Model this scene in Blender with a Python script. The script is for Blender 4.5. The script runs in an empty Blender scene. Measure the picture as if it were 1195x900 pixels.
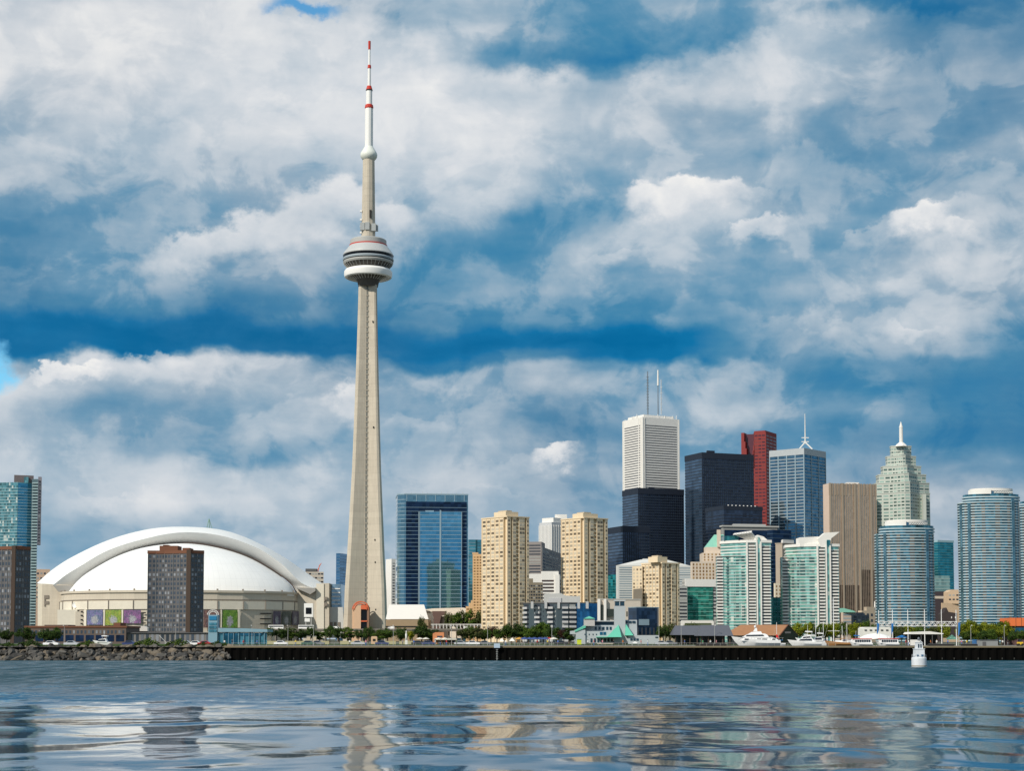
import bpy, bmesh, math, random
from mathutils import Vector, Matrix, noise as mnoise
R = math.radians
random.seed(7)
scene = bpy.context.scene
col = scene.collection
# ------------------------------------------------------------------ camera
F = 1877.0; PITCH = R(3.5); CYP = 746 - F*math.tan(PITCH); CH = 6.0
cam_d = bpy.data.cameras.new("camera"); cam = bpy.data.objects.new("camera", cam_d); col.objects.link(cam)
cam.location = (0, 0, CH); cam.rotation_euler = (R(90)+PITCH, 0, 0)
cam_d.sensor_width = 36; cam_d.lens = F/1195*36; cam_d.shift_y = (CYP-450)/1195
cam_d.clip_start = 1; cam_d.clip_end = 60000
scene.camera = cam
# photograph bearing -> world point at distance Y in front of the dock
def XZ(px, py, Y):
    a = (px-597.5)/F; b = (CYP-py)/F
    c, s = math.cos(PITCH), math.sin(PITCH)
    yy = c-b*s
    return a/yy*Y, CH+(s+b*c)/yy*Y
def X(px, Y, py=742): return XZ(px, py, Y)[0]
def Z(py, Y): return XZ(597, py, Y)[1]
GZ = 4.0          # ground level
# ------------------------------------------------------------------ light
SUN_EL, SUN_AZ = 37, 43        # elevation; azimuth to the left of the line from the skyline to the camera
sv = Vector((-math.sin(R(SUN_AZ))*math.cos(R(SUN_EL)), -math.cos(R(SUN_AZ))*math.cos(R(SUN_EL)), math.sin(R(SUN_EL))))
sun_d = bpy.data.lights.new("sun", 'SUN'); sun = bpy.data.objects.new("sun", sun_d); col.objects.link(sun)
sun_d.energy = 4.2; sun_d.angle = R(0.5); sun_d.color = (1.0, 0.93, 0.82)
sun.rotation_euler = sv.to_track_quat('Z', 'Y').to_euler()
scene.view_settings.view_transform = 'Standard'; scene.view_settings.look = 'None'
scene.view_settings.exposure = 0; scene.view_settings.gamma = 1
scene.render.use_motion_blur = False
scene.cycles.max_bounces = 6; scene.cycles.glossy_bounces = 4; scene.cycles.diffuse_bounces = 3
scene.cycles.sample_clamp_indirect = 4
try: scene.cycles.use_denoising = True
except Exception: pass

class NT:
    def __init__(s, nt): s.nt = nt; s.n = nt.nodes; s.l = nt.links
    def node(s, t, **k):
        n = s.n.new(t)
        for a, b in k.items(): setattr(n, a, b)
        return n
    def set(s, sock, v):
        if isinstance(v, bpy.types.NodeSocket): s.l.new(v, sock)
        else: sock.default_value = v
    def m(s, op, a, b=0.0, c=0.0, clamp=False):
        n = s.node('ShaderNodeMath', operation=op, use_clamp=clamp)
        s.set(n.inputs[0], a); s.set(n.inputs[1], b); s.set(n.inputs[2], c)
        return n.outputs[0]
    def sm(s, v, a, b, o0=0.0, o1=1.0):
        n = s.node('ShaderNodeMapRange', interpolation_type='SMOOTHSTEP')
        s.set(n.inputs[0], v); s.set(n.inputs[1], a); s.set(n.inputs[2], b); s.set(n.inputs[3], o0); s.set(n.inputs[4], o1)
        return n.outputs[0]
    def mix(s, f, a, b):   # floats
        n = s.node('ShaderNodeMix', data_type='FLOAT')
        s.set(n.inputs[0], f); s.set(n.inputs[2], a); s.set(n.inputs[3], b)
        return n.outputs[0]
    def mixc(s, f, a, b, bt='MIX'):
        n = s.node('ShaderNodeMix', data_type='RGBA', blend_type=bt)
        s.set(n.inputs[0], f); s.set(n.inputs[6], a); s.set(n.inputs[7], b)
        return n.outputs[2]
    def ramp(s, f, stops, interp='LINEAR'):
        n = s.node('ShaderNodeValToRGB'); r = n.color_ramp; r.interpolation = interp
        while len(r.elements) < len(stops): r.elements.new(0.5)
        for e, (p, c) in zip(r.elements, stops):
            e.position = p; e.color = (c, c, c, 1) if not isinstance(c, tuple) else (*c[:3], 1)
        s.set(n.inputs[0], f)
        return n.outputs[0]
    def noise(s, v, scale, detail=5, rough=.55, dim='3D', dist=0.0):
        n = s.node('ShaderNodeTexNoise', noise_dimensions=dim)
        s.set(n.inputs['Vector'], v); n.inputs['Scale'].default_value = scale
        n.inputs['Detail'].default_value = detail; n.inputs['Roughness'].default_value = rough
        n.inputs['Distortion'].default_value = dist
        return n
    def vm(s, op, a, b=(0, 0, 0), sc=None):
        n = s.node('ShaderNodeVectorMath', operation=op)
        s.set(n.inputs[0], a); s.set(n.inputs[1], b)
        if sc is not None: s.set(n.inputs['Scale'], sc)
        return n.outputs[0]
    def comb(s, x, y, z=0.0):
        n = s.node('ShaderNodeCombineXYZ'); s.set(n.inputs[0], x); s.set(n.inputs[1], y); s.set(n.inputs[2], z)
        return n.outputs[0]
    def sep(s, v):
        n = s.node('ShaderNodeSeparateXYZ'); s.set(n.inputs[0], v); return n.outputs

# ------------------------------------------------------------------ sky: Nishita + cloud layer laid out by compass bearing
world = bpy.data.worlds.new("World"); scene.world = world; world.use_nodes = True
w = NT(world.node_tree); w.n.clear()
sky = w.node('ShaderNodeTexSky', sky_type='NISHITA'); sky.sun_disc = False
sky.sun_elevation = R(SUN_EL); sky.sun_rotation = R(180+SUN_AZ); sky.altitude = 80; sky.air_density = 1.0; sky.dust_density = .6; sky.ozone_density = 2.0
geo = w.node('ShaderNodeTexCoord'); d = geo.outputs['Generated']
dx, dy, dz = w.sep(d)
bx = w.m('MULTIPLY', w.m('ARCTAN2', dx, dy), 18.77)                       # bearing, in units of 3.05 degrees
hl = w.m('SQRT', w.m('ADD', w.m('MULTIPLY', dx, dx), w.m('MULTIPLY', dy, dy)))
by = w.m('MULTIPLY', w.m('DIVIDE', dz, w.m('MAXIMUM', hl, .02)), 18.77)      # height above horizon, same units
P3 = w.vm('MULTIPLY', d, (18.77, 18.77, 24.0))
wn = w.noise(P3, .75, 9, .52)
wn2 = w.noise(w.vm('ADD', P3, (31, 7, 3)), .28, 4, .5)
wx, wy, wz = w.sep(wn.outputs['Color']); vx, vy, vz = w.sep(wn2.outputs['Color'])
cx = w.m('ADD', bx, w.m('ADD', w.m('MULTIPLY_ADD', wx, 1.6, -.8), w.m('MULTIPLY_ADD', vx, .9, -.45)))
cy = w.m('ADD', by, w.m('ADD', w.m('MULTIPLY_ADD', wy, 1.0, -.5), w.m('MULTIPLY_ADD', vy, .4, -.2)))
fx = w.m('MULTIPLY_ADD', cx, 1/15.0, 7.475/15.0)
ROWS = [  # (degrees-like height 746-y)/100, brightness from west to east
 (9.5, "55 60 60 60 58 56 52 50 50 50 46 40 36"),
 (7.46,"60 66 78 82 60 45 42 38 45 50 30 13 12"),
 (7.16,"75 80 82 84 72 64 45 28 36 64 52 30 26"),
 (6.81,"76 76 78 80 84 74 38 24 42 70 58 40 32"),
 (6.46,"74 76 78 80 85 84 78 68 72 68 58 42 40"),
 (6.06,"70 74 74 76 79 82 80 72 62 54 40 36 42"),
 (5.66,"60 68 60 60 66 75 76 64 56 46 36 40 46"),
 (5.31,"54 60 48 52 56 70 66 54 56 50 44 50 54"),
 (4.96,"42 42 44 48 56 60 36 42 50 54 50 56 56"),
 (4.56,"34 36 42 50 50 32 32 42 48 50 48 54 54"),
 (4.21,"34 38 44 46 40 28 40 52 52 50 56 62 58"),
 (3.86,"22 30 32 28 24 20 28 30 32 42 44 50 44"),
 (3.58,"04 04 04 04 04 04 06 02 06 34 54 52 32"),
 (3.34,"08 06 04 04 06 14 20 08 10 34 48 46 26"),
 (3.16,"60 74 80 66 40 48 42 26 50 46 34 26 22"),
 (2.86,"80 62 60 64 56 48 46 42 48 42 26 18 18"),
 (2.51,"70 48 48 48 50 48 36 30 46 50 40 20 18"),
 (2.16,"64 50 42 36 48 52 50 40 34 36 28 18 14"),
 (1.86,"66 62 66 66 64 60 54 52 44 46 38 32 22"),
 (1.51,"62 66 72 70 62 56 50 50 48 50 50 60 50"),
 (1.16,"50 48 52 60 56 52 56 52 52 50 50 56 52"),
 (0.66,"58 52 52 60 60 56 58 56 54 54 54 60 56"),
 (0.0, "64 62 62 64 64 62 62 60 60 60 60 62 60")]
T = None; prev = None
xs = [0, 100, 200, 300, 400, 500, 600, 700, 800, 900, 1000, 1100, 1195]
for v, s in ROWS:
    vals = [int(t)/100 for t in s.split()]
    stops = [(0.0, .55)] + [((x-597.5+747.5)/1500, q) for x, q in zip(xs, vals)] + [(1.0, .5)]
    r = w.ramp(fx, stops, 'EASE')
    T = r if T is None else w.mix(w.sm(cy, prev, v), T, r)
    prev = v
# away from the view the layer follows broad noise only
far = w.noise(w.vm('ADD', P3, (5, 50, 9)), .16, 6, .55)
back = w.m('MULTIPLY_ADD', far.outputs['Fac'], 1.5, -.2)
inview = w.m('MULTIPLY', w.sm(w.m('ABSOLUTE', bx), 6.6, 9.5, 1, 0), w.sm(by, 8.5, 12, 1, 0))
T = w.mix(inview, back, T)
det = w.noise(w.vm('ADD', P3, (3, 1, 17)), 1.15, 12, .57, dist=.35)
det2 = w.noise(w.vm('MULTIPLY', P3, (.6, .6, 2.4)), 1.3, 8, .55)
hz = w.sm(by, .2, 3.2, .45, 1.0)
T = w.m('ADD', T, w.m('MULTIPLY', w.m('MULTIPLY', w.m('MULTIPLY', hz, w.sm(T, .06, .34, .30, 1.0)), w.sm(T, .48, .78, 1.0, .60)), w.m('ADD', w.m('MULTIPLY_ADD', det.outputs['Fac'], .26, -.125), w.sm(det.outputs['Fac'], .45, .55, -.045, .048))))
T = w.m('ADD', T, w.m('MULTIPLY_ADD', det2.outputs['Fac'], .20, -.10))
# sunlit billows: cloud thickness compared with the thickness a little nearer the sun
def thick(off):
    q = w.vm('ADD', w.vm('ADD', P3, w.vm('SCALE', wn.outputs['Color'], sc=1.1)), off)
    return w.noise(q, .5, 7, .50).outputs['Fac']
lit = w.m('SUBTRACT', thick((0, 0, 0)), thick((-.16, 0, .24)))
lit = w.m('MINIMUM', w.m('MAXIMUM', w.m('MULTIPLY', lit, 1.0), -.09), .12)
lit = w.m('MULTIPLY', lit, w.m('MULTIPLY', hz, w.sm(T, .12, .42)))
T = w.m('ADD', T, lit)
# separate cumulus heaps: bearing, height, half sizes, tilt, brightness, softness
en = w.noise(w.vm('ADD', P3, (11, 3, 40)), 2.2, 10, .58)
ex, ey, ez = w.sep(en.outputs['Color'])
px_ = w.m('ADD', bx, w.m('MULTIPLY_ADD', ex, .8, -.4)); py_ = w.m('ADD', by, w.m('MULTIPLY_ADD', ey, .8, -.4))
pv = w.comb(px_, py_)
def puff(T, x, y, rx, ry, rot, val, soft, amt=1.0):
    mp = w.node('ShaderNodeMapping', vector_type='TEXTURE')
    w.set(mp.inputs['Vector'], pv)
    mp.inputs['Location'].default_value = ((x-597.5)/100, (746-y)/100, 0)
    mp.inputs['Rotation'].default_value = (0, 0, R(rot)); mp.inputs['Scale'].default_value = (rx/100, ry/100, 1)
    ln = w.node('ShaderNodeVectorMath', operation='LENGTH'); w.l.new(mp.outputs[0], ln.inputs[0])
    lx, ly, lz = w.sep(mp.outputs[0])
    # crisp tops, feathered bases
    sf = w.m('MAXIMUM', w.m('MULTIPLY_ADD', ly, -.55*soft-.25, soft*.85), .40)
    msk = w.m('MULTIPLY', w.sm(ln.outputs['Value'], 1.0, w.m('SUBTRACT', 1.0, sf)), amt)
    shade = w.m('ADD', w.m('ADD', w.m('MULTIPLY_ADD', ly, .14, val-.06), w.m('MULTIPLY', lit, .8)), w.m('MULTIPLY_ADD', det.outputs['Fac'], .4, -.2))
    return w.mix(msk, T, shade)
for a in [(250, 300, 105, 34, 14, .70, 1.0, .8), (310, 280, 175, 46, 17, .80, 1.0, 1), (400, 248, 110, 44, -4, .84, 1.0, .95), (450, 262, 60, 44, -20, .78, 1.2, .8), (800, 238, 110, 36, 4, .78, 1.2, .8), (775, 232, 62, 30, 12, .90, 1.0, .95), (835, 226, 58, 26, -14, .86, 1.1, .9), (800, 208, 44, 22, 0, .95, 1.0, .95), (870, 236, 60, 22, -10, .70, 1.4, .6), (810, 262, 90, 26, 0, .62, 1.3, .6),
          (886, 270, 60, 18, 16, .80, 1.2, .9), (1088, 278, 86, 36, 6, .76, 1.3, .8), (1075, 266, 46, 22, 20, .98, 1.0, .9), (1105, 285, 40, 18, -20, .9, 1.1, .8), (1100, 300, 70, 20, 20, .70, 1.3, .6),
          (1010, 285, 60, 16, 25, .72, 1.2, .6), (645, 535, 44, 16, 4, .90, 1.1, .95), (600, 545, 90, 14, 4, .62, 1.4, .5), (85, 447, 58, 15, 12, .96, .7, 1), (165, 440, 90, 18, 6, .82, 1.2, .6),
          (410, 476, 34, 26, 0, .84, 1.0, .9), (730, 352-50, 80, 14, 8, .66, 1.4, .5), (935, 2, 80, 12, 0, .72, 1.4, .5), (870, 75, 90, 36, 30, .72, 1.5, .6),
          (30, 480, 50, 40, 40, .80, 1.4, .6), (1000, 395, 150, 20, 6, .62, 1.4, .7), (1060, 400, 60, 12, -4, .72, 1.2, .7), (490, 505, 60, 14, 0, .66, 1.4, .5), (960, 640, 120, 18, 0, .7, 1.2, .5),
          (330, 40, 90, 20, 0, .84, 1.3, .4), (660, 50, 130, 34, 6, .27, 1.0, .9), (760, 50, 120, 34, 10, .25, 1.0, .9), (850, 22, 90, 26, 10, .34, 1.2, .7), (1090, 18, 110, 20, -4, .12, 1.2, .8),
          (1000, 160, 60, 40, 30, .44, 1.4, .6), (560, 580, 120, 10, 0, .62, 1.3, .5), (150, 590, 110, 12, 3, .74, 1.3, .6), (240, 520, 120, 22, 0, .46, 1.4, .6)]:
    T = puff(T, *a)
cloud = w.ramp(T, [(0, (.002, .138, .335)), (.10, (.006, .170, .385)), (.25, (.060, .240, .415)), (.39, (.155, .325, .475)), (.53, (.32, .445, .555)),
                   (.67, (.52, .595, .665)), (.80, (.675, .71, .75)), (.92, (.80, .81, .82)), (1.0, (.92, .905, .875))])
greyer = w.ramp(T, [(0, (.015, .125, .27)), (.20, (.075, .18, .31)), (.40, (.19, .28, .39)), (.56, (.34, .41, .49)), (.72, (.54, .58, .63)), (.86, (.74, .75, .76)), (1.0, (.90, .885, .855))])
cloud = w.mixc(w.sm(far.outputs['Fac'], .40, .62, .0, .45), cloud, greyer)
# small clear gaps where the blue shows
def hole(x, y, rx, ry):
    mp = w.node('ShaderNodeMapping', vector_type='TEXTURE'); w.set(mp.inputs['Vector'], pv)
    mp.inputs['Location'].default_value = ((x-597.5)/100, (746-y)/100, 0); mp.inputs['Scale'].default_value = (rx/100, ry/100, 1)
    ln = w.node('ShaderNodeVectorMath', operation='LENGTH'); w.l.new(mp.outputs[0], ln.inputs[0])
    return w.sm(ln.outputs['Value'], 1.15, .35)
gap = w.m('MAXIMUM', hole(356, 2, 52, 14), hole(4, 448, 30, 34))
skyc = w.vm('MULTIPLY', sky.outputs[0], (.8, 1.55, 1.7))
final = w.mixc(gap, w.vm('SCALE', cloud, sc=10.0), skyc)
# below the horizon: dull lake grey
final = w.mixc(w.sm(dz, -.02, 0.0), (1.0, 1.6, 2.1, 1), final)
bg = w.node('ShaderNodeBackground'); bg.inputs[1].default_value = 0.1
w.l.new(final, bg.inputs[0]); out = w.node('ShaderNodeOutputWorld'); w.l.new(bg.outputs[0], out.inputs[0])
world.cycles.sampling_method = 'MANUAL'; world.cycles.sample_map_resolution = 1024

# ------------------------------------------------------------------ materials
MC = {}
def pbase(name):
    m = bpy.data.materials.new(name); m.use_nodes = True
    t = NT(m.node_tree); b = m.node_tree.nodes['Principled BSDF']
    return m, t, b
def M(name, c, rough=.75, metal=0.0, var=.10, scale=.25, streak=.0, spec=.3, lines=0.0, lh=4.0):
    if name in MC: return MC[name]
    m, t, b = pbase(name)
    tc = t.node('ShaderNodeTexCoord').outputs['Object']
    n = t.noise(tc, scale, 6, .6)
    k = t.m('MULTIPLY_ADD', n.outputs['Fac'], 2*var, 1-var)
    if streak:
        n2 = t.noise(t.vm('MULTIPLY', tc, (1, 1, .06)), .9, 4, .6)
        k = t.m('MULTIPLY', k, t.m('MULTIPLY_ADD', n2.outputs['Fac'], 2*streak, 1-streak))
    if lines:
        zz = t.m('DIVIDE', t.sep(tc)[2], lh); fr = t.m('FRACT', zz); wnn = t.node('ShaderNodeTexWhiteNoise', noise_dimensions='1D'); t.set(wnn.inputs['W'], t.m('FLOOR', zz))
        k = t.m('MULTIPLY', k, t.m('MULTIPLY_ADD', t.m('LESS_THAN', fr, .12), -lines, 1.0)); k = t.m('MULTIPLY', k, t.m('MULTIPLY_ADD', wnn.outputs['Value'], lines, 1-lines*.5))
    cc = t.vm('SCALE', (c[0], c[1], c[2]), sc=k)
    t.set(b.inputs['Base Color'], cc)
    b.inputs['Roughness'].default_value = rough; b.inputs['Metallic'].default_value = metal
    b.inputs['Specular IOR Level'].default_value = spec
    MC[name] = m; return m
def G(name, c, metal=.75, cw=1.6, ch=3.0, var=.22, rough=.07, wob=.02, blinds=.0, bc=(.5, .5, .48), off=0.0):
    """coated curtain-wall glass: every pane a little different in tint and tilt"""
    if name in MC: return MC[name]
    m, t, b = pbase(name)
    x, y, z = t.sep(t.node('ShaderNodeTexCoord').outputs['Object'])
    ce = t.comb(t.m('FLOOR', t.m('DIVIDE', x, cw)), t.m('FLOOR', t.m('DIVIDE', t.m('ADD', z, off), ch)), 0.0)
    wn = t.node('ShaderNodeTexWhiteNoise', noise_dimensions='2D'); t.set(wn.inputs['Vector'], ce)
    big = t.noise(t.comb(x, z), .05, 3, .6)
    k = t.m('MULTIPLY', t.m('MULTIPLY_ADD', wn.outputs['Value'], 2*var, 1-var), t.m('MULTIPLY_ADD', big.outputs['Fac'], .5, .75))
    cc = t.vm('SCALE', (c[0], c[1], c[2]), sc=k)
    mt = metal
    if blinds > 0:
        isb = t.m('LESS_THAN', t.m('FRACT', t.m('MULTIPLY', wn.outputs['Value'], 7.3)), blinds)
        cc = t.mixc(isb, cc, (*bc, 1)); mt = t.m('MULTIPLY_ADD', isb, -metal*.7, metal)
    t.set(b.inputs['Base Color'], cc); t.set(b.inputs['Metallic'], mt)
    b.inputs['Roughness'].default_value = rough
    g = t.node('ShaderNodeNewGeometry')
    nn = t.vm('ADD', g.outputs['Normal'], t.vm('SCALE', t.vm('SUBTRACT', wn.outputs['Color'], (.5, .5, .5)), sc=wob))
    t.set(b.inputs['Normal'], t.vm('NORMALIZE', nn))
    MC[name] = m; return m
def WN(name, dark, light, frac=.25, rough=.12):
    """window: dark glass, some with pale blinds drawn"""
    if name in MC: return MC[name]
    m, t, b = pbase(name)
    g = t.node('ShaderNodeNewGeometry'); oi = t.node('ShaderNodeObjectInfo')
    r = t.m('FRACT', t.m('ADD', t.m('MULTIPLY', oi.outputs['Random'], 13.7), t.m('MULTIPLY', g.outputs['Random Per Island'], 17.3)))
    cc = t.ramp(r, [(0, dark), (1-frac-.1, tuple(q*1.6 for q in dark)), (1-frac, light), (1, tuple(min(.8, q*1.3) for q in light))])
    t.set(b.inputs['Base Color'], cc); b.inputs['Roughness'].default_value = rough; b.inputs['Specular IOR Level'].default_value = .7
    MC[name] = m; return m
def LEAF(name, c1, c2, c3):
    if name in MC: return MC[name]
    m, t, b = pbase(name)
    g = t.node('ShaderNodeNewGeometry'); oi = t.node('ShaderNodeObjectInfo')
    cc = t.ramp(g.outputs['Random Per Island'], [(0, c1), (.55, c2), (1, c3)])
    cc = t.vm('SCALE', cc, sc=t.m('MULTIPLY_ADD', oi.outputs['Random'], .5, .75))
    t.set(b.inputs['Base Color'], cc); b.inputs['Roughness'].default_value = .7; b.inputs['Specular IOR Level'].default_value = .15
    tr = t.node('ShaderNodeBsdfTranslucent'); t.set(tr.inputs[0], cc)
    mx = t.node('ShaderNodeMixShader'); mx.inputs[0].default_value = .3
    t.l.new(b.outputs[0], mx.inputs[1]); t.l.new(tr.outputs[0], mx.inputs[2])
    t.l.new(mx.outputs[0], m.node_tree.nodes['Material Output'].inputs[0])
    MC[name] = m; return m

# ------------------------------------------------------------------ mesh builder
class MB:
    def __init__(s): s.v = []; s.f = []; s.mi = []; s.cur = 0
    def add(s, vs, fs):
        o = len(s.v); s.v += [tuple(q) for q in vs]; s.f += [tuple(o+i for i in f) for f in fs]; s.mi += [s.cur]*len(fs); return s
    def box(s, x0, x1, y0, y1, z0, z1):
        return s.prism([(x0, y0), (x1, y0), (x1, y1), (x0, y1)], z0, z1)
    def prism(s, pts, z0, z1, top=None):
        """pts counter-clockwise; z1 may be a list; top = other outline for the upper ring"""
        n = len(pts); up = top or pts
        zt = z1 if isinstance(z1, (list, tuple)) else [z1]*n
        vs = [(p[0], p[1], z0) for p in pts]+[(p[0], p[1], zt[i]) for i, p in enumerate(up)]
        fs = [(i, (i+1) % n, n+(i+1) % n, n+i) for i in range(n)]
        fs += [tuple(range(n, 2*n)), tuple(reversed(range(n)))]
        return s.add(vs, fs)
    def lathe(s, prof, n=32, c=(0, 0), ph=0.0, smooth=True):
        vs = []; fs = []
        for r, z in prof:
            for i in range(n):
                a = ph+2*math.pi*i/n; vs.append((c[0]+r*math.cos(a), c[1]+r*math.sin(a), z))
        for k in range(len(prof)-1):
            for i in range(n):
                j = (i+1) % n; fs.append((k*n+i, k*n+j, (k+1)*n+j, (k+1)*n+i))
        fs.append(tuple(reversed(range(n)))); m = (len(prof)-1)*n; fs.append(tuple(range(m, m+n)))
        return s.add(vs, fs)
    def tube(s, a, b, r, r2=None, n=6):
        a = Vector(a); b = Vector(b); r2 = r if r2 is None else r2
        dd = (b-a).normalized(); u = dd.orthogonal().normalized(); v = dd.cross(u)
        vs = [a+u*r*math.cos(2*math.pi*i/n)+v*r*math.sin(2*math.pi*i/n) for i in range(n)]
        vs += [b+u*r2*math.cos(2*math.pi*i/n)+v*r2*math.sin(2*math.pi*i/n) for i in range(n)]
        fs = [(i, (i+1) % n, n+(i+1) % n, n+i) for i in range(n)]+[tuple(reversed(range(n))), tuple(range(n, 2*n))]
        return s.add(vs, fs)
    def grid(s, rows, close=False):
        n = len(rows[0]); vs = [p for r in rows for p in r]; fs = []
        for k in range(len(rows)-1):
            for i in range(n-1+(1 if close else 0)):
                j = (i+1) % n; fs.append((k*n+i, k*n+j, (k+1)*n+j, (k+1)*n+i))
        return s.add(vs, fs)
    def build(s, name, mat, parent=None, smooth=False, fix=True):
        o0 = Vector(parent['_o']) if parent is not None else Vector((0, 0, 0))
        me = bpy.data.meshes.new(name)
        me.from_pydata([tuple(Vector(q)-o0) for q in s.v], [], s.f)
        for m_ in (mat if isinstance(mat, list) else [mat]): me.materials.append(m_)
        if isinstance(mat, list):
            for p, i in zip(me.polygons, s.mi): p.material_index = i
        if fix:
            bm = bmesh.new(); bm.from_mesh(me); bmesh.ops.recalc_face_normals(bm, faces=bm.faces); bm.to_mesh(me); bm.free()
        if smooth:
            for p in me.polygons: p.use_smooth = True
            if smooth is not True:
                try: me.set_sharp_from_angle(angle=R(smooth))
                except Exception: pass
        o = bpy.data.objects.new(name, me); col.objects.link(o)
        if parent is not None:
            o.parent = parent; o['_o'] = tuple(o0)
        return o
def tag(o, label, cat, group=None):
    o['label'] = label; o['category'] = cat
    if group: o['group'] = group
    return o
def thing(name, label, cat, loc=(0, 0, GZ), group=None):
    o = bpy.data.objects.new(name, None); col.objects.link(o); o.location = loc; o['_o'] = tuple(loc)
    return tag(o, label, cat, group)
def struct(o): o['kind'] = 'structure'; return o
def dup(root, loc, rz=0.0, label=None, scale=None, group=None):
    def cp(o, par):
        c = o.copy(); col.objects.link(c)
        if par is not None: c.parent = par
        for ch in o.children: cp(ch, c)
        return c
    r = cp(root, None); r.location = loc; r.rotation_euler = (0, 0, rz)
    if scale: r.scale = scale if isinstance(scale, tuple) else (scale,)*3
    if label: r['label'] = label
    if group: r['group'] = group
    return r

# ------------------------------------------------------------------ building helpers
def V2(p): return Vector((p[0], p[1]))
def plan(xl, xc, xr, Y, t=45, py=742, d=None):
    """outline from bearings of the left edge, near corner and right edge; t = angle of the left face to the view plane"""
    C = Vector((X(xc, Y, py), Y)); tt = math.tan(R(t))
    if xc-xl < .5:                       # only the front/right face shows
        Rr = Vector((X(xr, Y, py), Y)); L = C+Vector((0, d or 30)); return [L, C, Rr, L+Rr-C]
    if xr-xc < .5:
        L = Vector((X(xl, Y, py), Y)); Rr = C+Vector((0, d or 30)); return [L, C, Rr, L+Rr-C]
    sl = (xl-597.5)/F; sr = (xr-597.5)/F
    # L = C + (-a, a*tan t), with L.x/L.y = sl
    a = (C.x-sl*C.y)/(1+sl*tt); L = C+Vector((-a, a*tt))
    b = (sr*C.y-C.x)/(1-sr/tt) if (1-sr/tt) > .1 else 10
    Rr = C+Vector((b, b/tt))
    return [L, C, Rr, L+Rr-C]
def grow(pts, dd):
    n = len(pts); out = []
    for i in range(n):
        a, b, c = V2(pts[i-1]), V2(pts[i]), V2(pts[(i+1) % n])
        e1 = (b-a).normalized(); e2 = (c-b).normalized()
        n1 = Vector((e1.y, -e1.x)); n2 = Vector((e2.y, -e2.x)); k = 1+n1.dot(n2)
        out.append(b+(n1+n2)*(dd/max(k, .3)))
    return out
def notched(P0, P1, ns):
    """points from P0 to P1 with recesses (u0,u1,depth) given as fractions"""
    P0 = V2(P0); P1 = V2(P1); e = P1-P0; n = Vector((e.y, -e.x)).normalized(); pts = [P0]
    for u0, u1, dd in ns:
        pts += [P0+e*u0, P0+e*u0-n*dd, P0+e*u1-n*dd, P0+e*u1]
    pts.append(P1); return pts
def dedupe(pts):
    o = []
    for p in pts:
        if not o or (V2(p)-V2(o[-1])).length > .02: o.append(V2(p))
    if (o[0]-o[-1]).length < .02: o.pop()
    return o
def stack(root, name, proto, zs):
    """the same part repeated at several heights"""
    for k, z in enumerate(zs):
        if k == 0: o = proto
        else:
            o = proto.copy(); col.objects.link(o); o.parent = root
        o.location.z = z
def rings(root, pts, z0, z1, nf, hfrac, mat, dd=.25, name='floor_band', at=.0):
    fh = (z1-z0)/nf; n = min(nf, 100)
    m = MB(); o0 = root['_o'][2]; m.prism(grow(pts, dd), o0, o0+fh*hfrac)
    p = m.build(name, mat, root)
    stack(root, name, p, [z0-o0+fh*(k+at) for k in range(n)])
class Wins:
    def __init__(s, root, mat, name='window'): s.r = root; s.m = mat; s.l = []; s.name = name
    def face(s, P0, P1, z0, z1, nf, nc, wf=.6, hf=.55, u0=0.0, u1=1.0, off=.06, th=.25, skip=None, sill=.25):
        P0 = V2(P0); P1 = V2(P1); e = P1-P0; ln = e.length; dd = e.normalized(); n = Vector((dd.y, -dd.x))
        cw = ln*(u1-u0)/nc; fh = (z1-z0)/nf; ang = math.atan2(dd.y, dd.x)
        for r in range(nf-1, -1, -1):
            for c in range(nc):
                if skip and skip(r, c): continue
                q = P0+dd*(ln*u0+cw*(c+.5))+n*(off-th/2)
                s.l.append((q.x, q.y, z0+fh*(r+sill+hf/2), ang, cw*wf, fh*hf, th))
        return s
    def flush(s, cap=100):
        o0 = Vector(s.r['_o']); cache = {}
        cap = min(cap, 100)
        k = len(s.l)
        pick = set(range(k)) if k <= cap else set(int(i*k/cap) for i in range(cap))
        if k > cap: pick = set(range(cap))
        rest = MB()
        for i, (x, y, z, a, wd, h, th) in enumerate(s.l):
            ca, sa = math.cos(a), math.sin(a)
            if i in pick:
                key = (round(a, 4), round(wd, 3), round(h, 3), th)
                if key not in cache:
                    m = MB(); m.prism([(-wd/2*ca+th/2*sa, -wd/2*sa-th/2*ca), (wd/2*ca+th/2*sa, wd/2*sa-th/2*ca), (wd/2*ca-th/2*sa, wd/2*sa+th/2*ca), (-wd/2*ca-th/2*sa, -wd/2*sa+th/2*ca)], -h/2, h/2)
                    me = m.build(s.name, s.m); cache[key] = me.data; bpy.data.objects.remove(me)
                o = bpy.data.objects.new(s.name, cache[key]); col.objects.link(o); o.parent = s.r; o.location = Vector((x, y, z))-o0
            else:
                rest.prism([(x-wd/2*ca+th/2*sa, y-wd/2*sa-th/2*ca), (x+wd/2*ca+th/2*sa, y+wd/2*sa-th/2*ca), (x+wd/2*ca-th/2*sa, y+wd/2*sa+th/2*ca), (x-wd/2*ca-th/2*sa, y-wd/2*sa+th/2*ca)], z-h/2, z+h/2)
        if rest.v:
            o = rest.build('window_field', s.m, s.r); o['kind'] = 'stuff'
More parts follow.
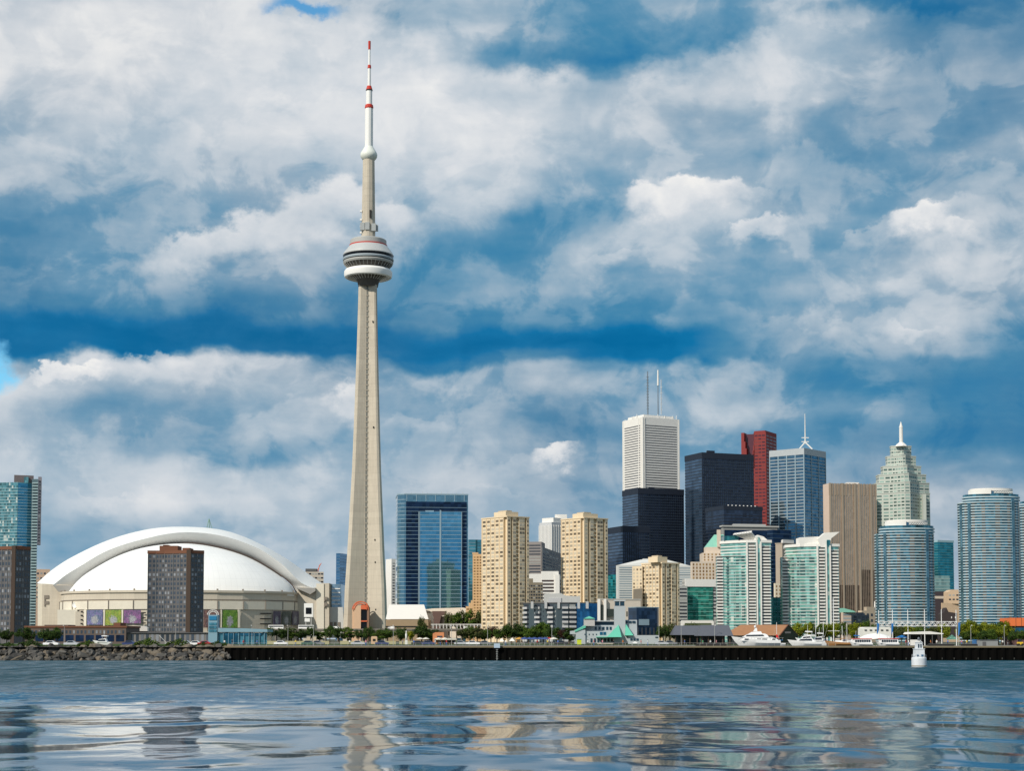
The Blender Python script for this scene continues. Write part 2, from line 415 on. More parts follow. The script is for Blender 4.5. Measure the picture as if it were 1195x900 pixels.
def fins(root, P0, P1, z0, z1, n, wd, dep, mat, name='mullion_frame', ends=True, u0=0., u1=1.):
    P0 = V2(P0); P1 = V2(P1); e = P1-P0; dd = e.normalized(); nn = Vector((dd.y, -dd.x)); m = MB(); ln = e.length
    for i in range(n+1):
        if not ends and i in (0, n): continue
        q = P0+e*(u0+(u1-u0)*i/n); a = q-dd*wd/2+nn*dep; b = q+dd*wd/2+nn*dep; c = q+dd*wd/2-nn*.1; f = q-dd*wd/2-nn*.1
        m.prism([a, b, c, f], z0, z1)
    return m.build(name, mat, root)
def strip(root, P0, P1, z0, z1, u0, u1, mat, name, off=.12, th=.3):
    """flat panel on a face between two fractions of its width"""
    P0 = V2(P0); P1 = V2(P1); e = P1-P0; dd = e.normalized(); nn = Vector((dd.y, -dd.x))
    a = P0+e*u0; b = P0+e*u1
    m = MB().prism([a+nn*off, b+nn*off, b+nn*(off-th), a+nn*(off-th)], z0, z1)
    return m.build(name, mat, root)
def blank(name, label, cat, pts, z1, group=None):
    c = sum((V2(p) for p in pts), Vector((0, 0)))/len(pts)
    return thing(name, label, cat, (c.x, c.y, GZ), group)
def rooftop(root, pts, z, n, seed, mat, hmax=4):
    """mechanical boxes on a roof"""
    rr = random.Random(seed); L, C, Rr, B = [V2(p) for p in pts[:4]]
    for i in range(n):
        u, v = rr.uniform(.12, .7), rr.uniform(.15, .6); du, dv = rr.uniform(.08, .22), rr.uniform(.1, .25)
        def q(a, b): return C+(Rr-C)*a+(L-C)*b
        MB().prism([q(u, v), q(u+du, v), q(u+du, v+dv), q(u, v+dv)], z-.2, z+rr.uniform(1.2, hmax)).build('rooftop_unit', mat, root)
#@@END_HELPERS
# ------------------------------------------------------------------ the setting: water, land
QY = 450.0   # quay line
def water_mat():
    m, t, b = pbase('lake_water')
    pos = t.node('ShaderNodeNewGeometry').outputs['Position']
    x, y, z = t.sep(pos)
    # wind patches: ruffled farther out, glassier swell close in
    zn = t.noise(t.vm('MULTIPLY', pos, (.012, .03, 0)), 1.0, 4, .5)
    yy = t.m('ADD', y, t.m('MULTIPLY_ADD', zn.outputs['Fac'], 60, -30))
    ruf = t.sm(yy, 120, 250)
    p2 = t.noise(t.vm('MULTIPLY', pos, (.02, .055, 0)), 1.0, 3, .5)
    patch = t.sm(p2.outputs['Fac'], .42, .62)
    n1 = t.noise(t.vm('MULTIPLY', pos, (.55, 1.1, 0)), 1.0, 5, .6)       # chop
    n2 = t.noise(t.vm('MULTIPLY', pos, (2.2, 4.2, 0)), 1.0, 3, .6)       # ripples
    n3 = t.noise(t.vm('MULTIPLY', pos, (.11, .075, 0)), 1.0, 1.5, .4, dist=.5)     # swell
    n4 = t.noise(t.vm('MULTIPLY', pos, (.42, .30, 0)), 1.0, 3, .5, dist=.6)
    h = t.m('MULTIPLY', n3.outputs['Fac'], .62)
    h = t.m('ADD', h, t.m('MULTIPLY', n4.outputs['Fac'], t.m('MULTIPLY_ADD', patch, .05, .012)))
    bp = t.node('ShaderNodeBump'); bp.inputs['Strength'].default_value = 1.0; bp.inputs['Distance'].default_value = 1.0
    t.set(bp.inputs['Height'], t.m('MULTIPLY', h, t.m('SUBTRACT', 1.0, t.m('MULTIPLY', ruf, .8))))
    # capillary chop as facet slopes
    n5 = t.noise(t.vm('MULTIPLY', pos, (.30, .085, 0)), 1.0, 4, .65)
    a1 = t.m('MULTIPLY_ADD', ruf, .50, .012)
    wv = t.vm('SUBTRACT', n1.outputs['Color'], (.5, .5, .5)); w5 = t.vm('SUBTRACT', n5.outputs['Color'], (.5, .5, .5))
    dn = t.vm('ADD', t.vm('SCALE', wv, sc=a1), t.vm('SCALE', w5, sc=t.m('MULTIPLY_ADD', ruf, 1.1, .006)))
    dn = t.vm('MULTIPLY', dn, (1, 1, 0)); dn = t.vm('ADD', dn, t.comb(0.0, t.m('MULTIPLY_ADD', ruf, -.27, -.004), 0.0))
    t.set(b.inputs['Normal'], t.vm('NORMALIZE', t.vm('ADD', bp.outputs[0], dn)))
    t.set(b.inputs['Base Color'], t.mixc(ruf, (.004, .055, .11, 1), (.003, .038, .055, 1)))
    t.set(b.inputs['Roughness'], t.m('MULTIPLY_ADD', ruf, .06, .075)); b.inputs['IOR'].default_value = 1.333
    b.inputs['Specular IOR Level'].default_value = .42
    return m
wm = MB().add([(-9000, -3000, 0), (9000, -3000, 0), (9000, QY+10, 0), (-9000, QY+10, 0)], [(0, 1, 2, 3)]).build('lake_water', water_mat())
struct(wm)
m_asph = M('asphalt', (.06, .06, .062), .9, var=.2, scale=.05)
m_conc = M('concrete', (.42, .40, .36), .85, var=.12, scale=.3, streak=.08)
m_grass = M('lawn', (.045, .085, .02), .95, var=.35, scale=.2)
m_pave = M('paving', (.16, .15, .135), .85, var=.15, scale=.2)
m_tan = M('tan_cap', (.20, .165, .105), .85, var=.2, scale=.5)
struct(MB().add([(-9000, QY+2, GZ-.3), (9000, QY+2, GZ-.3), (12000, 14000, GZ-.3), (-12000, 14000, GZ-.3)], [(0, 1, 2, 3)]).build('ground', M('city_ground', (.10, .105, .075), .9, var=.5, scale=.02)))
struct(MB().box(X(262, QY), 700, QY+1.5, QY+60, GZ-2, GZ).build('promenade', m_pave))
struct(MB().box(-700, X(262, QY)-.05, QY+16, QY+60, GZ-2, GZ+.05).build('path', m_pave))
struct(MB().box(-700, X(262, QY)-.05, QY+9, QY+15.9, GZ-2, GZ+.25).build('lawn', m_grass))
struct(MB().box(-700, 700, QY+60.1, QY+78, GZ-.5, GZ+.02).build('road', m_asph))
struct(MB().box(-700, 700, QY+78.1, QY+140, GZ-.5, GZ+.14).build('lawn', m_grass))
# a low earth bank under the boulders
m = MB(); rows = []
for i in range(40):
    x = -700+(X(266, QY)+700)*i/39
    rows.append([(x, QY-4, -1.5), (x, QY+1, 1.6), (x, QY+5, 3.4), (x, QY+9.5, GZ+.1)])
struct(m.grid(rows).build('shore_bank', M('dark_soil', (.03, .026, .02), .95, var=.3)))
# sheet-pile quay wall
m_pile = M('black_shaded_piling', (.003, .0028, .0025), .9, var=.3, scale=.4, spec=.05)  # dark steel, with the quay's cloud shadow put into the near-black colour
q0 = X(262, QY); qw = thing('quay_wall', 'long black sheet-pile quay wall with a tan concrete cap along the water', 'quay wall', (q0, QY, 0))
m = MB(); rows0 = []; n = int((700-q0)/1.2)
low = []; hi = []
for i in range(n*2):
    x = q0+i*.6; yy = QY+(.0 if (i//2) % 2 else .35); low.append((x, yy, -1.5)); hi.append((x, yy, 3.55))
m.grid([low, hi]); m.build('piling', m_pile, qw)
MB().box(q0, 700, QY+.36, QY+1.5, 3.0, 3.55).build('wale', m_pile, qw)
MB().box(q0, 700, QY-.25, QY+1.6, 3.56, GZ+.02).build('cap', m_tan, qw)
mt = M('grey_fender', (.045, .045, .04), .8)
m = MB().tube((0, 0, .25), (0, 0, .75), .15, n=8); m.v = [(x+q0+6, y+QY-.2, z) for x, y, z in m.v]
f0 = m.build('fender', mt, qw)
for i in range(1, 92):
    o = f0.copy(); col.objects.link(o); o.parent = qw; o.location = (i*3.35, 0, 0)
# ------------------------------------------------------------------ the communications tower
Yt = 1500.0
tc = (X(427.4, Yt, 735), Yt)
m_shaft = M('tower_concrete', (.50, .445, .36), .85, var=.12, scale=.12, streak=.2, lines=.07, lh=6.0)
def hw(px): return px/2*Yt/F
t = thing('communications_tower', 'tall slender grey concrete tower with a round observation pod and a white antenna', 'tower', (tc[0], tc[1], GZ))
prof = [(GZ, 54), (Z(690, Yt), 50.2), (Z(651, Yt), 45.6), (Z(600, Yt), 40.5), (Z(551, Yt), 35.6), (Z(500, Yt), 32), (Z(450, Yt), 28.8), (Z(400, Yt), 25.8), (Z(350, Yt), 23.4), (Z(318, Yt), 22.6)]
rowsT = []; coreR = []
for z, wpx in prof:
    h = hw(wpx); ho = .105*h+1.1; Rr = (h-.5*ho)/.866; rc = 5.2+.10*(h-9); al = R(43)
    ring = []
    for k, a in enumerate((-150, -30, 90)):
        a = R(a); dd = Vector((math.cos(a), math.sin(a))); nn = Vector((-math.sin(a), math.cos(a)))
        # leg: bevelled outer end so that the end reads as three facets
        ring += [dd*rc*math.cos(al)-nn*rc*math.sin(al), dd*(Rr-ho*.5)-nn*ho*1.15, dd*Rr-nn*ho*.55, dd*Rr+nn*ho*.55, dd*(Rr-ho*.5)+nn*ho*1.15, dd*rc*math.cos(al)+nn*rc*math.sin(al)]
    rowsT.append([(tc[0]+q.x, tc[1]+q.y, z) for q in ring])
MB().grid(rowsT, close=True).build('shaft', m_shaft, t)
m_land = M('landing_concrete', (.30, .27, .22), .85)
# lift glazing in the groove that faces the lake
m_lift = M('lift_glass', (.17, .17, .15), .35, var=.3, scale=.4)
for k, a in enumerate((-90,)):
    rws = []
    for z, wpx in prof:
        h = hw(wpx); rc = 5.2+.10*(h-9); yy = -(rc*math.cos(R(60-43)))-.08; ww = rc*math.sin(R(60-43))*.72
        rws.append([(tc[0]-ww, tc[1]+yy, z), (tc[0]+ww*.6, tc[1]+yy, z)])
    m = MB(); m.grid(rws); m.build('lift_shaft_glazing', m_lift, t, fix=False)
    for i in range(66):
        z = 8+i*5.0
        wp = next(p0[1]+(p1[1]-p0[1])*(z-p0[0])/(p1[0]-p0[0]) for p0, p1 in zip(prof, prof[1:]) if z <= p1[0]) if z < prof[-1][0] else 22
        rc = 5.2+.10*(hw(wp)-9); yy = tc[1]-(rc*math.cos(R(17)))-.35; ww = rc*math.sin(R(17))
        MB().box(tc[0]-ww*.85, tc[0]+ww*.7, yy, yy+.3, z, z+1.3).build('stair_landing', m_land, t)
# small square openings up the right-hand leg
m_dk = M('dark_opening', (.02, .02, .02), .8)
for py, dxp in ((377, 6.5), (500, 8), (631, 10.5), (657, 11), (712, 12)):
    z = Z(py, Yt); x = tc[0]+hw(dxp*2)
    MB().box(x-.5, x+.5, tc[1]-hw(16)-.2-(Z(300, Yt)-z)*.012, tc[1]-hw(8), z-.7, z+.7).build('opening', m_dk, t)
def zt(py): return Z(py, Yt)
def rt(h): return h*Yt/F
m_pod = M('pod_grey', (.40, .40, .38), .55, var=.06); m_podl = M('pod_silver', (.55, .55, .53), .35, var=.06, metal=.3)
m_white = M('white_paint', (.80, .79, .76), .55, var=.05); m_red = M('signal_red', (.50, .035, .02), .55, var=.08)
m_dglass = M('dark_ribbon_glass', (.006, .007, .01), .25, var=.1); m_under = M('pod_underside', (.10, .09, .08), .8, var=.3, scale=.4)
def lat(name, prof, mat, n=56, sm=30, par=None): return MB().lathe([(rt(r), zt(z)) for r, z in prof], n, tc).build(name, mat, par or t, smooth=sm)
lat('pod_collar', [(11.5, 335), (13, 328), (18, 322), (23, 320.5)], m_under)
lat('radome_ring', [(22.5, 320), (23.5, 323), (25.5, 325), (27.6, 324), (28.4, 320.8), (28.3, 317.8), (26.8, 315.6), (22, 314.2)], m_white)
lat('under_deck', [(21, 314.5), (24, 313), (27.5, 309), (25, 308.6)], m_under)
lat('lower_deck', [(25, 309), (28.6, 309), (29.6, 307), (29.2, 306), (25, 305.9)], m_pod)
lat('deck_glass', [(26, 306.4), (28.2, 306.2), (28.6, 304.6), (26, 304.5)], m_dglass)
lat('middle_deck', [(26, 305), (29.8, 304.9), (30.2, 303.4), (29.6, 302.2), (26, 302.1)], M('deck_blue_grey', (.30, .35, .38), .5))
lat('deck_glass', [(26, 302.8), (29.2, 302.6), (29.9, 298.9), (26, 298.8)], m_dglass)
PR = lat('pod_roof', [(25, 299.6), (29.9, 299.2), (30.1, 298.4), (28.6, 295.6), (22.6, 288), (20, 287.8)], m_podl)
lat('red_band', [(20, 288.2), (22.3, 288), (22.4, 286.6), (20, 286.4)], m_red, par=PR)
lat('upper_drum', [(20, 286.8), (21.4, 286.6), (21.4, 281.2), (20.2, 280.2), (9, 278.8), (7, 276.5)], m_pod)
for i in range(36):
    a = 2*math.pi*(i+.3)/36
    if math.sin(a) > .4: continue
    MB().tube((tc[0]+rt(24.3)*math.cos(a), tc[1]+rt(24.3)*math.sin(a), zt(313.5)), (tc[0]+rt(28.8)*math.cos(a), tc[1]+rt(28.8)*math.sin(a), zt(308.6)), .3, n=4).build('strut', m_pod, t)
mu = M('bracket_white', (.7, .69, .66), .6)
for i in range(28):
    a = 2*math.pi*(i+.4)/28; c, s = math.cos(a), math.sin(a)
    if s > .45: continue
    MB().tube((tc[0]+rt(14)*c, tc[1]+rt(14)*s, zt(327)), (tc[0]+rt(23)*c, tc[1]+rt(23)*s, zt(320.2)), .25, n=4).build('bracket', mu, t)
# upper shaft with six-sided plan, equipment boxes, small sky pod, mast
r6 = lambda h, z: [(tc[0]+rt(h)*math.cos(R(a)), tc[1]+rt(h)*math.sin(R(a)), zt(z)) for a in (-170, -130, -98, -82, -50, -10, 60, 120)]
MB().grid([r6(8.4, 277), r6(7.8, 240), r6(7.0, 186)], close=True).build('upper_shaft', m_shaft, t)
for a, z0, z1, rr in ((-140, 270, 261.5, 8.6), (-95, 270, 261.5, 7.6), (-40, 271, 262.5, 8.8), (-10, 270, 263, 9)):
    x = tc[0]+rt(rr)*math.cos(R(a)); y = tc[1]+rt(rr)*math.sin(R(a)); q = rt(2.6)
    MB().box(x-q, x+q, y-q*.8, y+q*.8, zt(z0), zt(z1)).build('equipment_box', M('equipment_grey', (.36, .38, .38), .6), t)
for z in (248, 258, 266, 273):
    x = tc[0]-rt(8.6); MB().box(x-1, x+1, tc[1]-3, tc[1]-1.2, zt(z), zt(z-2)).build('dish', m_white, t)
MB().box(tc[0]+1.6, tc[0]+3.4, tc[1]-rt(8.2)-.2, tc[1]-rt(5), zt(256), zt(247)).build('hatch', m_dk, t)
lat('sky_pod', [(6.5, 187), (8.4, 185.5), (9.9, 183), (10.1, 180.8), (9.6, 178.6), (7.6, 175.4), (5.8, 172.4), (5.0, 171)], M('sky_pod_white', (.70, .72, .66), .5), 32)
lat('mast_section', [(4.8, 172), (4.7, 126.5)], m_white, 12, 0)
lat('mast_section', [(3.6, 126), (3.6, 104.5)], m_white, 12, 0)
lat('mast_section', [(2.0, 103), (1.8, 79)], m_white, 10, 0)
lat('mast_section', [(1.4, 79), (1.25, 57)], m_white, 8, 0)
lat('mast_collar', [(4.8, 126.6), (5.2, 125.5), (4.6, 122.4), (3.6, 121.8)], m_red, 14, 0)
lat('mast_collar', [(3.7, 105), (3.9, 104.4), (2.6, 100.2), (2.0, 100)], m_red, 14, 0)
lat('mast_collar', [(2.1, 79.6), (2.2, 78.8), (1.9, 75.8), (1.4, 75.5)], m_red, 12, 0)
lat('mast_tip', [(1.5, 57.5), (1.5, 47.8), (.8, 47.4)], m_red, 10, 0)
lat('mast_ring', [(4.0, 105.8), (4.2, 105.2), (3.9, 104.6)], m_dk, 12, 0)
# orange entrance canopy at the foot
Ye = 1474; x0, x1 = X(410, Ye), X(430.5, Ye)
e = thing('entrance_pavilion', 'salmon entrance block with an orange arched frame at the foot of the concrete tower', 'pavilion', ((x0+x1)/2, Ye, GZ))
m_sal = M('salmon_panel', (.60, .40, .26), .7); m_or = M('orange_steel', (.62, .14, .06), .5)
MB().box(X(413, Ye), X(421, Ye), Ye, Ye+10, GZ, Z(707, Ye)).build('wall', m_sal, e)
MB().box(X(410.5, Ye), X(412.9, Ye), Ye+1, Ye+10, GZ, Z(710, Ye)).build('wall', m_sal, e)
MB().box(X(421.1, Ye), X(428, Ye), Ye+1.2, Ye+10, GZ, Z(706, Ye)).build('window', m_dglass, e)
MB().box(X(428.1, Ye), X(430.6, Ye), Ye+.4, Ye+10, GZ, Z(709, Ye)).build('wall', M('brown_panel', (.25, .14, .09), .7), e)
MB().box(X(421, Ye), X(428.5, Ye), Ye, Ye+1.1, Z(726, Ye), Z(724.6, Ye)).build('transom', m_or, e)
MB().box(X(421, Ye), X(428.5, Ye), Ye-.2, Ye+1.1, Z(711.5, Ye), Z(706.5, Ye)).build('fascia', m_or, e)
for k, (rr, yo) in enumerate(((9.5, -.3), (7.2, -.1), (9.5, 9))):
    m = MB(); c0 = X(420.5, Ye); zc = Z(712, Ye); q = rr*Ye/F
    for i in range(12):
        a0, a1 = math.pi*i/12, math.pi*(i+1)/12
        m.tube((c0+q*math.cos(a0), Ye+yo, zc+q*math.sin(a0)), (c0+q*math.cos(a1), Ye+yo, zc+q*math.sin(a1)), .45, n=5)
    m.build('arch_frame', m_or, e)

# ------------------------------------------------------------------ domed stadium
Ys = 1520.0
sc0 = X(214, Ys)
st = thing('domed_stadium', 'huge beige stadium under a white arched sliding roof', 'stadium', (sc0, Ys, GZ))
m_dome = M('dome_white', (.80, .80, .78), .6, var=.06, scale=.03, streak=.04)
m_fas = M('roof_fascia', (.74, .74, .72), .7, var=.06, scale=.03)
m_sw = M('stadium_concrete', (.54, .48, .39), .85, var=.12, scale=.05, streak=.14, lines=.05, lh=3.6)
m_gas = M('gasket', (.10, .07, .06), .8)
def curve(pts, Y, n=60):
    """smooth curve through bearings, returned as world points at distance Y (Y may vary)"""
    out = []; x0, x1 = pts[0][0], pts[-1][0]
    for i in range(n+1):
        px = x0+(x1-x0)*(.5-.5*math.cos(math.pi*i/n)) ; k = max(j for j in range(len(pts)-1) if pts[j][0] <= px+1e-6)
        u = (px-pts[k][0])/(pts[k+1][0]-pts[k][0])
        sl = lambda j: (pts[min(j+1, len(pts)-1)][1]-pts[max(j-1, 0)][1])/(pts[min(j+1, len(pts)-1)][0]-pts[max(j-1, 0)][0])
        h = pts[k+1][0]-pts[k][0]; a0, a1 = pts[k][1], pts[k+1][1]; m0, m1 = sl(k)*h, sl(k+1)*h
        py = (2*u**3-3*u**2+1)*a0+(u**3-2*u**2+u)*m0+(-2*u**3+3*u**2)*a1+(u**3-u**2)*m1
        x, z = XZ(px, py, Y); out.append((x, Y, z))
    return out
inner = [(85, 692), (97, 676), (111, 665), (144.5, 647), (178, 637.2), (220, 634), (256, 639), (290.5, 650), (320.6, 667), (340.7, 683), (346.7, 694)]
ftop = [(62, 683), (76, 672), (92, 662), (125, 643), (167, 629.5), (210, 621.8), (256, 625), (300.5, 640), (330.7, 660), (350.8, 680), (368, 687.5)]
sil = [(43, 681), (60, 666), (83, 651), (125, 631.2), (167, 619), (205, 615), (256, 618.2), (290.5, 629), (330.7, 650), (353, 665.5), (377, 682)]
A = curve(inner, Ys-16); B_ = curve(ftop, Ys-25); C_ = curve(sil, Ys+12)
D_ = [(x*1.0, Ys+90, GZ+(z-GZ)*.93) for x, y, z in C_]; E_ = [(x, Ys+150, GZ+(z-GZ)*.72) for x, y, z in C_]
A2 = [(x, y+50, z) for x, y, z in A]
RA = MB().grid([B_, C_, D_, E_]).build('roof_arch', m_dome, st, smooth=40)
MB().grid([A2, A, B_]).build('fascia', m_fas, RA, smooth=True)
m = MB(); A_ = [(x, y-.4, z) for x, y, z in A]
for a, b in zip(A_, A_[1:]): m.tube(a, b, .55, n=4)
m.build('gasket', m_gas, RA)
# lower fixed dome, an ellipsoid cap with faint radial seams
def dome_mat():
    m, tt, b = pbase('fixed_dome')
    x, y, z = tt.sep(tt.node('ShaderNodeTexCoord').outputs['Object'])
    fr = tt.m('FRACT', tt.m('MULTIPLY', tt.m('ARCTAN2', x, tt.m('ADD', tt.m('MULTIPLY', y, -1.0), 20.0)), 22))
    f2 = tt.m('FRACT', tt.m('DIVIDE', z, 7.0)); dn = tt.noise(tt.vm('MULTIPLY', tt.node('ShaderNodeTexCoord').outputs['Object'], (.05, .05, .02)), 1.0, 5, .6)
    k = tt.m('MULTIPLY_ADD', tt.m('MAXIMUM', tt.m('LESS_THAN', fr, .10), tt.m('LESS_THAN', f2, .05)), -.05, tt.m('MULTIPLY_ADD', dn.outputs['Fac'], .18, .72))
    tt.set(b.inputs['Base Color'], tt.comb(k, k, tt.m('MULTIPLY', k, .98))); b.inputs['Roughness'].default_value = .55
    return m
dz0 = Z(694, Ys-90); rows = []
rxx = (X(352, Ys)-X(82, Ys))/2; cxx = (X(352, Ys)+X(82, Ys))/2
for k in range(19):
    a = math.pi/2*k/18; row = []
    for (x, y, z) in A:
        u = max(-1, min(1, (x-cxx)/rxx)); D = 66*math.sqrt(max(0, 1-u*u))
        row.append((cxx+(x-cxx)*(1-.004*k/18), Ys-20-D*math.sin(a), dz0+max(0, z-.9-dz0)*math.cos(a)))
    rows.append(row)
MB().grid(rows).build('fixed_dome', dome_mat(), st, smooth=True)
# faceted drum wall
def dr(px_c, rxp, ry, n, a0=180, a1=360, off=0):
    return [(X(px_c, Ys)+(rxp*Ys/F+off)*math.cos(R(a)), Ys-14+(ry+off)*math.sin(R(a))) for a in [a0+(a1-a0)*i/n for i in range(n+1)]]
zw = Z(692, Ys-90)
w0 = dr(215, 136, 88, 14)
DW = MB().prism([Vector(p) for p in w0], GZ, zw).build('drum_wall', m_sw, st)
w1 = dr(215, 136, 88, 14, off=1.2)
m_lite = M('stadium_trim', (.66, .61, .51), .8); m_shad = M('stadium_joint', (.22, .19, .16), .9)
MB().prism([Vector(p) for p in w1], zw-.1, zw+2.0).build('parapet', m_sw, st)
MB().prism([Vector(p) for p in dr(215, 136, 88, 14, off=.4)], Z(700.8, Ys-90), Z(699.8, Ys-90)).build('string_course', m_shad, st)
MB().prism([Vector(p) for p in dr(215, 136, 88, 14, off=1.0)], Z(711.5, Ys-90), Z(702.0, Ys-90)).build('upper_band', m_lite, st)
for i in range(15):
    p = w0[i]; a = R(180+180*i/14); q = (p[0]+math.cos(a)*1.3, p[1]+math.sin(a)*1.3)
    MB().box(q[0]-.35, q[0]+.35, q[1]-.3, q[1]+.5, Z(711, Ys-90), Z(701, Ys-90)).build('pilaster', m_shad, DW)
    MB().box(p[0]-.7, p[0]+.7, p[1]+.5, p[1]+1.6, zw+1.9, zw+3.4).build('roof_bollard', m_shad, st)
def poster_mat(name, bgc, c2, seed):
    m, tt, b = pbase(name)
    g = tt.node('ShaderNodeTexCoord').outputs['Generated']; x, y, z = tt.sep(g)
    n = tt.noise(tt.vm('ADD', g, (seed, seed*2, 1)), 4.5, 3, .6)
    n2 = tt.noise(tt.vm('ADD', g, (seed*3, 1, 5)), 9, 3, .6)
    # bright figure-like patch low in the middle
    ex = tt.m('MULTIPLY', tt.m('SUBTRACT', x, .5), 2.6); ez = tt.m('MULTIPLY', tt.m('SUBTRACT', z, .34), 2.0)
    rr = tt.m('ADD', tt.m('SQRT', tt.m('ADD', tt.m('MULTIPLY', ex, ex), tt.m('MULTIPLY', ez, ez))), tt.m('MULTIPLY_ADD', n2.outputs['Fac'], 1.3, -.65))
    c = tt.mixc(tt.sm(n.outputs['Fac'], .38, .62), (*bgc, 1), (*c2, 1))
    c = tt.mixc(tt.sm(rr, .70, .40), c, (.42, .43, .46, 1)); n3 = tt.noise(tt.vm('ADD', g, (seed, 9, seed)), 14, 3, .6); c = tt.vm('SCALE', c, sc=tt.m('MULTIPLY_ADD', n3.outputs['Fac'], 1.9, -.30))
    tt.set(b.inputs['Base Color'], c); b.inputs['Roughness'].default_value = .6
    return m
def wallpt(px, py, off):     # point on the drum for a bearing
    a_lo, a_hi = 180.0, 360.0
    best = min((abs(X(215, Ys)+(136*Ys/F)*math.cos(R(a))-((px-597.5)/F*(Ys-14+88*math.sin(R(a))))), a) for a in [180+i*.25 for i in range(721)])
    a = R(best[1]); return Vector((X(215, Ys)+(136*Ys/F+off)*math.cos(a), Ys-14+(88+off)*math.sin(a))), Z(py, Ys-14+88*math.sin(a))
posters = [(104, 122, 712.4, 729.5, 'poster_violet', (.22, .20, .42), (.12, .18, .30), 'pale violet poster with a white figure'),
           (125, 143.5, 712.4, 730, 'poster_green', (.22, .36, .04), (.36, .40, .06), 'green and yellow poster with a white figure'),
           (146.5, 165.5, 712.4, 728, 'poster_purple', (.30, .12, .32), (.16, .10, .22), 'purple poster with white shapes'),
           (237.5, 256, 712.4, 733, 'poster_rose', (.32, .18, .15), (.16, .09, .10), 'dusky rose poster'),
           (259, 276.5, 712.4, 733, 'poster_leaf', (.11, .27, .03), (.20, .36, .05), 'green poster with a grey figure'),
           (317.5, 326, 713.6, 730, 'poster_dusk', (.10, .07, .14), (.16, .14, .20), 'dark violet poster'),
           (328, 337.5, 713.6, 730, 'poster_slate', (.08, .10, .10), (.12, .16, .14), 'dark slate poster'),
           (339.5, 346.5, 713.6, 730, 'poster_mauve', (.12, .10, .16), (.22, .20, .26), 'grey mauve poster')]
for i, (a, b, p, q, nm, c1, c2, lb) in enumerate(posters):
    P0, z1 = wallpt(a, p, 1.5); P1, z0 = wallpt(b, q, 1.5)
    o = strip(DW, P0, P1, z0, z1, 0, 1, poster_mat(nm, c1, c2, i*1.7+.3), 'poster', off=.5); o['label'] = lb
for a, b, ys in ((90, 95, (714, 718.5, 723.5, 728)), (96.5, 99, (714, 718.5, 723.5, 728)), (302.5, 315.5, (716.3, 722.5, 728.5)), (167, 171, (715.5, 721.5, 727.5))):
    for p in ys:
        P0, z1 = wallpt(a, p-.6, 1.2); P1, z0 = wallpt(b, p+.8, 1.2)
        strip(DW, P0, P1, z0, z1, 0, 1, m_dk, 'vent', off=.5)
for a, b in ((123, 124.5), (144, 145.8), (257, 258.6), (277, 279.5), (101, 103.5)):
    P0, z1 = wallpt(a, 712, 1.2); P1, z0 = wallpt(b, 733, 1.2); strip(st, P0, P1, z0, z1, 0, 1, m_lite, 'pilaster', off=1.2, th=1.6)
# end towers that carry the arch
def prismpx(pts, Y, d, name, mat, root):
    """an elevation outline given by bearings, with real depth d"""
    f = []; 
    for a, b in pts: x, z = XZ(a, b, Y); f.append((x, max(z, GZ)))
    n = len(f); vs = [(x, Y, z) for x, z in f]+[(x, Y+d, z) for x, z in f]
    fs = [tuple(range(n)), tuple(reversed(range(n, 2*n)))]+[(i, n+i, n+(i+1) % n, (i+1) % n) for i in range(n)]
    return MB().add(vs, fs).build(name, mat, root)
prismpx([(44, 745), (44, 681.5), (49, 681.5), (49, 745)], Ys-20, 60, 'end_tower', m_lite, st)
prismpx([(49, 745), (49, 681.5), (62, 682), (86, 683.5), (86, 691), (89, 745)], Ys-24, 70, 'end_tower', m_sw, st)
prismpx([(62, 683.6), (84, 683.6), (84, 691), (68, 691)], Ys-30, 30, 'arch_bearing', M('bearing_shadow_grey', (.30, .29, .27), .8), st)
prismpx([(51.5, 695), (57, 695), (57, 699), (53, 699), (53, 701.5), (51.5, 701.5)], Ys-24.6, 1, 'vent', m_shad, st)
prismpx([(51.5, 702), (57, 702), (57, 705.5), (53, 705.5), (53, 708), (51.5, 708)], Ys-24.6, 1, 'vent', m_shad, st)
prismpx([(67, 745), (67, 712), (90, 712), (90, 745)], Ys-78, 50, 'annex', m_lite, st)
prismpx([(88, 745), (88, 714), (104, 714), (104, 745)], Ys-79, 50, 'annex', m_sw, st)
prismpx([(345, 745), (345, 694), (350, 686), (369, 686), (369, 695), (378, 681), (384, 681), (384, 745)], Ys-22, 70, 'end_tower', m_sw, st)
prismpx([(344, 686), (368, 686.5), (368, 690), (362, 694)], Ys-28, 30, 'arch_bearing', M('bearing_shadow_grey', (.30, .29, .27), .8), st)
prismpx([(369, 681.5), (378, 681.5), (378, 733), (380, 745), (369, 745)], Ys-23, 1, 'wall_panel', m_lite, st)
prismpx([(378, 697), (382, 697), (382, 700.5), (379.5, 700.5), (379.5, 702), (378, 702)], Ys-23.6, 1, 'vent', m_shad, st)
prismpx([(378, 704), (382, 704), (382, 707.5), (379.5, 707.5), (379.5, 709), (378, 709)], Ys-23.6, 1, 'vent', m_shad, st)
# glass corner bay
m_bay = G('bay_glass', (.22, .32, .40), .6, cw=2.4, ch=3.4)
prismpx([(384.2, 745), (384.2, 682), (398, 682), (400, 745)], Ys-10, 50, 'corner_bay', m_bay, st)
for p in (688, 692.5, 697, 701.5, 706): prismpx([(387.5, p), (387.5, p-1.1), (397, p-1.1), (397, p)], Ys-10.6, .5, 'spandrel', m_white, st)
prismpx([(384, 712), (384, 709), (400, 709), (402, 745), (384, 745)], Ys-14, 4, 'wall_panel', M('pale_grey_panel', (.58, .58, .56), .7), st)
for a in (385, 389.5, 394): prismpx([(a, 733), (a, 726.5), (a+3.2, 726.5), (a+3.2, 733)], Ys-14.5, .4, 'window', m_shad, st)
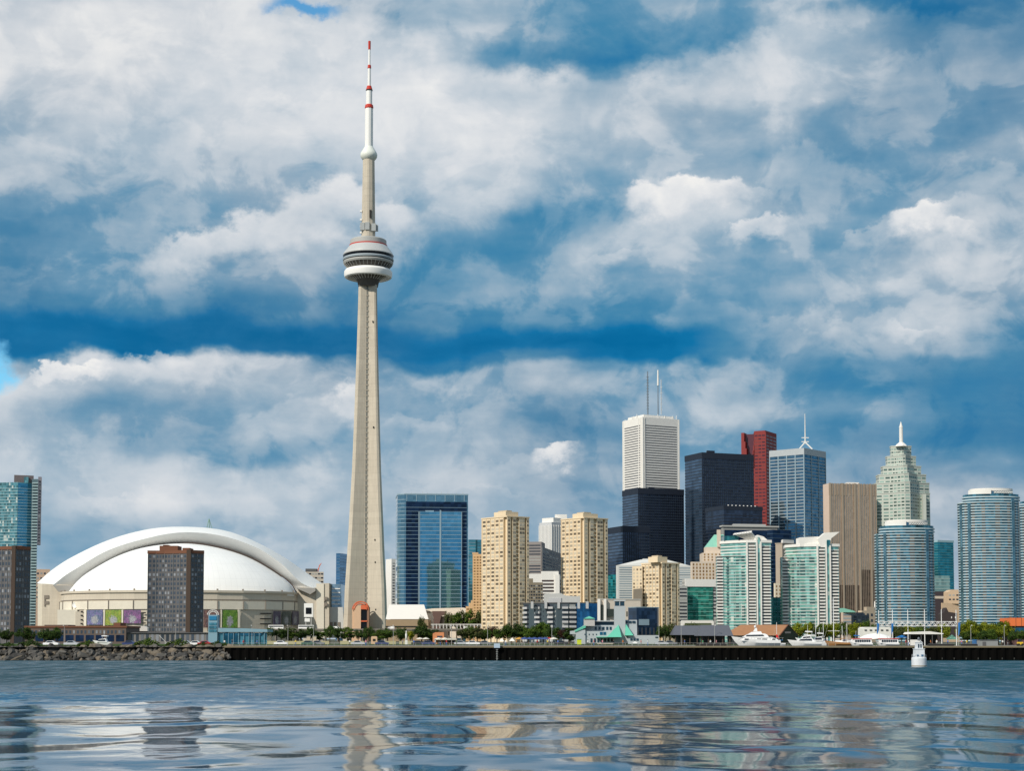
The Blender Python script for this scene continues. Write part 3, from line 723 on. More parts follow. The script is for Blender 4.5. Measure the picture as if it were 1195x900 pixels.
# dish on the drum and screen in front
ds = thing('satellite_dish', 'white satellite dish standing on the stadium annex roof', 'satellite dish', (X(87, Ys-70), Ys-70, Z(712, Ys-70)))
mm = MB(); rows = []; c0 = Vector((X(87.5, Ys-71), Ys-71, Z(706.5, Ys-71)))
for k in range(6):
    rr = 2.6*k/5
    rows.append([(c0.x+rr*math.cos(b), c0.y-.25*rr*rr*.4-1+.3*rr*math.sin(b), c0.z+rr*math.sin(b)) for b in [2*math.pi*i/20 for i in range(20)]])
mm.grid(rows, close=True).build('reflector', m_white, ds, smooth=True)
MB().tube((c0.x, c0.y, c0.z-.5), (c0.x+.5, c0.y+1, Z(712.2, Ys-70)), .3).build('mount', m_pod, ds)
Yv = 1400
sg = thing('screen_sign', 'white framed dark video screen on posts in front of the stadium', 'sign', (X(359.5, Yv), Yv, GZ))
prismpx([(354.8, 720.5), (354.8, 704.5), (365.2, 704.5), (365.2, 720.5)], Yv, 2.5, 'frame', m_white, sg)
prismpx([(356.8, 717), (356.8, 709.5), (363.6, 709.5), (363.6, 717)], Yv-.15, .3, 'screen', m_dglass, sg)
for a in (356.4, 362.6): prismpx([(a, 745), (a, 720.4), (a+1, 720.4), (a+1, 745)], Yv+.5, 1, 'post', m_pod, sg)
prismpx([(355.5, 726), (355.5, 722), (361.5, 722), (361.5, 726)], Yv+.2, 1.2, 'caption_board', m_white, sg)
# the green lattice peak seen over the roof
Yg = 1900
g = thing('lattice_peak', 'small green lattice pyramid rising just above the stadium roof', 'roof lantern', (X(244, Yg), Yg, GZ))
mg = M('pale_green_steel', (.22, .36, .28), .6); m = MB()
ap = Vector((X(244, Yg, 606), Yg, Z(605.5, Yg)))
bs = [Vector((X(a, Yg, 618), Yg+o, Z(640, Yg))) for a, o in ((236, 0), (246, -8), (254, 0), (244, 9))]
for i in range(4):
    m.tube(bs[i], ap, .45, n=4); m.tube(bs[i], bs[(i+1) % 4], .4, n=4)
    for k in (.35, .6): m.tube(bs[i].lerp(ap, k), bs[(i+1) % 4].lerp(ap, k), .3, n=4); m.tube(bs[i].lerp(ap, k-.25), bs[(i+1) % 4].lerp(ap, k), .25, n=4)
m.build('lattice', mg, g)
MB().box(bs[0].x, bs[2].x, Yg-8, Yg+9, GZ, Z(640, Yg)).build('base_block', m_conc, g)

# ------------------------------------------------------------------ towers of the skyline
def B(name, label, cat, xl, xc, xr, yt, Y, t=45, wall=None, py=742, d=None, group=None, body='wall', pts=None):
    pts = pts or plan(xl, xc, xr, Y, t, py, d); z1 = Z(yt, pts[1][1])
    r = blank(name, label, cat, pts, z1, group)
    MB().prism(dedupe(pts), GZ-.5, z1).build(body, wall, r)
    return r, pts, z1
w_cream = WN('cream_windows', (.12, .09, .055), (.46, .40, .30), .45)
w_dark = WN('dark_windows', (.03, .035, .045), (.30, .30, .28), .15)
w_amber = WN('amber_windows', (.16, .085, .025), (.30, .18, .06), .3)
m_cream = M('cream_precast', (.72, .585, .405), .85, var=.09, scale=.08, streak=.1)
m_wht = M('white_precast', (.72, .70, .66), .8, var=.04)
# two tall cream apartment towers + one shorter
def cream(label, xl, xc, xr, yt, ypent, Y, nf, t, pent, nl=5, nr=5):
    P = plan(xl, xc, xr, Y, t); L, C, Rr, Bk = P
    z1 = Z(yt, Y); e = (Rr-C)
    pts = notched(L, C, [(.86, .985, 1.6)])[:-1]+notched(C, Rr, [(.16, .24, 2.2), (.40, .54, 1.8), (.80, .88, 2.5)])+[Bk]
    pts = dedupe(pts)
    r = blank('apartment_tower', label, 'apartment tower', P, z1, 'cream apartment towers near the waterfront')
    MB().prism(pts, GZ-.5, z1).build('wall', m_cream, r)
    MB().prism(grow([L, C, Rr, Bk], .35), z1+.02, z1+.8).build('parapet', m_cream, r)
    def q(a, b): return C+(Rr-C)*a+(L-C)*b
    a0, a1 = pent
    MB().prism([q(a0, .04), q(a1, .04), q(a1, .5), q(a0, .5)], z1+.8, Z(ypent, Y)).build('penthouse', m_cream, r)
    PH = [o_ for o_ in r.children if o_.name.startswith('penthouse')][0]
    MB().prism([q(a0+.08, .08), q(a1-.25, .08), q(a1-.25, .4), q(a0+.08, .4)], Z(ypent, Y), Z(ypent-1.6, Y)).build('lift_housing', M('pent_grey', (.45, .38, .28), .8), PH)
    wn_ = Wins(r, w_cream); zb = GZ+3
    wn_.face(L, C, zb, z1-1.0, nf, nl, .64, .58, 0.02, .86)
    wn_.face(C, Rr, zb, z1-1.0, nf, 1, .62, .5, .01, .15)
    wn_.face(C, Rr, zb, z1-1.0, nf, 1, .8, .55, .25, .40)
    wn_.face(C, Rr, zb, z1-1.0, nf, 2, .80, .58, .55, .79)
    wn_.face(C, Rr, zb, z1-1.0, nf, 1, .6, .5, .89, .99)
    wn_.flush(100) if False else None
    wn_.face(Rr, Bk, zb, z1-1.0, nf, 5, .56, .52); wn_.face(Bk, L, zb, z1-1.0, nf, 6, .56, .52)
    wn_.flush()
    # shallow bay piers and balcony slabs in the recess
    fins(r, L, C, GZ, z1-.5, nl, .5, .45, m_cream, 'pier', u0=.02, u1=.86)
    fh = (z1-1-zb)/nf
    P0 = C+e*.40; P1 = C+e*.54; dd = e.normalized(); nn = Vector((dd.y, -dd.x))
    m = MB().prism([P0-nn*1.7, P1-nn*1.7, P1-nn*.3, P0-nn*.3][::-1], GZ, GZ+.9); p = m.build('balcony', m_cream, r)
    stack(r, 'balcony', p, [zb-GZ+fh*k for k in range(nf)])
    return r
cream('tall cream apartment tower nearest the blue glass office block', 562, 592, 617.5, 603.5, 597, 1100, 30, 52, (-.02, .55), 5)
cream('tall cream apartment tower above the curved slate apartment block', 655, 682, 709.5, 605, 599, 1120, 30, 52, (.0, .62), 5)
r = cream('shorter cream apartment tower left of the white-topped green block', 749, 773, 793, 658, 650, 1000, 19, 52, (-.2, .35), 5)
# its lower wing on the left
P = plan(738, 750, 760, 1004, 20)
b, P, z1 = B('apartment_wing', 'low cream wing with a grey end wall beside the shorter cream tower', 'building', 738, 750, 762, 661, 1012, 14, m_cream)
Wins(b, w_cream).face(P[0], P[1], GZ+20, z1-1, 12, 3, .5, .5).face(P[1], P[2], GZ+20, z1-1, 12, 2, .5, .5).flush()
prismpx([(739.2, 745), (739.2, 688), (749.6, 687), (749.6, 745)], 1007.6, 2, 'end_wall', M('taupe_wall', (.22, .19, .15), .9), b)

# blue glass office block
m_bg = G('blue_glass', (.13, .36, .52), .88, cw=3.2, ch=3.55, var=.14, wob=.003, rough=.03)
m_bgd = G('navy_glass', (.012, .03, .07), .7, cw=3.2, ch=3.55, var=.4, rough=.12)
m_bgl = G('pale_blue_glass', (.15, .29, .37), .8, cw=3.6, ch=3.55, var=.18)
m_fr = M('pale_frame', (.26, .36, .42), .5, metal=.2, var=.05)
Yb = 1450; TH = R(6.3); ub = Vector((math.cos(TH), math.sin(TH))); nb = Vector((ub.y, -ub.x))
oB = Vector((X(463.5, Yb), Yb)); zb1 = Z(577.5, Yb)
def bu(px):   # distance along the facade for a bearing
    s_ = (px-597.5)/F; return (s_*oB.y-oB.x)/(ub.x-s_*ub.y)
def bq(u, o=0.0): return oB+ub*u+nb*o
UE = bu(546)
pb_ = [bq(0, -45), bq(0, -6), bq(1.8, -1.8), bq(6, 0), bq(UE, 0), bq(UE, -45)]
r = thing('office_block', 'wide blue glass office block with a raised central glass panel and rounded left corner', 'office tower', (bq(UE/2).x, bq(UE/2).y, GZ))
def pan(name, p0, p1, z0, z1, o0, o1, mat):
    a, b = bu(p0), bu(p1); return MB().prism([bq(a, o1), bq(b, o1), bq(b, o0), bq(a, o0)], z0, z1).build(name, mat, r)
MB().prism(pb_, GZ, zb1).build('curtain_wall', m_bgl, r)
pan('dark_glazing', 473.5, 544.5, Z(723, Yb), Z(585.5, Yb), -.5, .5, m_bgd)
pan('central_panel', 489.5, 538, Z(723, Yb), Z(597.5, Yb), .6, 2.6, m_bg)
pan('centre_mullion', 512.6, 514.4, Z(723, Yb), Z(595.5, Yb), 2.7, 3.2, m_fr)
for a in (487.8, 489.0, 538): pan('mullion', a, a+.7, Z(723, Yb), Z(597.5, Yb), 2.61, 2.9, m_fr)
fh = 3.55
stack(r, 'x', pan('floor_band', 473.5, 544.5, GZ, GZ+.45, .51, .75, M('band_blue', (.16, .24, .30), .4, metal=.3)), [fh*k for k in range(4, int((Z(586, Yb)-GZ)/fh))])
stack(r, 'x', pan('floor_band', 490, 538, GZ, GZ+.42, 2.61, 2.75, m_fr), [fh*k for k in range(4, int((Z(598, Yb)-GZ)/fh)+1)])
ps = [pb_[0], pb_[1], pb_[2], pb_[3], bq(bu(473.4), 0), bq(bu(473.4), -3)]
m = MB(); m.prism(grow(ps, .12), GZ, GZ+.5); stack(r, 'x', m.build('floor_band', m_fr, r), [fh*k for k in range(4, int((zb1-GZ)/fh))])
for i in range(7): pan('fin', 477+i*11.2-3, 477.7+i*11.2-3, Z(585, Yb), zb1+.6, .05, .5, m_fr)
MB().prism(grow(pb_, .3), zb1+.01, zb1+1.2).build('parapet', m_fr, r)
pan('planter', 496, 506, Z(597.5, Yb), Z(595.8, Yb), .6, 1.3, m_fr)
rnd = random.Random(4)
for i in range(12):
    q = bq(8+i*4.6+rnd.uniform(-1, 1), -2); MB().tube((q.x, q.y, zb1+1.2), (q.x, q.y, zb1+1.2+rnd.uniform(.8, 2.0)), .2, n=4).build('roof_post', m_pod, r)
# what stands left / right of it
b, P, z1 = B('office_slab', 'white concrete slab with small dark windows between the concrete tower and the blue block', 'office tower', 450, 456.5, 466, 652.5, 1620, 60, m_wht)
Wins(b, w_dark).face(P[1], P[2], GZ+6, z1-3, 26, 2, .62, .42, .05, .95).flush(60)
b, P, z1 = B('glass_tower', 'distant slim blue glass tower behind the left side of the concrete tower', 'office tower', 392, 396, 410, 646, 2100, 20, G('far_blue', (.10, .24, .40), .7, cw=5, ch=4, var=.15))
rings(b, P, GZ, z1, 30, .12, M('far_band', (.12, .2, .3), .5)); MB().prism([P[0].lerp(P[1], .5), P[1]+(P[2]-P[1])*.0, P[1]+(P[2]-P[1])*.4, P[0].lerp(P[3], .4)], Z(665, 2100), Z(664, 2100)).build('ledge', m_fr, b)
b, P, z1 = B('office_block', 'distant pale building with a dark flat top and an orange crane on it', 'office building', 354, 356, 377.5, 667.5, 1900, 80, M('pale_buff', (.55, .48, .40), .8))
MB().prism(grow([P[1], P[1]+(P[2]-P[1])*.6, P[1]+(P[2]-P[1])*.6+Vector((0, 12)), P[1]+Vector((0, 12))], .1), z1, Z(664, 1900)).build('plant_room', M('grey_dark', (.12, .12, .12), .8), b)
Wins(b, w_dark).face(P[1], P[2], Z(686, 1900), z1, 4, 6, .8, .4).flush()
cr = thing('tower_crane', 'small orange tower crane on top of the distant pale building', 'crane', (X(370, 1890), 1905, Z(667, 1900)))
m = MB(); a0 = (X(369.5, 1905), 1905, Z(676, 1905)); a1 = (X(372, 1905), 1905, Z(660.5, 1905)); m.tube(a0, a1, .5, n=4); m.build('mast', m_or, cr)
MB().tube(a1, (X(374.5, 1905), 1905, Z(657.5, 1905)), .4, n=4).build('jib', m_or, cr)
MB().tube((X(369.2, 1905), 1905, Z(667, 1905)), (X(373.8, 1905), 1905, Z(658.5, 1905)), .35, n=4).build('stay', m_or, cr)
b, P, z1 = B('glass_tower', 'teal glass tower showing just right of the blue glass office block', 'office tower', 540, 547, 566, 630, 1620, 75, G('teal_glass', (.10, .34, .40), .8, cw=3.4, ch=3.8))
rings(b, P, Z(690, 1620), z1, 16, .2, m_fr); strip(b, P[1], P[2], GZ, z1, .42, .52, M('deep_teal', (.02, .12, .15), .3), 'vertical_strip', off=.4)
strip(b, P[1], P[2], GZ, Z(683, 1620), .3, 1, m_bgd, 'dark_base', off=.5)
# stepped amber hotel
P = plan(549, 553, 572, 1300, 10); m_amb = M('amber_brick', (.66, .42, .22), .85, var=.05)
r = blank('stepped_building', 'stepped amber-coloured building squeezed left of the first cream tower', 'building', P, 0)
Y1 = 1300
for k, (a, b_, yt) in enumerate(((551.5, 566, 647), (549.5, 551.4, 667+34), (547, 549.4, 704), (543.5, 546.9, 708))):
    MB().box(X(a, Y1), X(b_, Y1), Y1+k*.01, Y1+24, GZ, Z(yt, Y1)).build('wall', m_amb, r)
Wins(r, w_amber).face((X(552, Y1), Y1), (X(566, Y1), Y1), Z(728, Y1), Z(649, Y1), 24, 4, .62, .5, 0, 1).face((X(544, Y1), Y1), (X(551.5, Y1), Y1), Z(730, Y1), Z(709, Y1), 5, 2, .8, .4).flush(100)
MB().box(X(551, Y1), X(558, Y1), Y1-.2, Y1+10, Z(647, Y1), Z(645.2, Y1)).build('parapet', m_amb, r)
# convention centre sheds
r = thing('convention_hall', 'low hall with a sloping white metal roof beside the tower foot', 'hall', (X(475, 1300), 1300, GZ))
xq = [X(a, 1300) for a in (450, 492, 500)]
MB().add([(xq[0], 1300, Z(723, 1300)), (xq[2], 1300, Z(723, 1300)), (xq[1], 1335, Z(706, 1335)), (xq[0], 1335, Z(706, 1335)), (xq[0], 1370, GZ), (xq[2], 1370, GZ)], [(0, 1, 2, 3), (3, 2, 5, 4), (1, 5, 2)]).build('roof', M('hall_white', (.74, .70, .64), .7, var=.03), r)
MB().box(xq[0], xq[2]-.2, 1300.3, 1368, GZ, Z(723.4, 1300)).build('wall', M('hall_brown', (.33, .24, .15), .85), r)
MB().box(xq[0], xq[2]-.4, 1299.7, 1300.25, Z(732, 1300), Z(731, 1300)).build('vent_strip', m_dk, r)
r = thing('convention_hall', 'long cream hall with a rounded roof end left of the amber stepped building', 'hall', (X(527, 1330), 1340, GZ))
pts = [(493, 745), (494, 712), (505, 710.5), (541, 709.5), (549, 712), (554, 716), (558, 724), (560, 745)]
prismpx(pts, 1340, 60, 'wall', M('hall_cream', (.74, .66, .55), .75, var=.04), r)
prismpx([(494, 715.5), (494, 714), (505, 714), (505, 715.5)], 1339.6, .5, 'groove', m_shad, r)
r = thing('stair_tower', 'brown angular brick stack in front of the cream hall', 'stack', (X(511, 1290), 1290, GZ))
mbk = M('brown_brick', (.14, .085, .07), .9)
prismpx([(506, 735), (506, 721), (504.5, 717), (504.5, 713.6), (520.5, 713.6), (520.5, 718), (515, 719), (513, 727), (513, 735)], 1290, 8, 'wall', mbk, r)
r = thing('silo', 'low tan drum beside the brown brick stack', 'drum', (X(518, 1292), 1296, GZ))
MB().lathe([(3.6, GZ), (3.6, Z(719.5, 1290))], 20, (X(518, 1296), 1300)).build('wall', M('tan_drum', (.50, .36, .27), .8), r, smooth=30)
# group behind / between the two cream towers
b, P, z1 = B('office_tower', 'pale grey ribbed tower with a white penthouse behind the second cream tower', 'office tower', 629.5, 644, 668, 609.5, 1750, 50, M('grey_rib', (.50, .51, .52), .7))
fins(b, P[0], P[1], GZ, z1-3, 9, .9, .5, m_wht); fins(b, P[1], P[2], GZ, z1-3, 9, 1.1, .6, m_wht)
MB().prism([P[1]+Vector((2, 4)), P[2]+Vector((-1, 3)), P[3], P[0]+Vector((3, 0))], z1+.01, Z(604, 1750)).build('penthouse', m_wht, b)
MB().box(X(648, 1760), X(662, 1760), 1762, 1772, Z(605, 1750), Z(600.5, 1760)).build('lift_housing', m_wht, b)
b, P, z1 = B('office_block', 'dull mauve-grey office block with dark window bands between the two cream towers', 'office tower', 604, 632, 636, 632.5, 1560, 8, M('mauve_grey', (.27, .245, .235), .8))
m_mg = M('mauve_grey', (.27, .245, .235), .8)
Wins(b, w_dark, 'window').face(P[0], P[1], Z(690, 1560), z1-2, 16, 1, .92, .42).face(P[1], P[2], Z(690, 1560), z1-7, 14, 1, .9, .42).flush()
b, P, z1 = B('office_block', 'grey office block with square dark windows right of the mauve-grey one', 'office tower', 632.5, 633, 662, 638.5, 1540, 10, M('mid_grey', (.23, .23, .235), .8), d=20)
Wins(b, w_dark).face(P[1], P[2], Z(690, 1540), z1-2, 13, 8, .75, .45).flush()
b, P, z1 = B('hotel', 'white stepped hotel with dark window ribbons between the two cream towers', 'hotel', 612, 617, 666, 672, 1300, 80, m_wht, d=30)
for k, (a, c, yt) in enumerate(((617, 637, 670), (632, 652, 667), (646.5, 652, 669))):
    MB().box(X(a, 1300), X(c, 1300), 1299.7-k*.3, 1312, GZ, Z(yt, 1300)).build('wall', m_wht, b)
MB().box(X(648, 1300), X(653, 1300), 1298, 1312, GZ, Z(671, 1300)).build('pier', m_wht, b)
wv = Wins(b, WN('brown_ribbon', (.05, .035, .03), (.12, .08, .06), .2)); wv.face((X(632, 1300), 1299.2), (X(647, 1300), 1299.2), Z(704, 1300), Z(676, 1300), 7, 1, .95, .45).face((X(653.5, 1300), 1302), (X(661, 1300), 1302), Z(704, 1300), Z(676, 1300), 7, 1, .9, .5).flush()
b, P, z1 = B('office_block', 'small olive-brown office block with a grid of windows tucked behind the first cream tower', 'office building', 612, 616, 633.5, 680, 1230, 78, M('olive_brown', (.26, .22, .16), .85))
Wins(b, w_dark).face(P[1], P[2], Z(707, 1230), z1-1.5, 7, 6, .7, .55).flush()
b2 = [P[1]+(P[2]-P[1])*.0, P[1]+(P[2]-P[1])*.35, P[1]+(P[2]-P[1])*.35+Vector((0, 8)), P[1]+Vector((0, 8))]
MB().prism(b2, z1+.01, Z(675.5, 1230)).build('roof_step', M('olive_brown', (.26, .22, .16), .85), b)

# ------------------------------------------------------------------ financial district
m_blk = G('black_steel_glass', (.022, .038, .07), .55, cw=2.3, ch=3.8, var=.45, rough=.16, wob=.012)
m_blks = G('sky_lit_side_glass', (.07, .12, .19), .65, cw=3, ch=3.8, var=.3, rough=.14)  # same black glass, paler: the left face's blue sky reflection is painted in
m_blkf = M('black_frame', (.016, .022, .036), .5, var=.05)
def black(label, xl, xc, xr, yt, Y, nf, t=20, top=None, xlab='black office towers'):
    b, P, z1 = B('office_tower', label, 'office tower', xl, xc, xr, yt, Y, t, m_blk, py=620, group=xlab, body='curtain_wall')
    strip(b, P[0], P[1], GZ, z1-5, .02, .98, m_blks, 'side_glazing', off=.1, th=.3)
    zb = Z(735, Y)
    nv = max(8, int((P[2]-P[1]).length/2.6))
    fins(b, P[1], P[2], GZ, z1, nv, .45, .45, m_blkf, 'mullion_frame')
    fh = (z1-7-zb)/nf
    e = [P[0], P[1], P[2], P[2]+Vector((-.5, .5)), P[1]+Vector((0, .9)), P[0]+Vector((.5, .5))]
    m = MB().prism(grow(P, .3), GZ, GZ+fh*.36); p = m.build('floor_band', M('black_band', (.035, .05, .075), .45, metal=.2), b)
    stack(b, 'floor_band', p, [zb-GZ+fh*k for k in range(nf)])
    MB().prism(grow(P, .5), z1-6.5, z1+.4).build('crown_band', m_blkf, b)
    return b, P, z1
bt, BP, bz = black('tall black office tower directly below the white bank tower', 727, 745, 798.5, 570, 1900, 50, 68)
MB().prism([BP[1]+(BP[2]-BP[1])*.25+Vector((0, 12)), BP[1]+(BP[2]-BP[1])*.38+Vector((0, 12)), BP[1]+(BP[2]-BP[1])*.38+Vector((0, 20)), BP[1]+(BP[2]-BP[1])*.25+Vector((0, 20))], bz, Z(568, 1912)).build('rooftop_unit', m_blkf, bt)
black('low black office block left of the paired black towers', 709, 727, 758, 614.5, 1780, 30, 68)
bt, BP, bz = black('broad black office tower left of the red tower', 800.5, 820, 880.5, 528.5, 1850, 56, 68)
MB().prism([BP[1]+(BP[2]-BP[1])*.12+Vector((0, 12)), BP[1]+(BP[2]-BP[1])*.27+Vector((0, 12)), BP[1]+(BP[2]-BP[1])*.27+Vector((0, 20)), BP[1]+(BP[2]-BP[1])*.12+Vector((0, 20))], bz, Z(525.5, 1862)).build('rooftop_unit', m_blkf, bt)
b, P, z1 = B('office_tower', 'lower glossy black block in front of the broad black tower', 'office tower', 824, 845, 890.5, 590.5, 1720, 68, m_blk, py=620, group='black office towers')
MB().prism(grow(P, .4), z1-4, z1+.3).build('crown_band', m_blkf, b)
zb = Z(735, 1720); fh = (z1-7-zb)/36; p = MB().prism(grow(P, .2), GZ, GZ+fh*.3).build('floor_band', m_blkf, b); stack(b, 'f', p, [zb-GZ+fh*k for k in range(36)])
for i in range(8):
    u = .1+i*.1; q = P[1].lerp(P[2], u); MB().box(q.x, q.x+1.2, q.y+.5, q.y+1.5, z1+.3, z1+1.2).build('roof_lamp', m_white, b)
# white bank tower
Yw = 2050
b, P, z1 = B('office_tower', 'tall white office tower with two masts on its roof', 'office tower', 727.5, 750, 794, 486.5, Yw, 62, m_wht, py=530)
L, C, Rr, Bk = P; wq = Wins(b, WN('white_tower_glass', (.045, .045, .05), (.08, .08, .08), .2))
zl = Z(605, Yw); n = 38
wq.face(L, C, zl, z1-9, n, 1, .86, .42, .02, .98).face(C, Rr, zl, z1-9, n, 1, .90, .42, .02, .98).flush(100)
for u in (.80, .90): strip(b, L, C, GZ, z1-1, u, u+.03, m_wht, 'pier', off=.6, th=.5)
for u in (.0, .045): strip(b, C, Rr, GZ, z1-1, u, u+.02, m_wht, 'pier', off=.6, th=.5)
strip(b, C, Rr, GZ, z1-1, .97, 1, m_wht, 'pier', off=.6, th=.5); strip(b, L, C, GZ, z1-1, 0, .03, m_wht, 'pier', off=.6, th=.5)
MB().prism(grow([L, C, Rr, Bk], -5), z1, Z(483, Yw)).build('roof_block', m_wht, b)
m_mast = M('mast_grey', (.16, .20, .24), .6)
def mast(px, ytop, ybase, r_, mt_, root, nm='mast', rungs=0, Y=Yw+20):
    m = MB(); x = X(px, Y, ytop); z0 = Z(ybase, Y); z1 = Z(ytop, Y); m.tube((x, Y, z0), (x, Y, z1), r_, r_*.7, 5); mo = m.build(nm, mt_, root)
    for k in range(rungs):
        z = z0+(z1-z0)*(.12+.8*k/rungs); MB().box(x-1.3, x+1.3, Y-.4, Y+.4, z, z+1.6).build('antenna_bay', mt_, mo)
mast(755.7, 433.5, 484, 1.0, m_mast, b, rungs=12); mast(767.8, 432, 450, 1.3, m_wht, b); mast(767.8, 450, 484, .8, m_mast, b); mast(771.5, 443, 484, .9, M('mast_pale', (.45, .5, .55), .6), b, rungs=5)
rr = random.Random(2)
for i in range(14):
    u = rr.uniform(.05, .95); q = (L.lerp(C, u) if i % 2 else C.lerp(Rr, u))+Vector((1, 6)); MB().tube((q.x, q.y, z1), (q.x, q.y, z1+rr.uniform(2, 6)), .4, n=4).build('roof_aerial', m_wht, b)
# red granite tower, notched top
Yr = 2080; m_rd = M('red_granite', (.22, .032, .03), .7, var=.08, scale=.05); m_rg = WN('red_glass', (.05, .015, .02), (.14, .035, .03), .3)
P = plan(866.5, 893.5, 908, Yr, 30, 560); L, C, Rr, Bk = P
r = blank('office_tower', 'dark red granite tower with a stepped left shoulder', 'office tower', P, 0)
z1 = Z(502.5, Yr)
up = plan(866.5, 893.5, 908, Yr, 30, 520)
D = L.lerp(C, .55)
MB().prism([D, C, Rr, Bk], GZ, z1).build('wall', m_rd, r)
for k in range(6):
    a = L.lerp(C, .02+k*.0); q0 = L.lerp(C, .28+.045*k); q1 = L.lerp(C, .28+.045*(k+1)); bk = L.lerp(Bk, .5)
zst = [(0, .14, 538), (.14, .22, 530)]
MB().prism([L.lerp(C, 0), L.lerp(C, .55), Bk.lerp(Rr, .3), Bk], GZ, Z(546, Yr)).build('wall', m_rd, r)
for k in range(5):
    MB().prism([L.lerp(C, .0), L.lerp(C, .32-.05*k), L.lerp(C, .32-.05*k)+Vector((6, 14)), L+Vector((6, 14))], Z(546-8*k, Yr), Z(538-8*k+.05, Yr) if k < 4 else Z(503.5, Yr)).build('shoulder_step', m_rd, r)
for k in range(6):
    MB().prism([L.lerp(C, .56-.0), L.lerp(C, .52-.025*k), L.lerp(C, .52-.025*k)+Vector((3, 10)), L.lerp(C, .56)+Vector((3, 10))][::-1], Z(546, Yr)-.1, Z(538-5*k*0-0, Yr) if False else Z(514+5.5*k, Yr)).build('shoulder_step', m_rd, r)
MB().prism([L.lerp(C, .06)+Vector((2, 7)), L.lerp(C, .8)+Vector((7, 14)), Rr+Vector((-3, 8)), Bk], GZ, Z(504.5, Yr)).build('recessed_wall', M('maroon_glass', (.10, .03, .045), .3, spec=.6), r)
wq = Wins(r, m_rg); wq.face(D, C, Z(640, Yr), z1-4, 34, 3, .8, .45).face(C, Rr, Z(640, Yr), z1-4, 34, 3, .8, .45); wq.face(L, D, Z(640, Yr), Z(547, Yr), 22, 3, .8, .45).flush(100)
strip(r, C, Rr, GZ, z1-2, .0, .05, m_rd, 'pier', off=.9, th=.8)
# blue-grey glass tower with an aerial
Yq = 1950; m_by = G('bay_blue_glass', (.14, .25, .33), .8, cw=3.3, ch=4.0, var=.25, rough=.05)
b, P, z1 = B('office_tower', 'blue-grey glass office tower with a white aerial on top', 'office tower', 900, 938.5, 965, 530.5, Yq, 40, m_by, py=560, body='curtain_wall')
rings(b, P, Z(690, Yq), z1-1, 42, .26, M('bay_band', (.34, .38, .40), .5, metal=.2), .3)
fins(b, P[0], P[1], GZ, z1, 4, 1.4, .6, m_fr, 'pier'); fins(b, P[1], P[2], GZ, z1, 3, 1.4, .6, m_fr, 'pier')
MB().prism(grow(P, .6), z1, Z(523, Yq)).build('crown_band', M('crown_grey', (.40, .43, .45), .6), b)
zc = Z(523, Yq+10); xm = X(939.5, Yq+25, 500)
for s in (-1, 1): MB().tube((xm+s*8, Yq+22, zc), (xm, Yq+25, zc+9), .8, n=5).build('strut', m_wht, b)
MB().tube((xm, Yq+25, zc+7), (xm, Yq+25, Z(483, Yq+25)), .9, .35, 6).build('mast', m_wht, b)
for k in (13, 18): MB().box(xm-4.5, xm+4.5, Yq+24.5, Yq+25.5, zc+k-4, zc+k-3).build('crossarm', m_wht, b)
# bronze tower
Yz = 1700; m_go = G('bronze_glass', (.52, .39, .29), .75, cw=2.2, ch=3.4, var=.12, rough=.22, wob=.015); m_gp = M('bronze_panel', (.40, .32, .24), .5, metal=.3)
b, P, z1 = B('office_tower', 'bronze glass office tower with a brown lower part behind the right-hand teal condo', 'office tower', 962, 968, 1024, 564.5, Yz, 78, m_go, py=600, body='curtain_wall')
e = P[2]-P[1]
fins(b, P[1], P[2], GZ, z1+.3, 26, .35, .4, m_gp)
for u in (.0, .26, .52, .62, .86): strip(b, P[1], P[2], GZ, z1+.6, u, u+.035, m_gp, 'pier', off=1.0, th=1.2)
strip(b, P[0], P[1], GZ, z1+.2, 0, 1, M('pale_pink_stone', (.60, .47, .38), .8), 'side_wall', off=.2)
strip(b, P[1], P[2], GZ, Z(683, Yz), .0, 1, G('brown_glass', (.10, .065, .045), .5, cw=2.2, ch=3.4, var=.4, rough=.2), 'lower_glazing', off=.25, th=.3)
strip(b, P[1], P[2], GZ, Z(665, Yz), .66, 1, G('brown_glass', (.10, .065, .045), .5, cw=2.2, ch=3.4, var=.4, rough=.2), 'lower_glazing', off=.28, th=.3)
MB().prism([P[1]+e*.42+Vector((0, 10)), P[1]+e*.68+Vector((0, 10)), P[1]+e*.68+Vector((0, 25)), P[1]+e*.42+Vector((0, 25))], z1, Z(561.5, Yz)).build('roof_block', m_wht, b)
fins(b, P[1], P[2], Z(578, Yz), z1+.5, 16, .9, .55, m_gp, 'crown_fin')
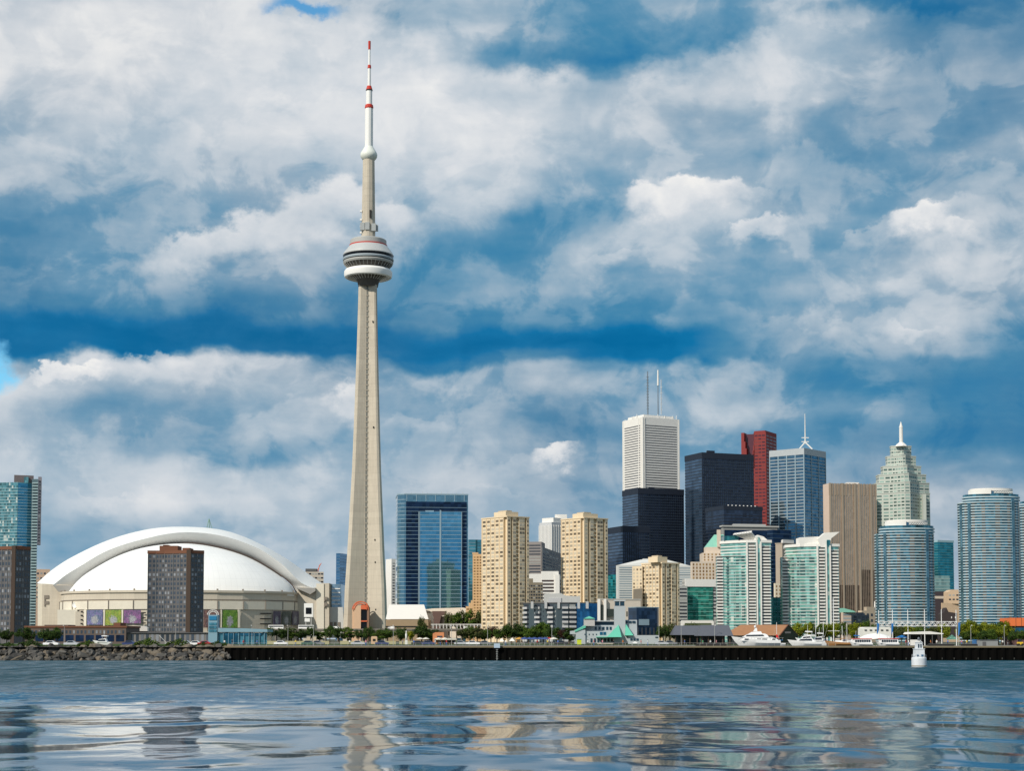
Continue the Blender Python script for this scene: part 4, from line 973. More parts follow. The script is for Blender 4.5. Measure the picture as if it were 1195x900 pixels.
# stepped white tower with a spire
Yp = 1900; m_sp = M('white_green_stone', (.46, .49, .44), .7, var=.05); m_spg = WN('green_white_glass', (.045, .085, .075), (.22, .32, .28), .35)
cxp = 1051.5
r = thing('stepped_tower', 'white stepped skyscraper ending in a slim spire', 'office tower', (X(cxp, Yp), Yp+30, GZ))
steps = [(32, 745, 575), (31.5, 575, 563), (28, 563, 553), (22.6, 553, 543), (17, 543, 531), (12, 531, 518.8)]
allw = Wins(r, m_spg)
def octo(h, Y=Yp):
    cx_ = X(cxp, Yp+30, 560); q = h*Yp/F
    return [Vector((cx_+q*a, Yp+30+q*b)) for a, b in ((-1, .3), (-1, -.25), (-.55, -.45), (-.1, -.95), (.1, -.95), (.55, -.45), (1, -.25), (1, .3), (.4, .9), (-.4, .9))]
for h, y0, y1 in steps:
    o = octo(h); MB().prism(o, Z(y0, Yp) if y0 < 745 else GZ, Z(y1, Yp)).build('tier', m_sp, r)
    MB().prism(grow(o, .4), Z(y1, Yp)+.02, Z(y1, Yp)+1.4).build('cornice', m_sp, r)
    zt0 = Z(min(y0, 650), Yp); zt1 = Z(y1, Yp)-.8; nf = max(2, round((zt1-zt0)/3.9))
    for i, nc in ((0, 3), (1, 2), (2, 4), (3, 1), (4, 4), (5, 2), (6, 3)):
        allw.face(o[i], o[i+1], zt0, zt1, nf, nc, .74, .46)
allw.l.sort(key=lambda q: -q[2]); allw.flush(100)
for k, (dx_, yt) in enumerate(((-29.5, 578), (29.5, 576))):
    x = X(cxp+dx_, Yp, 545); q = 1.8*Yp/F; MB().box(x-q, x+q, Yp+10, Yp+30, GZ, Z(yt, Yp)).build('corner_turret', m_sp, r)
MB().lathe([(7.5, Z(519, Yp)), (6, Z(516.8, Yp)), (2.3, Z(514, Yp)), (2.1, Z(497, Yp)), (2.3, Z(496.5, Yp)), (.2, Z(489.5, Yp))], 8, (X(1051.5, Yp+20, 505), Yp+20)).build('spire', m_wht, r)

# ------------------------------------------------------------------ teal condos by the harbour
m_tl = G('mint_glass', (.24, .48, .42), .45, cw=1.5, ch=2.65, var=.35, rough=.12, blinds=.04, bc=(.55, .62, .56))
m_tld = G('deep_teal_glass', (.04, .20, .22), .6, cw=1.5, ch=2.65, var=.3, rough=.1)
w_bal = WN('balcony_dark', (.05, .05, .045), (.16, .13, .10), .25)
w_mint = WN('mint_dark_windows', (.02, .06, .06), (.10, .26, .22), .3)
def condo(label, xs_, Y, ytop, ylow, nf, roofkind):
    """xs_: bearings of left edge, set-back, corner piers, right edge"""
    a, b_, c, d_, e_ = xs_
    r = thing('condo_tower', label, 'condo tower', (X(c, Y), Y+12, GZ), 'mint green glass condo towers with white balconies')
    z1 = Z(ytop, Y); zl = Z(ylow, Y)
    pl = [Vector((X(a, Y), Y+14)), Vector((X(a+1.5, Y), Y+8)), Vector((X(b_, Y), Y+4)), Vector((X(c, Y), Y)), Vector((X(d_, Y), Y)), Vector((X(e_-3, Y), Y+2)), Vector((X(e_, Y), Y+14)), Vector((X(e_-2, Y), Y+30)), Vector((X(a+4, Y), Y+30))]
    MB().prism(pl, GZ, zl).build('curtain_wall', m_tl, r)
    pu = [Vector((X(a+6, Y), Y+14)), Vector((X(b_+2, Y), Y+5.5)), Vector((X(c, Y), Y+.6)), pl[4], pl[5], pl[6], pl[7], Vector((X(a+9, Y), Y+28))]
    MB().prism(pu, zl, z1).build('upper_wall', m_tl, r)
    fh = (z1-GZ-2)/nf
    # white slab edges every floor
    p = MB().prism(grow(pl, .25), GZ, GZ+.30).build('floor_slab', m_wht, r); nl = int((zl-GZ)/fh)
    stack(r, 'f', p, [fh*k+1.5 for k in range(nl+1)])
    p = MB().prism(grow(pu, .25), GZ, GZ+.55).build('floor_slab', m_wht, r); stack(r, 'f', p, [fh*k+1.5 for k in range(nl+1, nf)])
    # projecting white balconies with dark openings: left end, middle, right
    def balc(x0, x1, y0, k0, k1, ww=.9):
        p = MB().box(X(x0, Y), X(x1, Y), y0-1.3, y0+.2, GZ, GZ+ww).build('balcony', m_wht, r)
        stack(r, 'b', p, [fh*k+1.4 for k in range(k0, k1)])
        wn_ = Wins(r, w_bal); wn_.face((X(x0+.4, Y), y0), (X(x1-.4, Y), y0), GZ+1.5, GZ+1.5+fh*nf, nf, 1, .92, .5, sill=.44, off=.15, skip=lambda q, c_: q < k0 or q >= k1)
        return wn_
    wa = balc(c+2.6, d_-.8, Y-.3, 0, nf); wb = balc(d_+5.6, e_-4, Y+.8, 0, nf-1); wa.l += wb.l
    wc = balc(a-1, a+6.5, Y+7, 0, nl); wa.l += wc.l; wa.flush()
    wn_ = Wins(r, w_mint)
    for u, v in ((a+9, a+13), (b_+.5, b_+4)): wn_.face((X(u, Y), Y+3.9 if u > a+10 else Y+5.2), (X(v, Y), Y+3.0 if u > a+10 else Y+4.2), GZ+1.5, GZ+1.5+fh*nl, nl, 1, .6, .5)
    wn_.face(pl[3].lerp(pl[2], .9), pl[3], GZ+1.5, GZ+1.5+fh*nl, nl, 2, .55, .5); wn_.flush(60)
    # white piers
    for x in (c, d_, d_+4.6): MB().box(X(x, Y), X(x+1.5, Y), Y-1.9, Y+2, GZ, z1+.5).build('pier', m_wht, r)
    strip(r, pl[5], pl[6], GZ, z1, .1, .9, m_tld, 'end_glazing', off=.2)
    MB().box(X(d_+1.6, Y), X(d_+4.5, Y), Y-.9, Y+2, GZ, Z(ytop-6, Y)).build('stair_glazing', G('mint_glass', (0, 0, 0)), r)
    MB().prism(grow(pu, .7), z1, z1+1.7).build('roof_slab', m_wht, r)
    if roofkind == 0:
        MB().box(X(a+9, Y), X(c-6, Y), Y+10, Y+24, z1+1.7, Z(ytop-9, Y)).build('penthouse', m_tld, r)
        x0, x1, x2 = X(c-14, Y), X(c+4, Y), X(d_+3, Y); zt_ = Z(ytop-13, Y)
        for k in range(7):
            u = k/6; xx = x0+(x1-x0)*u
            MB().add([(xx, Y-1, zt_-2+1.2*u), (xx+1.2, Y-1, zt_-2+1.2*u), (x1+(x2-x1)*u*.9+1.2, Y+4, Z(ytop-2.5, Y)-.1), (x1+(x2-x1)*u*.9, Y+4, Z(ytop-2.5, Y)-.1),
                      (xx, Y, zt_-1.2+1.2*u), (xx+1.2, Y, zt_-1.2+1.2*u), (x1+(x2-x1)*u*.9+1.2, Y+5, Z(ytop-2.5, Y)+.8), (x1+(x2-x1)*u*.9, Y+5, Z(ytop-2.5, Y)+.8)],
                     [(0, 1, 2, 3), (4, 5, 6, 7), (0, 1, 5, 4), (1, 2, 6, 5), (2, 3, 7, 6), (3, 0, 4, 7)]).build('roof_louvre', m_wht, r)
        prismpx([(c-14, ytop-11), (c+6, ytop-14), (c+6, ytop-12.4), (c-14, ytop-9.6)], Y+1, 8, 'roof_wing', m_wht, r)
        prismpx([(d_-3, ytop), (d_-3, ytop-7), (d_+1, ytop-9), (d_+8, ytop-7), (e_-5, ytop)], Y+2, 9, 'penthouse', m_wht, r)
        MB().box(X(d_+1.6, Y), X(d_+4.5, Y), Y+1.2, Y+1.9, Z(ytop, Y), Z(ytop-6.5, Y)).build('window', m_tld, r)
    else:
        prismpx([(a+17, ytop+.2), (a+17, ytop-10.5), (c+1, ytop-11.5), (c+10, ytop)], Y+3, 14, 'penthouse', m_wht, r)
        prismpx([(c+1, ytop-9), (c+9, ytop-16), (c+26, ytop-17), (c+16, ytop-9.4), (c+14, ytop+1), (c+4, ytop+1)], Y-.8, 9, 'roof_wing', m_wht, r)
        MB().box(X(d_+1.8, Y), X(d_+5.5, Y), Y-1.4, Y-.85, Z(ytop, Y), Z(ytop-7.5, Y)).build('window', m_tld, r)
    return r
condo('mint green glass condo tower with slanted white roof louvres', (839.5, 857, 871.5, 883, 904), 1000, 633.5, 650, 31, 0)
condo('mint green glass condo tower with a white wing-shaped roof', (916.5, 931, 954, 964, 983.5), 1010, 638, 650, 29, 1)
# round lake-blue condos
m_cy = G('lake_blue_glass', (.055, .18, .235), .6, cw=1.6, ch=2.7, var=.6, rough=.1, blinds=.0, bc=(.45, .5, .5))
m_cys = M('balcony_edge', (.43, .53, .57), .5, var=.06)
def rcondo(label, xl, xr, ytop, yshould, Y, nf, ylid):
    c = (xl+xr)/2; rx_ = (X(xr, Y)-X(xl, Y))/2; cx_ = X(c, Y+rx_*.7); rx_ *= (Y+rx_*.7)/Y
    r = thing('round_condo_tower', label, 'condo tower', (cx_, Y+rx_*.7, GZ), 'rounded lake-blue condo towers')
    def ell(k=1.0, sx=0.0, ry=.62, n=36, kx=1.0):
        return [Vector((cx_+sx+rx_*k*kx*math.copysign(abs(math.cos(2*math.pi*i/n))**.8, math.cos(2*math.pi*i/n)), Y+rx_*.7+rx_*ry*k*math.sin(2*math.pi*i/n))) for i in range(n)]
    z1 = Z(yshould, Y); z2 = Z(ytop, Y)
    MB().prism(ell(.97), GZ, z1).build('curtain_wall', m_cy, r, smooth=25)
    MB().prism(ell(.90, rx_*.09), z1, z2).build('upper_wall', m_cy, r, smooth=25)
    fh = (z2-GZ-1)/nf; ns = int((z1-GZ)/fh)
    # bright balcony fronts round most of each floor
    o = ell(1.0); p = MB().prism(o, GZ, GZ+.6).build('balcony', m_cys, r, smooth=25); stack(r, 'b', p, [fh*k+.6 for k in range(ns+1)])
    p = MB().prism(ell(.935, rx_*.09), GZ, GZ+.7).build('balcony', m_cys, r, smooth=25); stack(r, 'b', p, [fh*k+.6 for k in range(ns+1, nf)])
    # vertical glass bays without balconies
    for a, wd in ((226, 7), (306, 7), (200, 9)):
        pt = [Vector((cx_+rx_*1.012*math.copysign(abs(math.cos(R(q)))**.8, math.cos(R(q))), Y+rx_*.7+rx_*.632*math.sin(R(q)))) for q in (a-wd/2, a-wd/6, a+wd/6, a+wd/2)]
        inn = [p_+(Vector((cx_, Y+rx_*.7))-p_)*.06 for p_ in reversed(pt)]
        MB().prism(pt+inn, GZ+2, z1-.5 if a < 300 else z2-3).build('glass_bay', G('bay_blue', (.12, .23, .28), .6, cw=1.4, ch=2.7, var=.3), r)
    # partition piers between balconies
    wn_ = Wins(r, w_bal)
    for i in range(17, 37):
        if i % 2 == 0: continue
        p0 = o[i % 36]; p1 = o[(i+1) % 36]
        wn_.face(p0, p1, GZ+.6, GZ+.6+fh*ns, ns, 1, .62, .52, sill=.42, off=-rx_*.012, th=.3)
    random.Random(5).shuffle(wn_.l); wn_.flush()
    MB().lathe([(1, 0), (1, 1)], 8) if False else None
    zl = Z(ylid, Y)
    dr_ = [Vector((cx_+rx_*.10+rx_*.66*math.cos(2*math.pi*i/32), Y+rx_*.7+rx_*.46*math.sin(2*math.pi*i/32))) for i in range(32)]
    MB().prism(dr_, z2, zl-1.6).build('penthouse', G('pent_blue', (.10, .20, .28), .6, cw=1.2, ch=3, var=.5), r, smooth=25)
    MB().prism([q+(q-Vector((cx_+rx_*.1, Y+rx_*.7)))*.05 for q in dr_], zl-1.59, zl).build('roof_lid', m_wht, r, smooth=25)
    scr = [Vector((cx_+rx_*.05+rx_*.70*math.cos(R(a)), Y+rx_*.7+rx_*.52*math.sin(R(a)))) for a in (182, 200, 218, 236, 252, 262)]
    sin_ = [q+(Vector((cx_, Y+rx_*.7))-q)*.04 for q in reversed(scr)]
    MB().prism(scr+sin_, z2, zl-.8).build('roof_screen', m_wht, r, smooth=25)
    m = MB()
    for k in range(10):
        a0 = R(266+k*7); a1 = R(266+k*7+6); s = lambda a: (cx_+rx_*.1+rx_*.70*math.cos(a), Y+rx_*.7+rx_*.50*math.sin(a))
        p0, p1 = s(a0), s(a1); m.tube((*p0, z2+.5), (*p1, zl-2), .28, n=4); m.tube((*p1, z2+.5), (*p0, zl-2), .28, n=4)
    m.build('roof_truss', m_wht, r)
    return r
rcondo('round lake-blue condo tower right of the bronze tower', 1022, 1091.5, 613, 622, 1000, 40, 606)
rcondo('taller round lake-blue condo tower beside the clump of bright green trees', 1120, 1192, 576, 587, 950, 53, 569)
rcondo('round lake-blue condo tower cut off by the right edge of the photo', 1188, 1252, 584, 592, 1060, 50, 576)
# ------------------------------------------------------------------ left edge: glass condo and brown apartments
Y = 1640
r = thing('condo_tower', 'blue-green glass condo tower with a white balcony column at the left edge of the photo', 'condo tower', (X(10, Y), Y+10, GZ))
def Q(px, dy, Y=Y): return Vector((X(px, Y+dy), Y+dy))
m_lb = G('sea_glass', (.14, .32, .34), .65, cw=1.6, ch=3.0, var=.45, rough=.08, blinds=.10, bc=(.5, .55, .52)); m_lbd = G('shaded_blue_glass', (.05, .22, .34), .8, cw=3, ch=3.0, var=.22)
z1 = Z(557, Y)
pl = [Q(-34, 26), Q(-34, 8), Q(3, 3), Q(17.5, 0), Q(34, 9), Q(34, 30)]
MB().prism(pl, GZ, Z(563, Y)).build('curtain_wall', m_lb, r)
strip(r, pl[3], pl[4], GZ, Z(564, Y), .03, 1, m_lbd, 'shaded_blue_glazing', off=.3)  # face turned right: its shade is put into this darker blue
p = MB().prism(grow(pl, .42), GZ, GZ+.42).build('floor_slab', M('slab_teal', (.36, .50, .52), .6), r); stack(r, 'f', p, [3.0*k for k in range(1, int((Z(564, Y)-GZ)/3.0))])
MB().prism([Q(13, 4), Q(36, 12), Q(36, 24), Q(13, 22)], Z(563, Y), Z(554, Y)).build('penthouse', M('mauve_cap', (.17, .14, .14), .8), r)
MB().prism([Q(34, 3), Q(41.2, 3), Q(41.2, 24), Q(34, 24)], GZ, Z(559, Y)).build('balcony_column', M('column_grey', (.08, .13, .15), .7), r)
p = MB().box(X(33.8, Y), X(40.6, Y), Y+1.6, Y+3, GZ, GZ+1.15).build('balcony', M('balcony_mint', (.28, .38, .39), .6), r); stack(r, 'b', p, [3.0*k+2 for k in range(int((Z(562, Y)-GZ)/3.0))])
MB().prism([Q(41.3, 5), Q(45.5, 7), Q(45.3, 24), Q(41.3, 24)], Z(635, Y), Z(556, Y)).build('end_wall', M('mauve_wall', (.30, .27, .29), .8), r)
Wins(r, w_dark).face(Q(41.3, 5), Q(45.5, 7), Z(633, Y), Z(560, Y), 20, 1, .6, .55).flush(60)
for a, b, yt in ((-30, 6, 562), (20, 30, 552)): MB().prism([Q(a, 8), Q(b, 8), Q(b, 18), Q(a, 18)], Z(566, Y), Z(yt+4, Y)).build('roof_screen', m_lb, r)
b, P, z1 = B('distant_building', 'peach-coloured distant block peeping between the glass condo and the stadium', 'building', 40, 41, 58, 664.5, 1900, 70, M('peach_wall', (.62, .44, .32), .8))
Wins(b, w_dark).face(P[1], P[2], Z(700, 1900), z1-2, 6, 4, .6, .4).flush()
m_br = M('shaded_brick_wall', (.115, .112, .115), .9, var=.10, scale=.1); m_brr = M('rust_brick', (.17, .075, .045), .9, var=.1); m_brd = M('rib_brown', (.075, .052, .04), .9)  # dull dark tones: cloud shadow on these blocks is put into the colour
w_br = WN('brown_block_windows', (.035, .045, .06), (.22, .23, .25), .22); m_pier = M('grey_pier', (.10, .10, .105), .85)
def brown(label, seg, rib, yt, Y, nf, pent, extra=None):
    """seg: list of (px, dy) from left to right"""
    P = [Q(a, b, Y) for a, b in seg]; z1 = Z(yt, Y)
    r = blank('apartment_block', label, 'apartment block', [P[0], P[-1]], z1, 'brown brick apartment blocks on the west shore')
    bk = [P[-1]+Vector((-8, 20)), P[0]+Vector((1, 20))]
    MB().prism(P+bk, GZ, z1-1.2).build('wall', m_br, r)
    MB().prism(grow(P+bk, .25), z1-1.19, z1+.3).build('parapet', m_brr, r)
    zb = Z(741, Y)+1.2; wn_ = Wins(r, w_br)
    for i, (p0, p1) in enumerate(zip(P, P[1:])):
        nc = max(1, round((p1-p0).length/1.55)); wn_.face(p0, p1, zb, z1-1.5, nf, nc, .56, .56)
    for (p0, p1) in zip(P, P[1:]):
        nc = max(1, round((p1-p0).length/1.55)); fins(r, p0, p1, GZ, z1-1.2, max(1, nc//2), .25, .22, M('block_pier', (.17, .175, .18), .8), 'pier')
    wn_.flush()
    x0, x1 = X(rib[0], Y), X(rib[1], Y); yy = min(p.y for p in P)
    MB().box(x0, x1, rib[2]+yy-1.0, yy+8, GZ, z1+.5).build('stair_rib', m_brd, r)
    for a, b_, y0, y1 in pent: MB().box(X(a, Y), X(b_, Y), yy+5, yy+14, Z(y0, Y), Z(y1, Y)).build('penthouse', m_brr, r)
    for k in range(8):
        q = P[0].lerp(P[-1], .06+k*.125)+Vector((0, .3)); MB().box(q.x-.35, q.x+.35, q.y-.2, q.y+.6, GZ-.5, zb).build('column', m_pier, r)
    return r
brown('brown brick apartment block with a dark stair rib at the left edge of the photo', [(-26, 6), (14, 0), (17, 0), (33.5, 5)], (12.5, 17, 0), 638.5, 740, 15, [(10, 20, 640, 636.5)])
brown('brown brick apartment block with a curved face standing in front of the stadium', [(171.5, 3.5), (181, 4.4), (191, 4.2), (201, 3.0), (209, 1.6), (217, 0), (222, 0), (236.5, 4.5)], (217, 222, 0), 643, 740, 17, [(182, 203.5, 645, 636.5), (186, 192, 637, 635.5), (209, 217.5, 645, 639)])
# long low brown shed of the old terminal
Y = 600
r = thing('terminal_building', 'long low dark brown brick building with blue glazing below the left of the stadium', 'building', (X(105, Y), Y, GZ))
m_bt = M('umber_brick', (.13, .10, .085), .9); zt_ = Z(733, Y)
MB().box(X(29, Y), X(147, Y), Y, Y+22, GZ, zt_).build('wall', m_bt, r)
MB().box(X(29, Y)-.3, X(147, Y)+.3, Y-.3, Y+22.3, zt_+.01, zt_+.7).build('parapet', m_brr, r)
MB().box(X(147.2, Y), X(252, Y), Y+2, Y+20, GZ, Z(739.5, Y)).build('wall', M('umber_grey', (.19, .18, .17), .9), r)
MB().box(X(147.2, Y), X(252, Y), Y+1.5, Y+20.4, Z(739.4, Y), Z(738.4, Y)).build('parapet', m_pier, r)
MB().box(X(48, Y), X(76, Y), Y+4, Y+14, zt_+.7, Z(729.5, Y)).build('roof_unit', m_bt, r); MB().box(X(130, Y), X(138, Y), Y+3, Y+12, zt_+.7, Z(727, Y)).build('roof_unit', m_brr, r)
wv = Wins(r, w_br); wv.face((X(31, Y), Y), (X(146, Y), Y), Z(741, Y)-.3, Z(733.5, Y), 1, 26, .5, .45); wv.flush()
wv = Wins(r, G('cobalt_glazing', (.015, .03, .07), .5, cw=1.2, ch=1.2, var=.5), 'glazed_bay'); wv.face((X(40, Y), Y), (X(146, Y), Y), GZ+.2, Z(741.5, Y), 1, 9, .8, .75); wv.flush()
wv = Wins(r, w_br, 'opening'); wv.face((X(150, Y), Y+2), (X(250, Y), Y+2), GZ+.2, Z(740, Y), 1, 17, .55, .7); wv.flush()
tr_ = thing('truck', 'white curved-roof trailer parked behind the dark shed left of the middle brown block', 'trailer', (X(158, 640), 640, Z(737, 640)))
prismpx([(147, 737), (147, 733), (150, 731), (168, 731), (172, 733), (172, 737)], 640, 3, 'body', M('pale_trailer', (.6, .56, .52), .6), tr_)
prismpx([(148, 741), (148, 737), (170, 737), (170, 741)], 640.5, 2.5, 'chassis', m_dk, tr_)
# blue glass harbour pavilion
Y = 560
r = thing('pavilion', 'low turquoise glass pavilion with a blue tower box in front of the stadium', 'pavilion', (X(277, Y), Y, GZ))
m_tq = G('turquoise_glass', (.08, .25, .33), .45, cw=.9, ch=1.6, var=.4, rough=.12); m_tqd = G('dark_turquoise', (.02, .12, .20), .5, cw=.9, ch=1.6, var=.4)
m_tqp = M('pale_blue_panel', (.20, .33, .41), .6)
MB().box(X(243, Y), X(253.5, Y), Y, Y+4, GZ, Z(718, Y)).build('tower_box', m_tqp, r); MB().box(X(244, Y), X(252.6, Y), Y-.2, Y, Z(724, Y), Z(719.5, Y)).build('tower_glazing', M('signal_blue', (.02, .18, .36), .4), r)
for k, a in enumerate((735, 731, 727)): MB().box(X(244, Y), X(252.6, Y), Y-.2, Y-.02, Z(a+2.8, Y), Z(a, Y)).build('tower_glazing', m_tq, r)
m = MB(); c0 = X(248, Y); 
for i in range(10):
    a0, a1 = math.pi*i/10, math.pi*(i+1)/10
    for rr_ in (2.0, 1.3): m.tube((c0+rr_*math.cos(a0), Y+.5, Z(718, Y)+rr_*.9*math.sin(a0)), (c0+rr_*math.cos(a1), Y+.5, Z(718, Y)+rr_*.9*math.sin(a1)), .09, n=4)
    m.tube((c0+2*math.cos(a0), Y+.5, Z(718, Y)+1.8*math.sin(a0)), (c0+1.3*math.cos(a1), Y+.5, Z(718, Y)+1.17*math.sin(a1)), .07, n=4)
m.build('truss_arch', m_white, r)
MB().box(X(253.7, Y), X(311, Y), Y+1, Y+12, GZ, Z(739, Y)).build('glazed_hall', m_tq, r)
prismpx([(245, 735.6), (252, 733.2), (285, 733.8), (312, 735), (312, 738), (245, 738)], Y+.2, 13, 'roof', m_tqp, r)
MB().box(X(280, Y), X(305, Y), Y+.7, Y+.95, Z(742, Y), Z(739.5, Y)).build('window_band', m_tqd, r)
MB().box(X(262, Y), X(276, Y), Y+.7, Y+.95, GZ+.2, Z(740, Y)).build('window_band', m_tqd, r)
for a in range(254, 312, 6): MB().box(X(a, Y), X(a+.5, Y), Y+.5, Y+.98, GZ, Z(738, Y)).build('column', m_tqp, r)
# elevated expressway
Y = 1180; m_hw = M('weathered_deck', (.19, .17, .145), .9, var=.15, scale=.1, streak=.1)
r = thing('elevated_road', 'long concrete elevated expressway running behind the trees from the stadium to the first cream tower', 'bridge', (X(420, Y), Y, GZ))
MB().box(X(255, Y), X(571, Y), Y, Y+14, Z(737.2, Y), Z(734.6, Y)).build('deck', m_hw, r)
MB().box(X(255, Y), X(571, Y), Y-.4, Y-.05, Z(735.8, Y), Z(734.1, Y)).build('guard_rail', m_hw, r)
for i in range(22): MB().box(X(262+i*14.5, Y), X(263.4+i*14.5, Y), Y+3, Y+10, GZ, Z(737.2, Y)).build('pier', m_hw, r)
r = thing('ramp', 'concrete expressway ramp with railings above the main deck left of the first cream tower', 'bridge', (X(535, 1210), 1210, GZ))
MB().box(X(503, 1210), X(568, 1210), 1210, 1218, Z(731.5, 1210), Z(729.6, 1210)).build('deck', m_hw, r); MB().box(X(503, 1210), X(568, 1210), 1209.6, 1210, Z(730, 1210), Z(728.4, 1210)).build('guard_rail', m_conc, r)
for i in range(16): MB().box(X(505+i*4, 1210), X(505.8+i*4, 1210), 1209.4, 1209.58, Z(734, 1210), Z(729, 1210)).build('rail_post', m_wht, r)

# ------------------------------------------------------------------ buildings behind the right half of the shore
b, P, z1 = B('glass_tower', 'narrow emerald glass tower just right of the second cream tower', 'office tower', 708, 709, 722, 671, 1500, 75, G('emerald_glass', (.03, .30, .30), .7, cw=2, ch=3.2, var=.45), d=20)
rings(b, P, GZ, z1, 24, .14, M('emerald_band', (.08, .32, .30), .5))
b, P, z1 = B('office_block', 'pale striped office block with a shallow pitched roof behind the short cream tower', 'office tower', 719, 721, 806, 660, 1350, 80, M('pale_strip_wall', (.60, .60, .57), .7))
e = P[2]-P[1]; MB().add([(P[1].x, P[1].y, z1), (P[2].x, P[2].y, z1), (P[3].x, P[3].y, z1), (P[0].x, P[0].y, z1), (P[1].lerp(P[2], .32).x, P[1].y+10, Z(653.5, 1360)), (P[1].lerp(P[2], .68).x, P[1].y+10, Z(653.5, 1360))], [(0, 1, 5, 4), (1, 2, 5), (2, 3, 4, 5), (3, 0, 4)]).build('roof', M('pale_strip_wall', (1, 1, 1)), b)
MB().prism([P[1].lerp(P[2], .36)+Vector((0, 8)), P[1].lerp(P[2], .64)+Vector((0, 8)), P[1].lerp(P[2], .64)+Vector((0, 18)), P[1].lerp(P[2], .36)+Vector((0, 18))], Z(655, 1350), Z(651.5, 1350)).build('penthouse', m_wht, b)
wv = Wins(b, WN('grey_ribbon', (.16, .20, .22), (.3, .34, .35), .3)); wv.face(P[1], P[2], GZ+20, z1-1, 22, 1, .96, .5, .02, .20).face(P[1], P[2], GZ+20, z1-1, 22, 1, .96, .5, .80, 1).flush()
b, P, z1 = B('hotel', 'old buff stone hotel with a steep green copper roof left of the first mint condo', 'hotel', 806, 808, 846, 656, 1420, 80, M('buff_stone', (.62, .52, .42), .85, var=.08), d=30)
m_bs = M('buff_stone', (1, 1, 1)); m_cop = M('copper_green', (.22, .50, .40), .7, var=.1)
MB().box(X(819.5, 1440), X(846, 1440), 1432, 1455, GZ, Z(646, 1440)).build('tower_wall', m_bs, b)
MB().box(X(824, 1440), X(846, 1440), 1436, 1452, GZ, Z(639, 1440)).build('tower_wall', m_bs, b)
z0 = Z(639, 1440); za = Z(624, 1440); xs2 = [X(824, 1440), X(846, 1440), X(835, 1440), X(846, 1440)]
MB().add([(xs2[0], 1436, z0), (xs2[1], 1436, z0), (xs2[1], 1452, z0), (xs2[0], 1452, z0), (xs2[2], 1443, za), (xs2[3], 1443, za), (xs2[3], 1445, za), (xs2[2], 1445, za)], [(0, 1, 5, 4), (1, 2, 6, 5), (2, 3, 7, 6), (3, 0, 4, 7), (4, 5, 6, 7)]).build('copper_roof', m_cop, b)
MB().box(X(837, 1440), X(841, 1440), 1434, 1438, z0, Z(619, 1440)).build('chimney', m_bs, b)
wv = Wins(b, w_amber); wv.face(P[1], P[2], Z(677, 1420), z1-1, 5, 10, .45, .62); wv.face((X(819.5, 1440), 1432), (X(846, 1440), 1432), Z(656, 1440), Z(646.5, 1440), 3, 6, .4, .6).flush()
b, P, z1 = B('condo_block', 'green glass block topped by a plain white band left of the first mint condo', 'condo block', 796, 800, 844, 676.5, 1120, 78, M('grey_stripe', (.42, .42, .40), .8))
e = P[2]-P[1]
strip(b, P[1], P[2], GZ, Z(685.5, 1120), .04, .72, G('jade_glass', (.06, .34, .27), .55, cw=1.9, ch=2.8, var=.55, rough=.1), 'glazing', off=.5, th=.5)
strip(b, P[1], P[2], Z(685, 1120), z1+.2, -.01, 1.0, m_wht, 'white_band', off=1.2, th=1.4)
wv = Wins(b, w_dark); wv.face(P[1], P[2], GZ+4, Z(687, 1120), 13, 1, .98, .45, .73, 1).face(P[0], P[1], GZ+4, z1-1, 15, 1, .9, .5).flush()
p = MB().prism([P[1]+Vector((0, -.75)), P[1].lerp(P[2], .72)+Vector((0, -.75)), P[1].lerp(P[2], .72)+Vector((0, -.45)), P[1]+Vector((0, -.45))], GZ, GZ+.35).build('floor_band', M('jade_band', (.25, .5, .42), .6), b); stack(b, 'f', p, [4+2.8*k for k in range(12)])
prismpx([(795, 745), (795, 726), (796, 724.5), (832, 724.5), (833, 726), (833, 745)], 1090, 4, 'podium', m_wht, b); prismpx([(799, 740), (799, 727.5), (830, 727.5), (830, 740)], 1089.6, .3, 'podium_glazing', M('moss_glass', (.10, .12, .07), .4), b)
b, P, z1 = B('striped_block', 'grey banded block between the short cream tower and the white-topped green block', 'office building', 788, 790, 802, 684, 1110, 75, M('grey_stripe', (1, 1, 1)))
Wins(b, w_dark).face(P[1], P[2], GZ+4, z1-1, 14, 1, .92, .45).flush()
b, P, z1 = B('office_block', 'grey slab with a thin curved roof edge showing behind the first mint condo', 'office building', 842, 845, 908, 615, 1560, 78, M('grey_slab', (.28, .28, .27), .8))
MB().prism(grow(P, 1.2), z1, z1+1.4).build('roof_slab', M('roof_grey', (.40, .40, .38), .7), b)
MB().prism([P[1].lerp(P[2], .2)+Vector((0, 5)), P[1].lerp(P[2], .8)+Vector((0, 5)), P[1].lerp(P[2], .8)+Vector((0, 15)), P[1].lerp(P[2], .2)+Vector((0, 15))], z1+1.4, Z(611, 1560)).build('penthouse', M('roof_grey', (1, 1, 1)), b)
strip(b, P[1], P[2], GZ, z1-3, .02, .98, m_bgd, 'glazing')
b, P, z1 = B('office_block', 'navy glass block peeping between the two mint condos', 'office building', 896, 903, 924, 618.5, 1500, 60, m_bgd, body='curtain_wall')
rings(b, P, Z(680, 1500), z1, 12, .2, M('navy_band', (.03, .06, .10), .5))
b, P, z1 = B('plain_block', 'windowless tan-grey block between the two mint condos', 'building', 905.5, 914, 930, 635, 1250, 45, M('putty_wall', (.37, .31, .25), .9, var=.06, streak=.08))
MB().prism([P[1].lerp(P[2], .1)+Vector((0, 3)), P[1].lerp(P[2], .7)+Vector((2, 3)), P[1].lerp(P[2], .7)+Vector((2, 12)), P[1].lerp(P[2], .1)+Vector((0, 12))], z1, Z(629.5, 1250)).build('penthouse', m_wht, b)
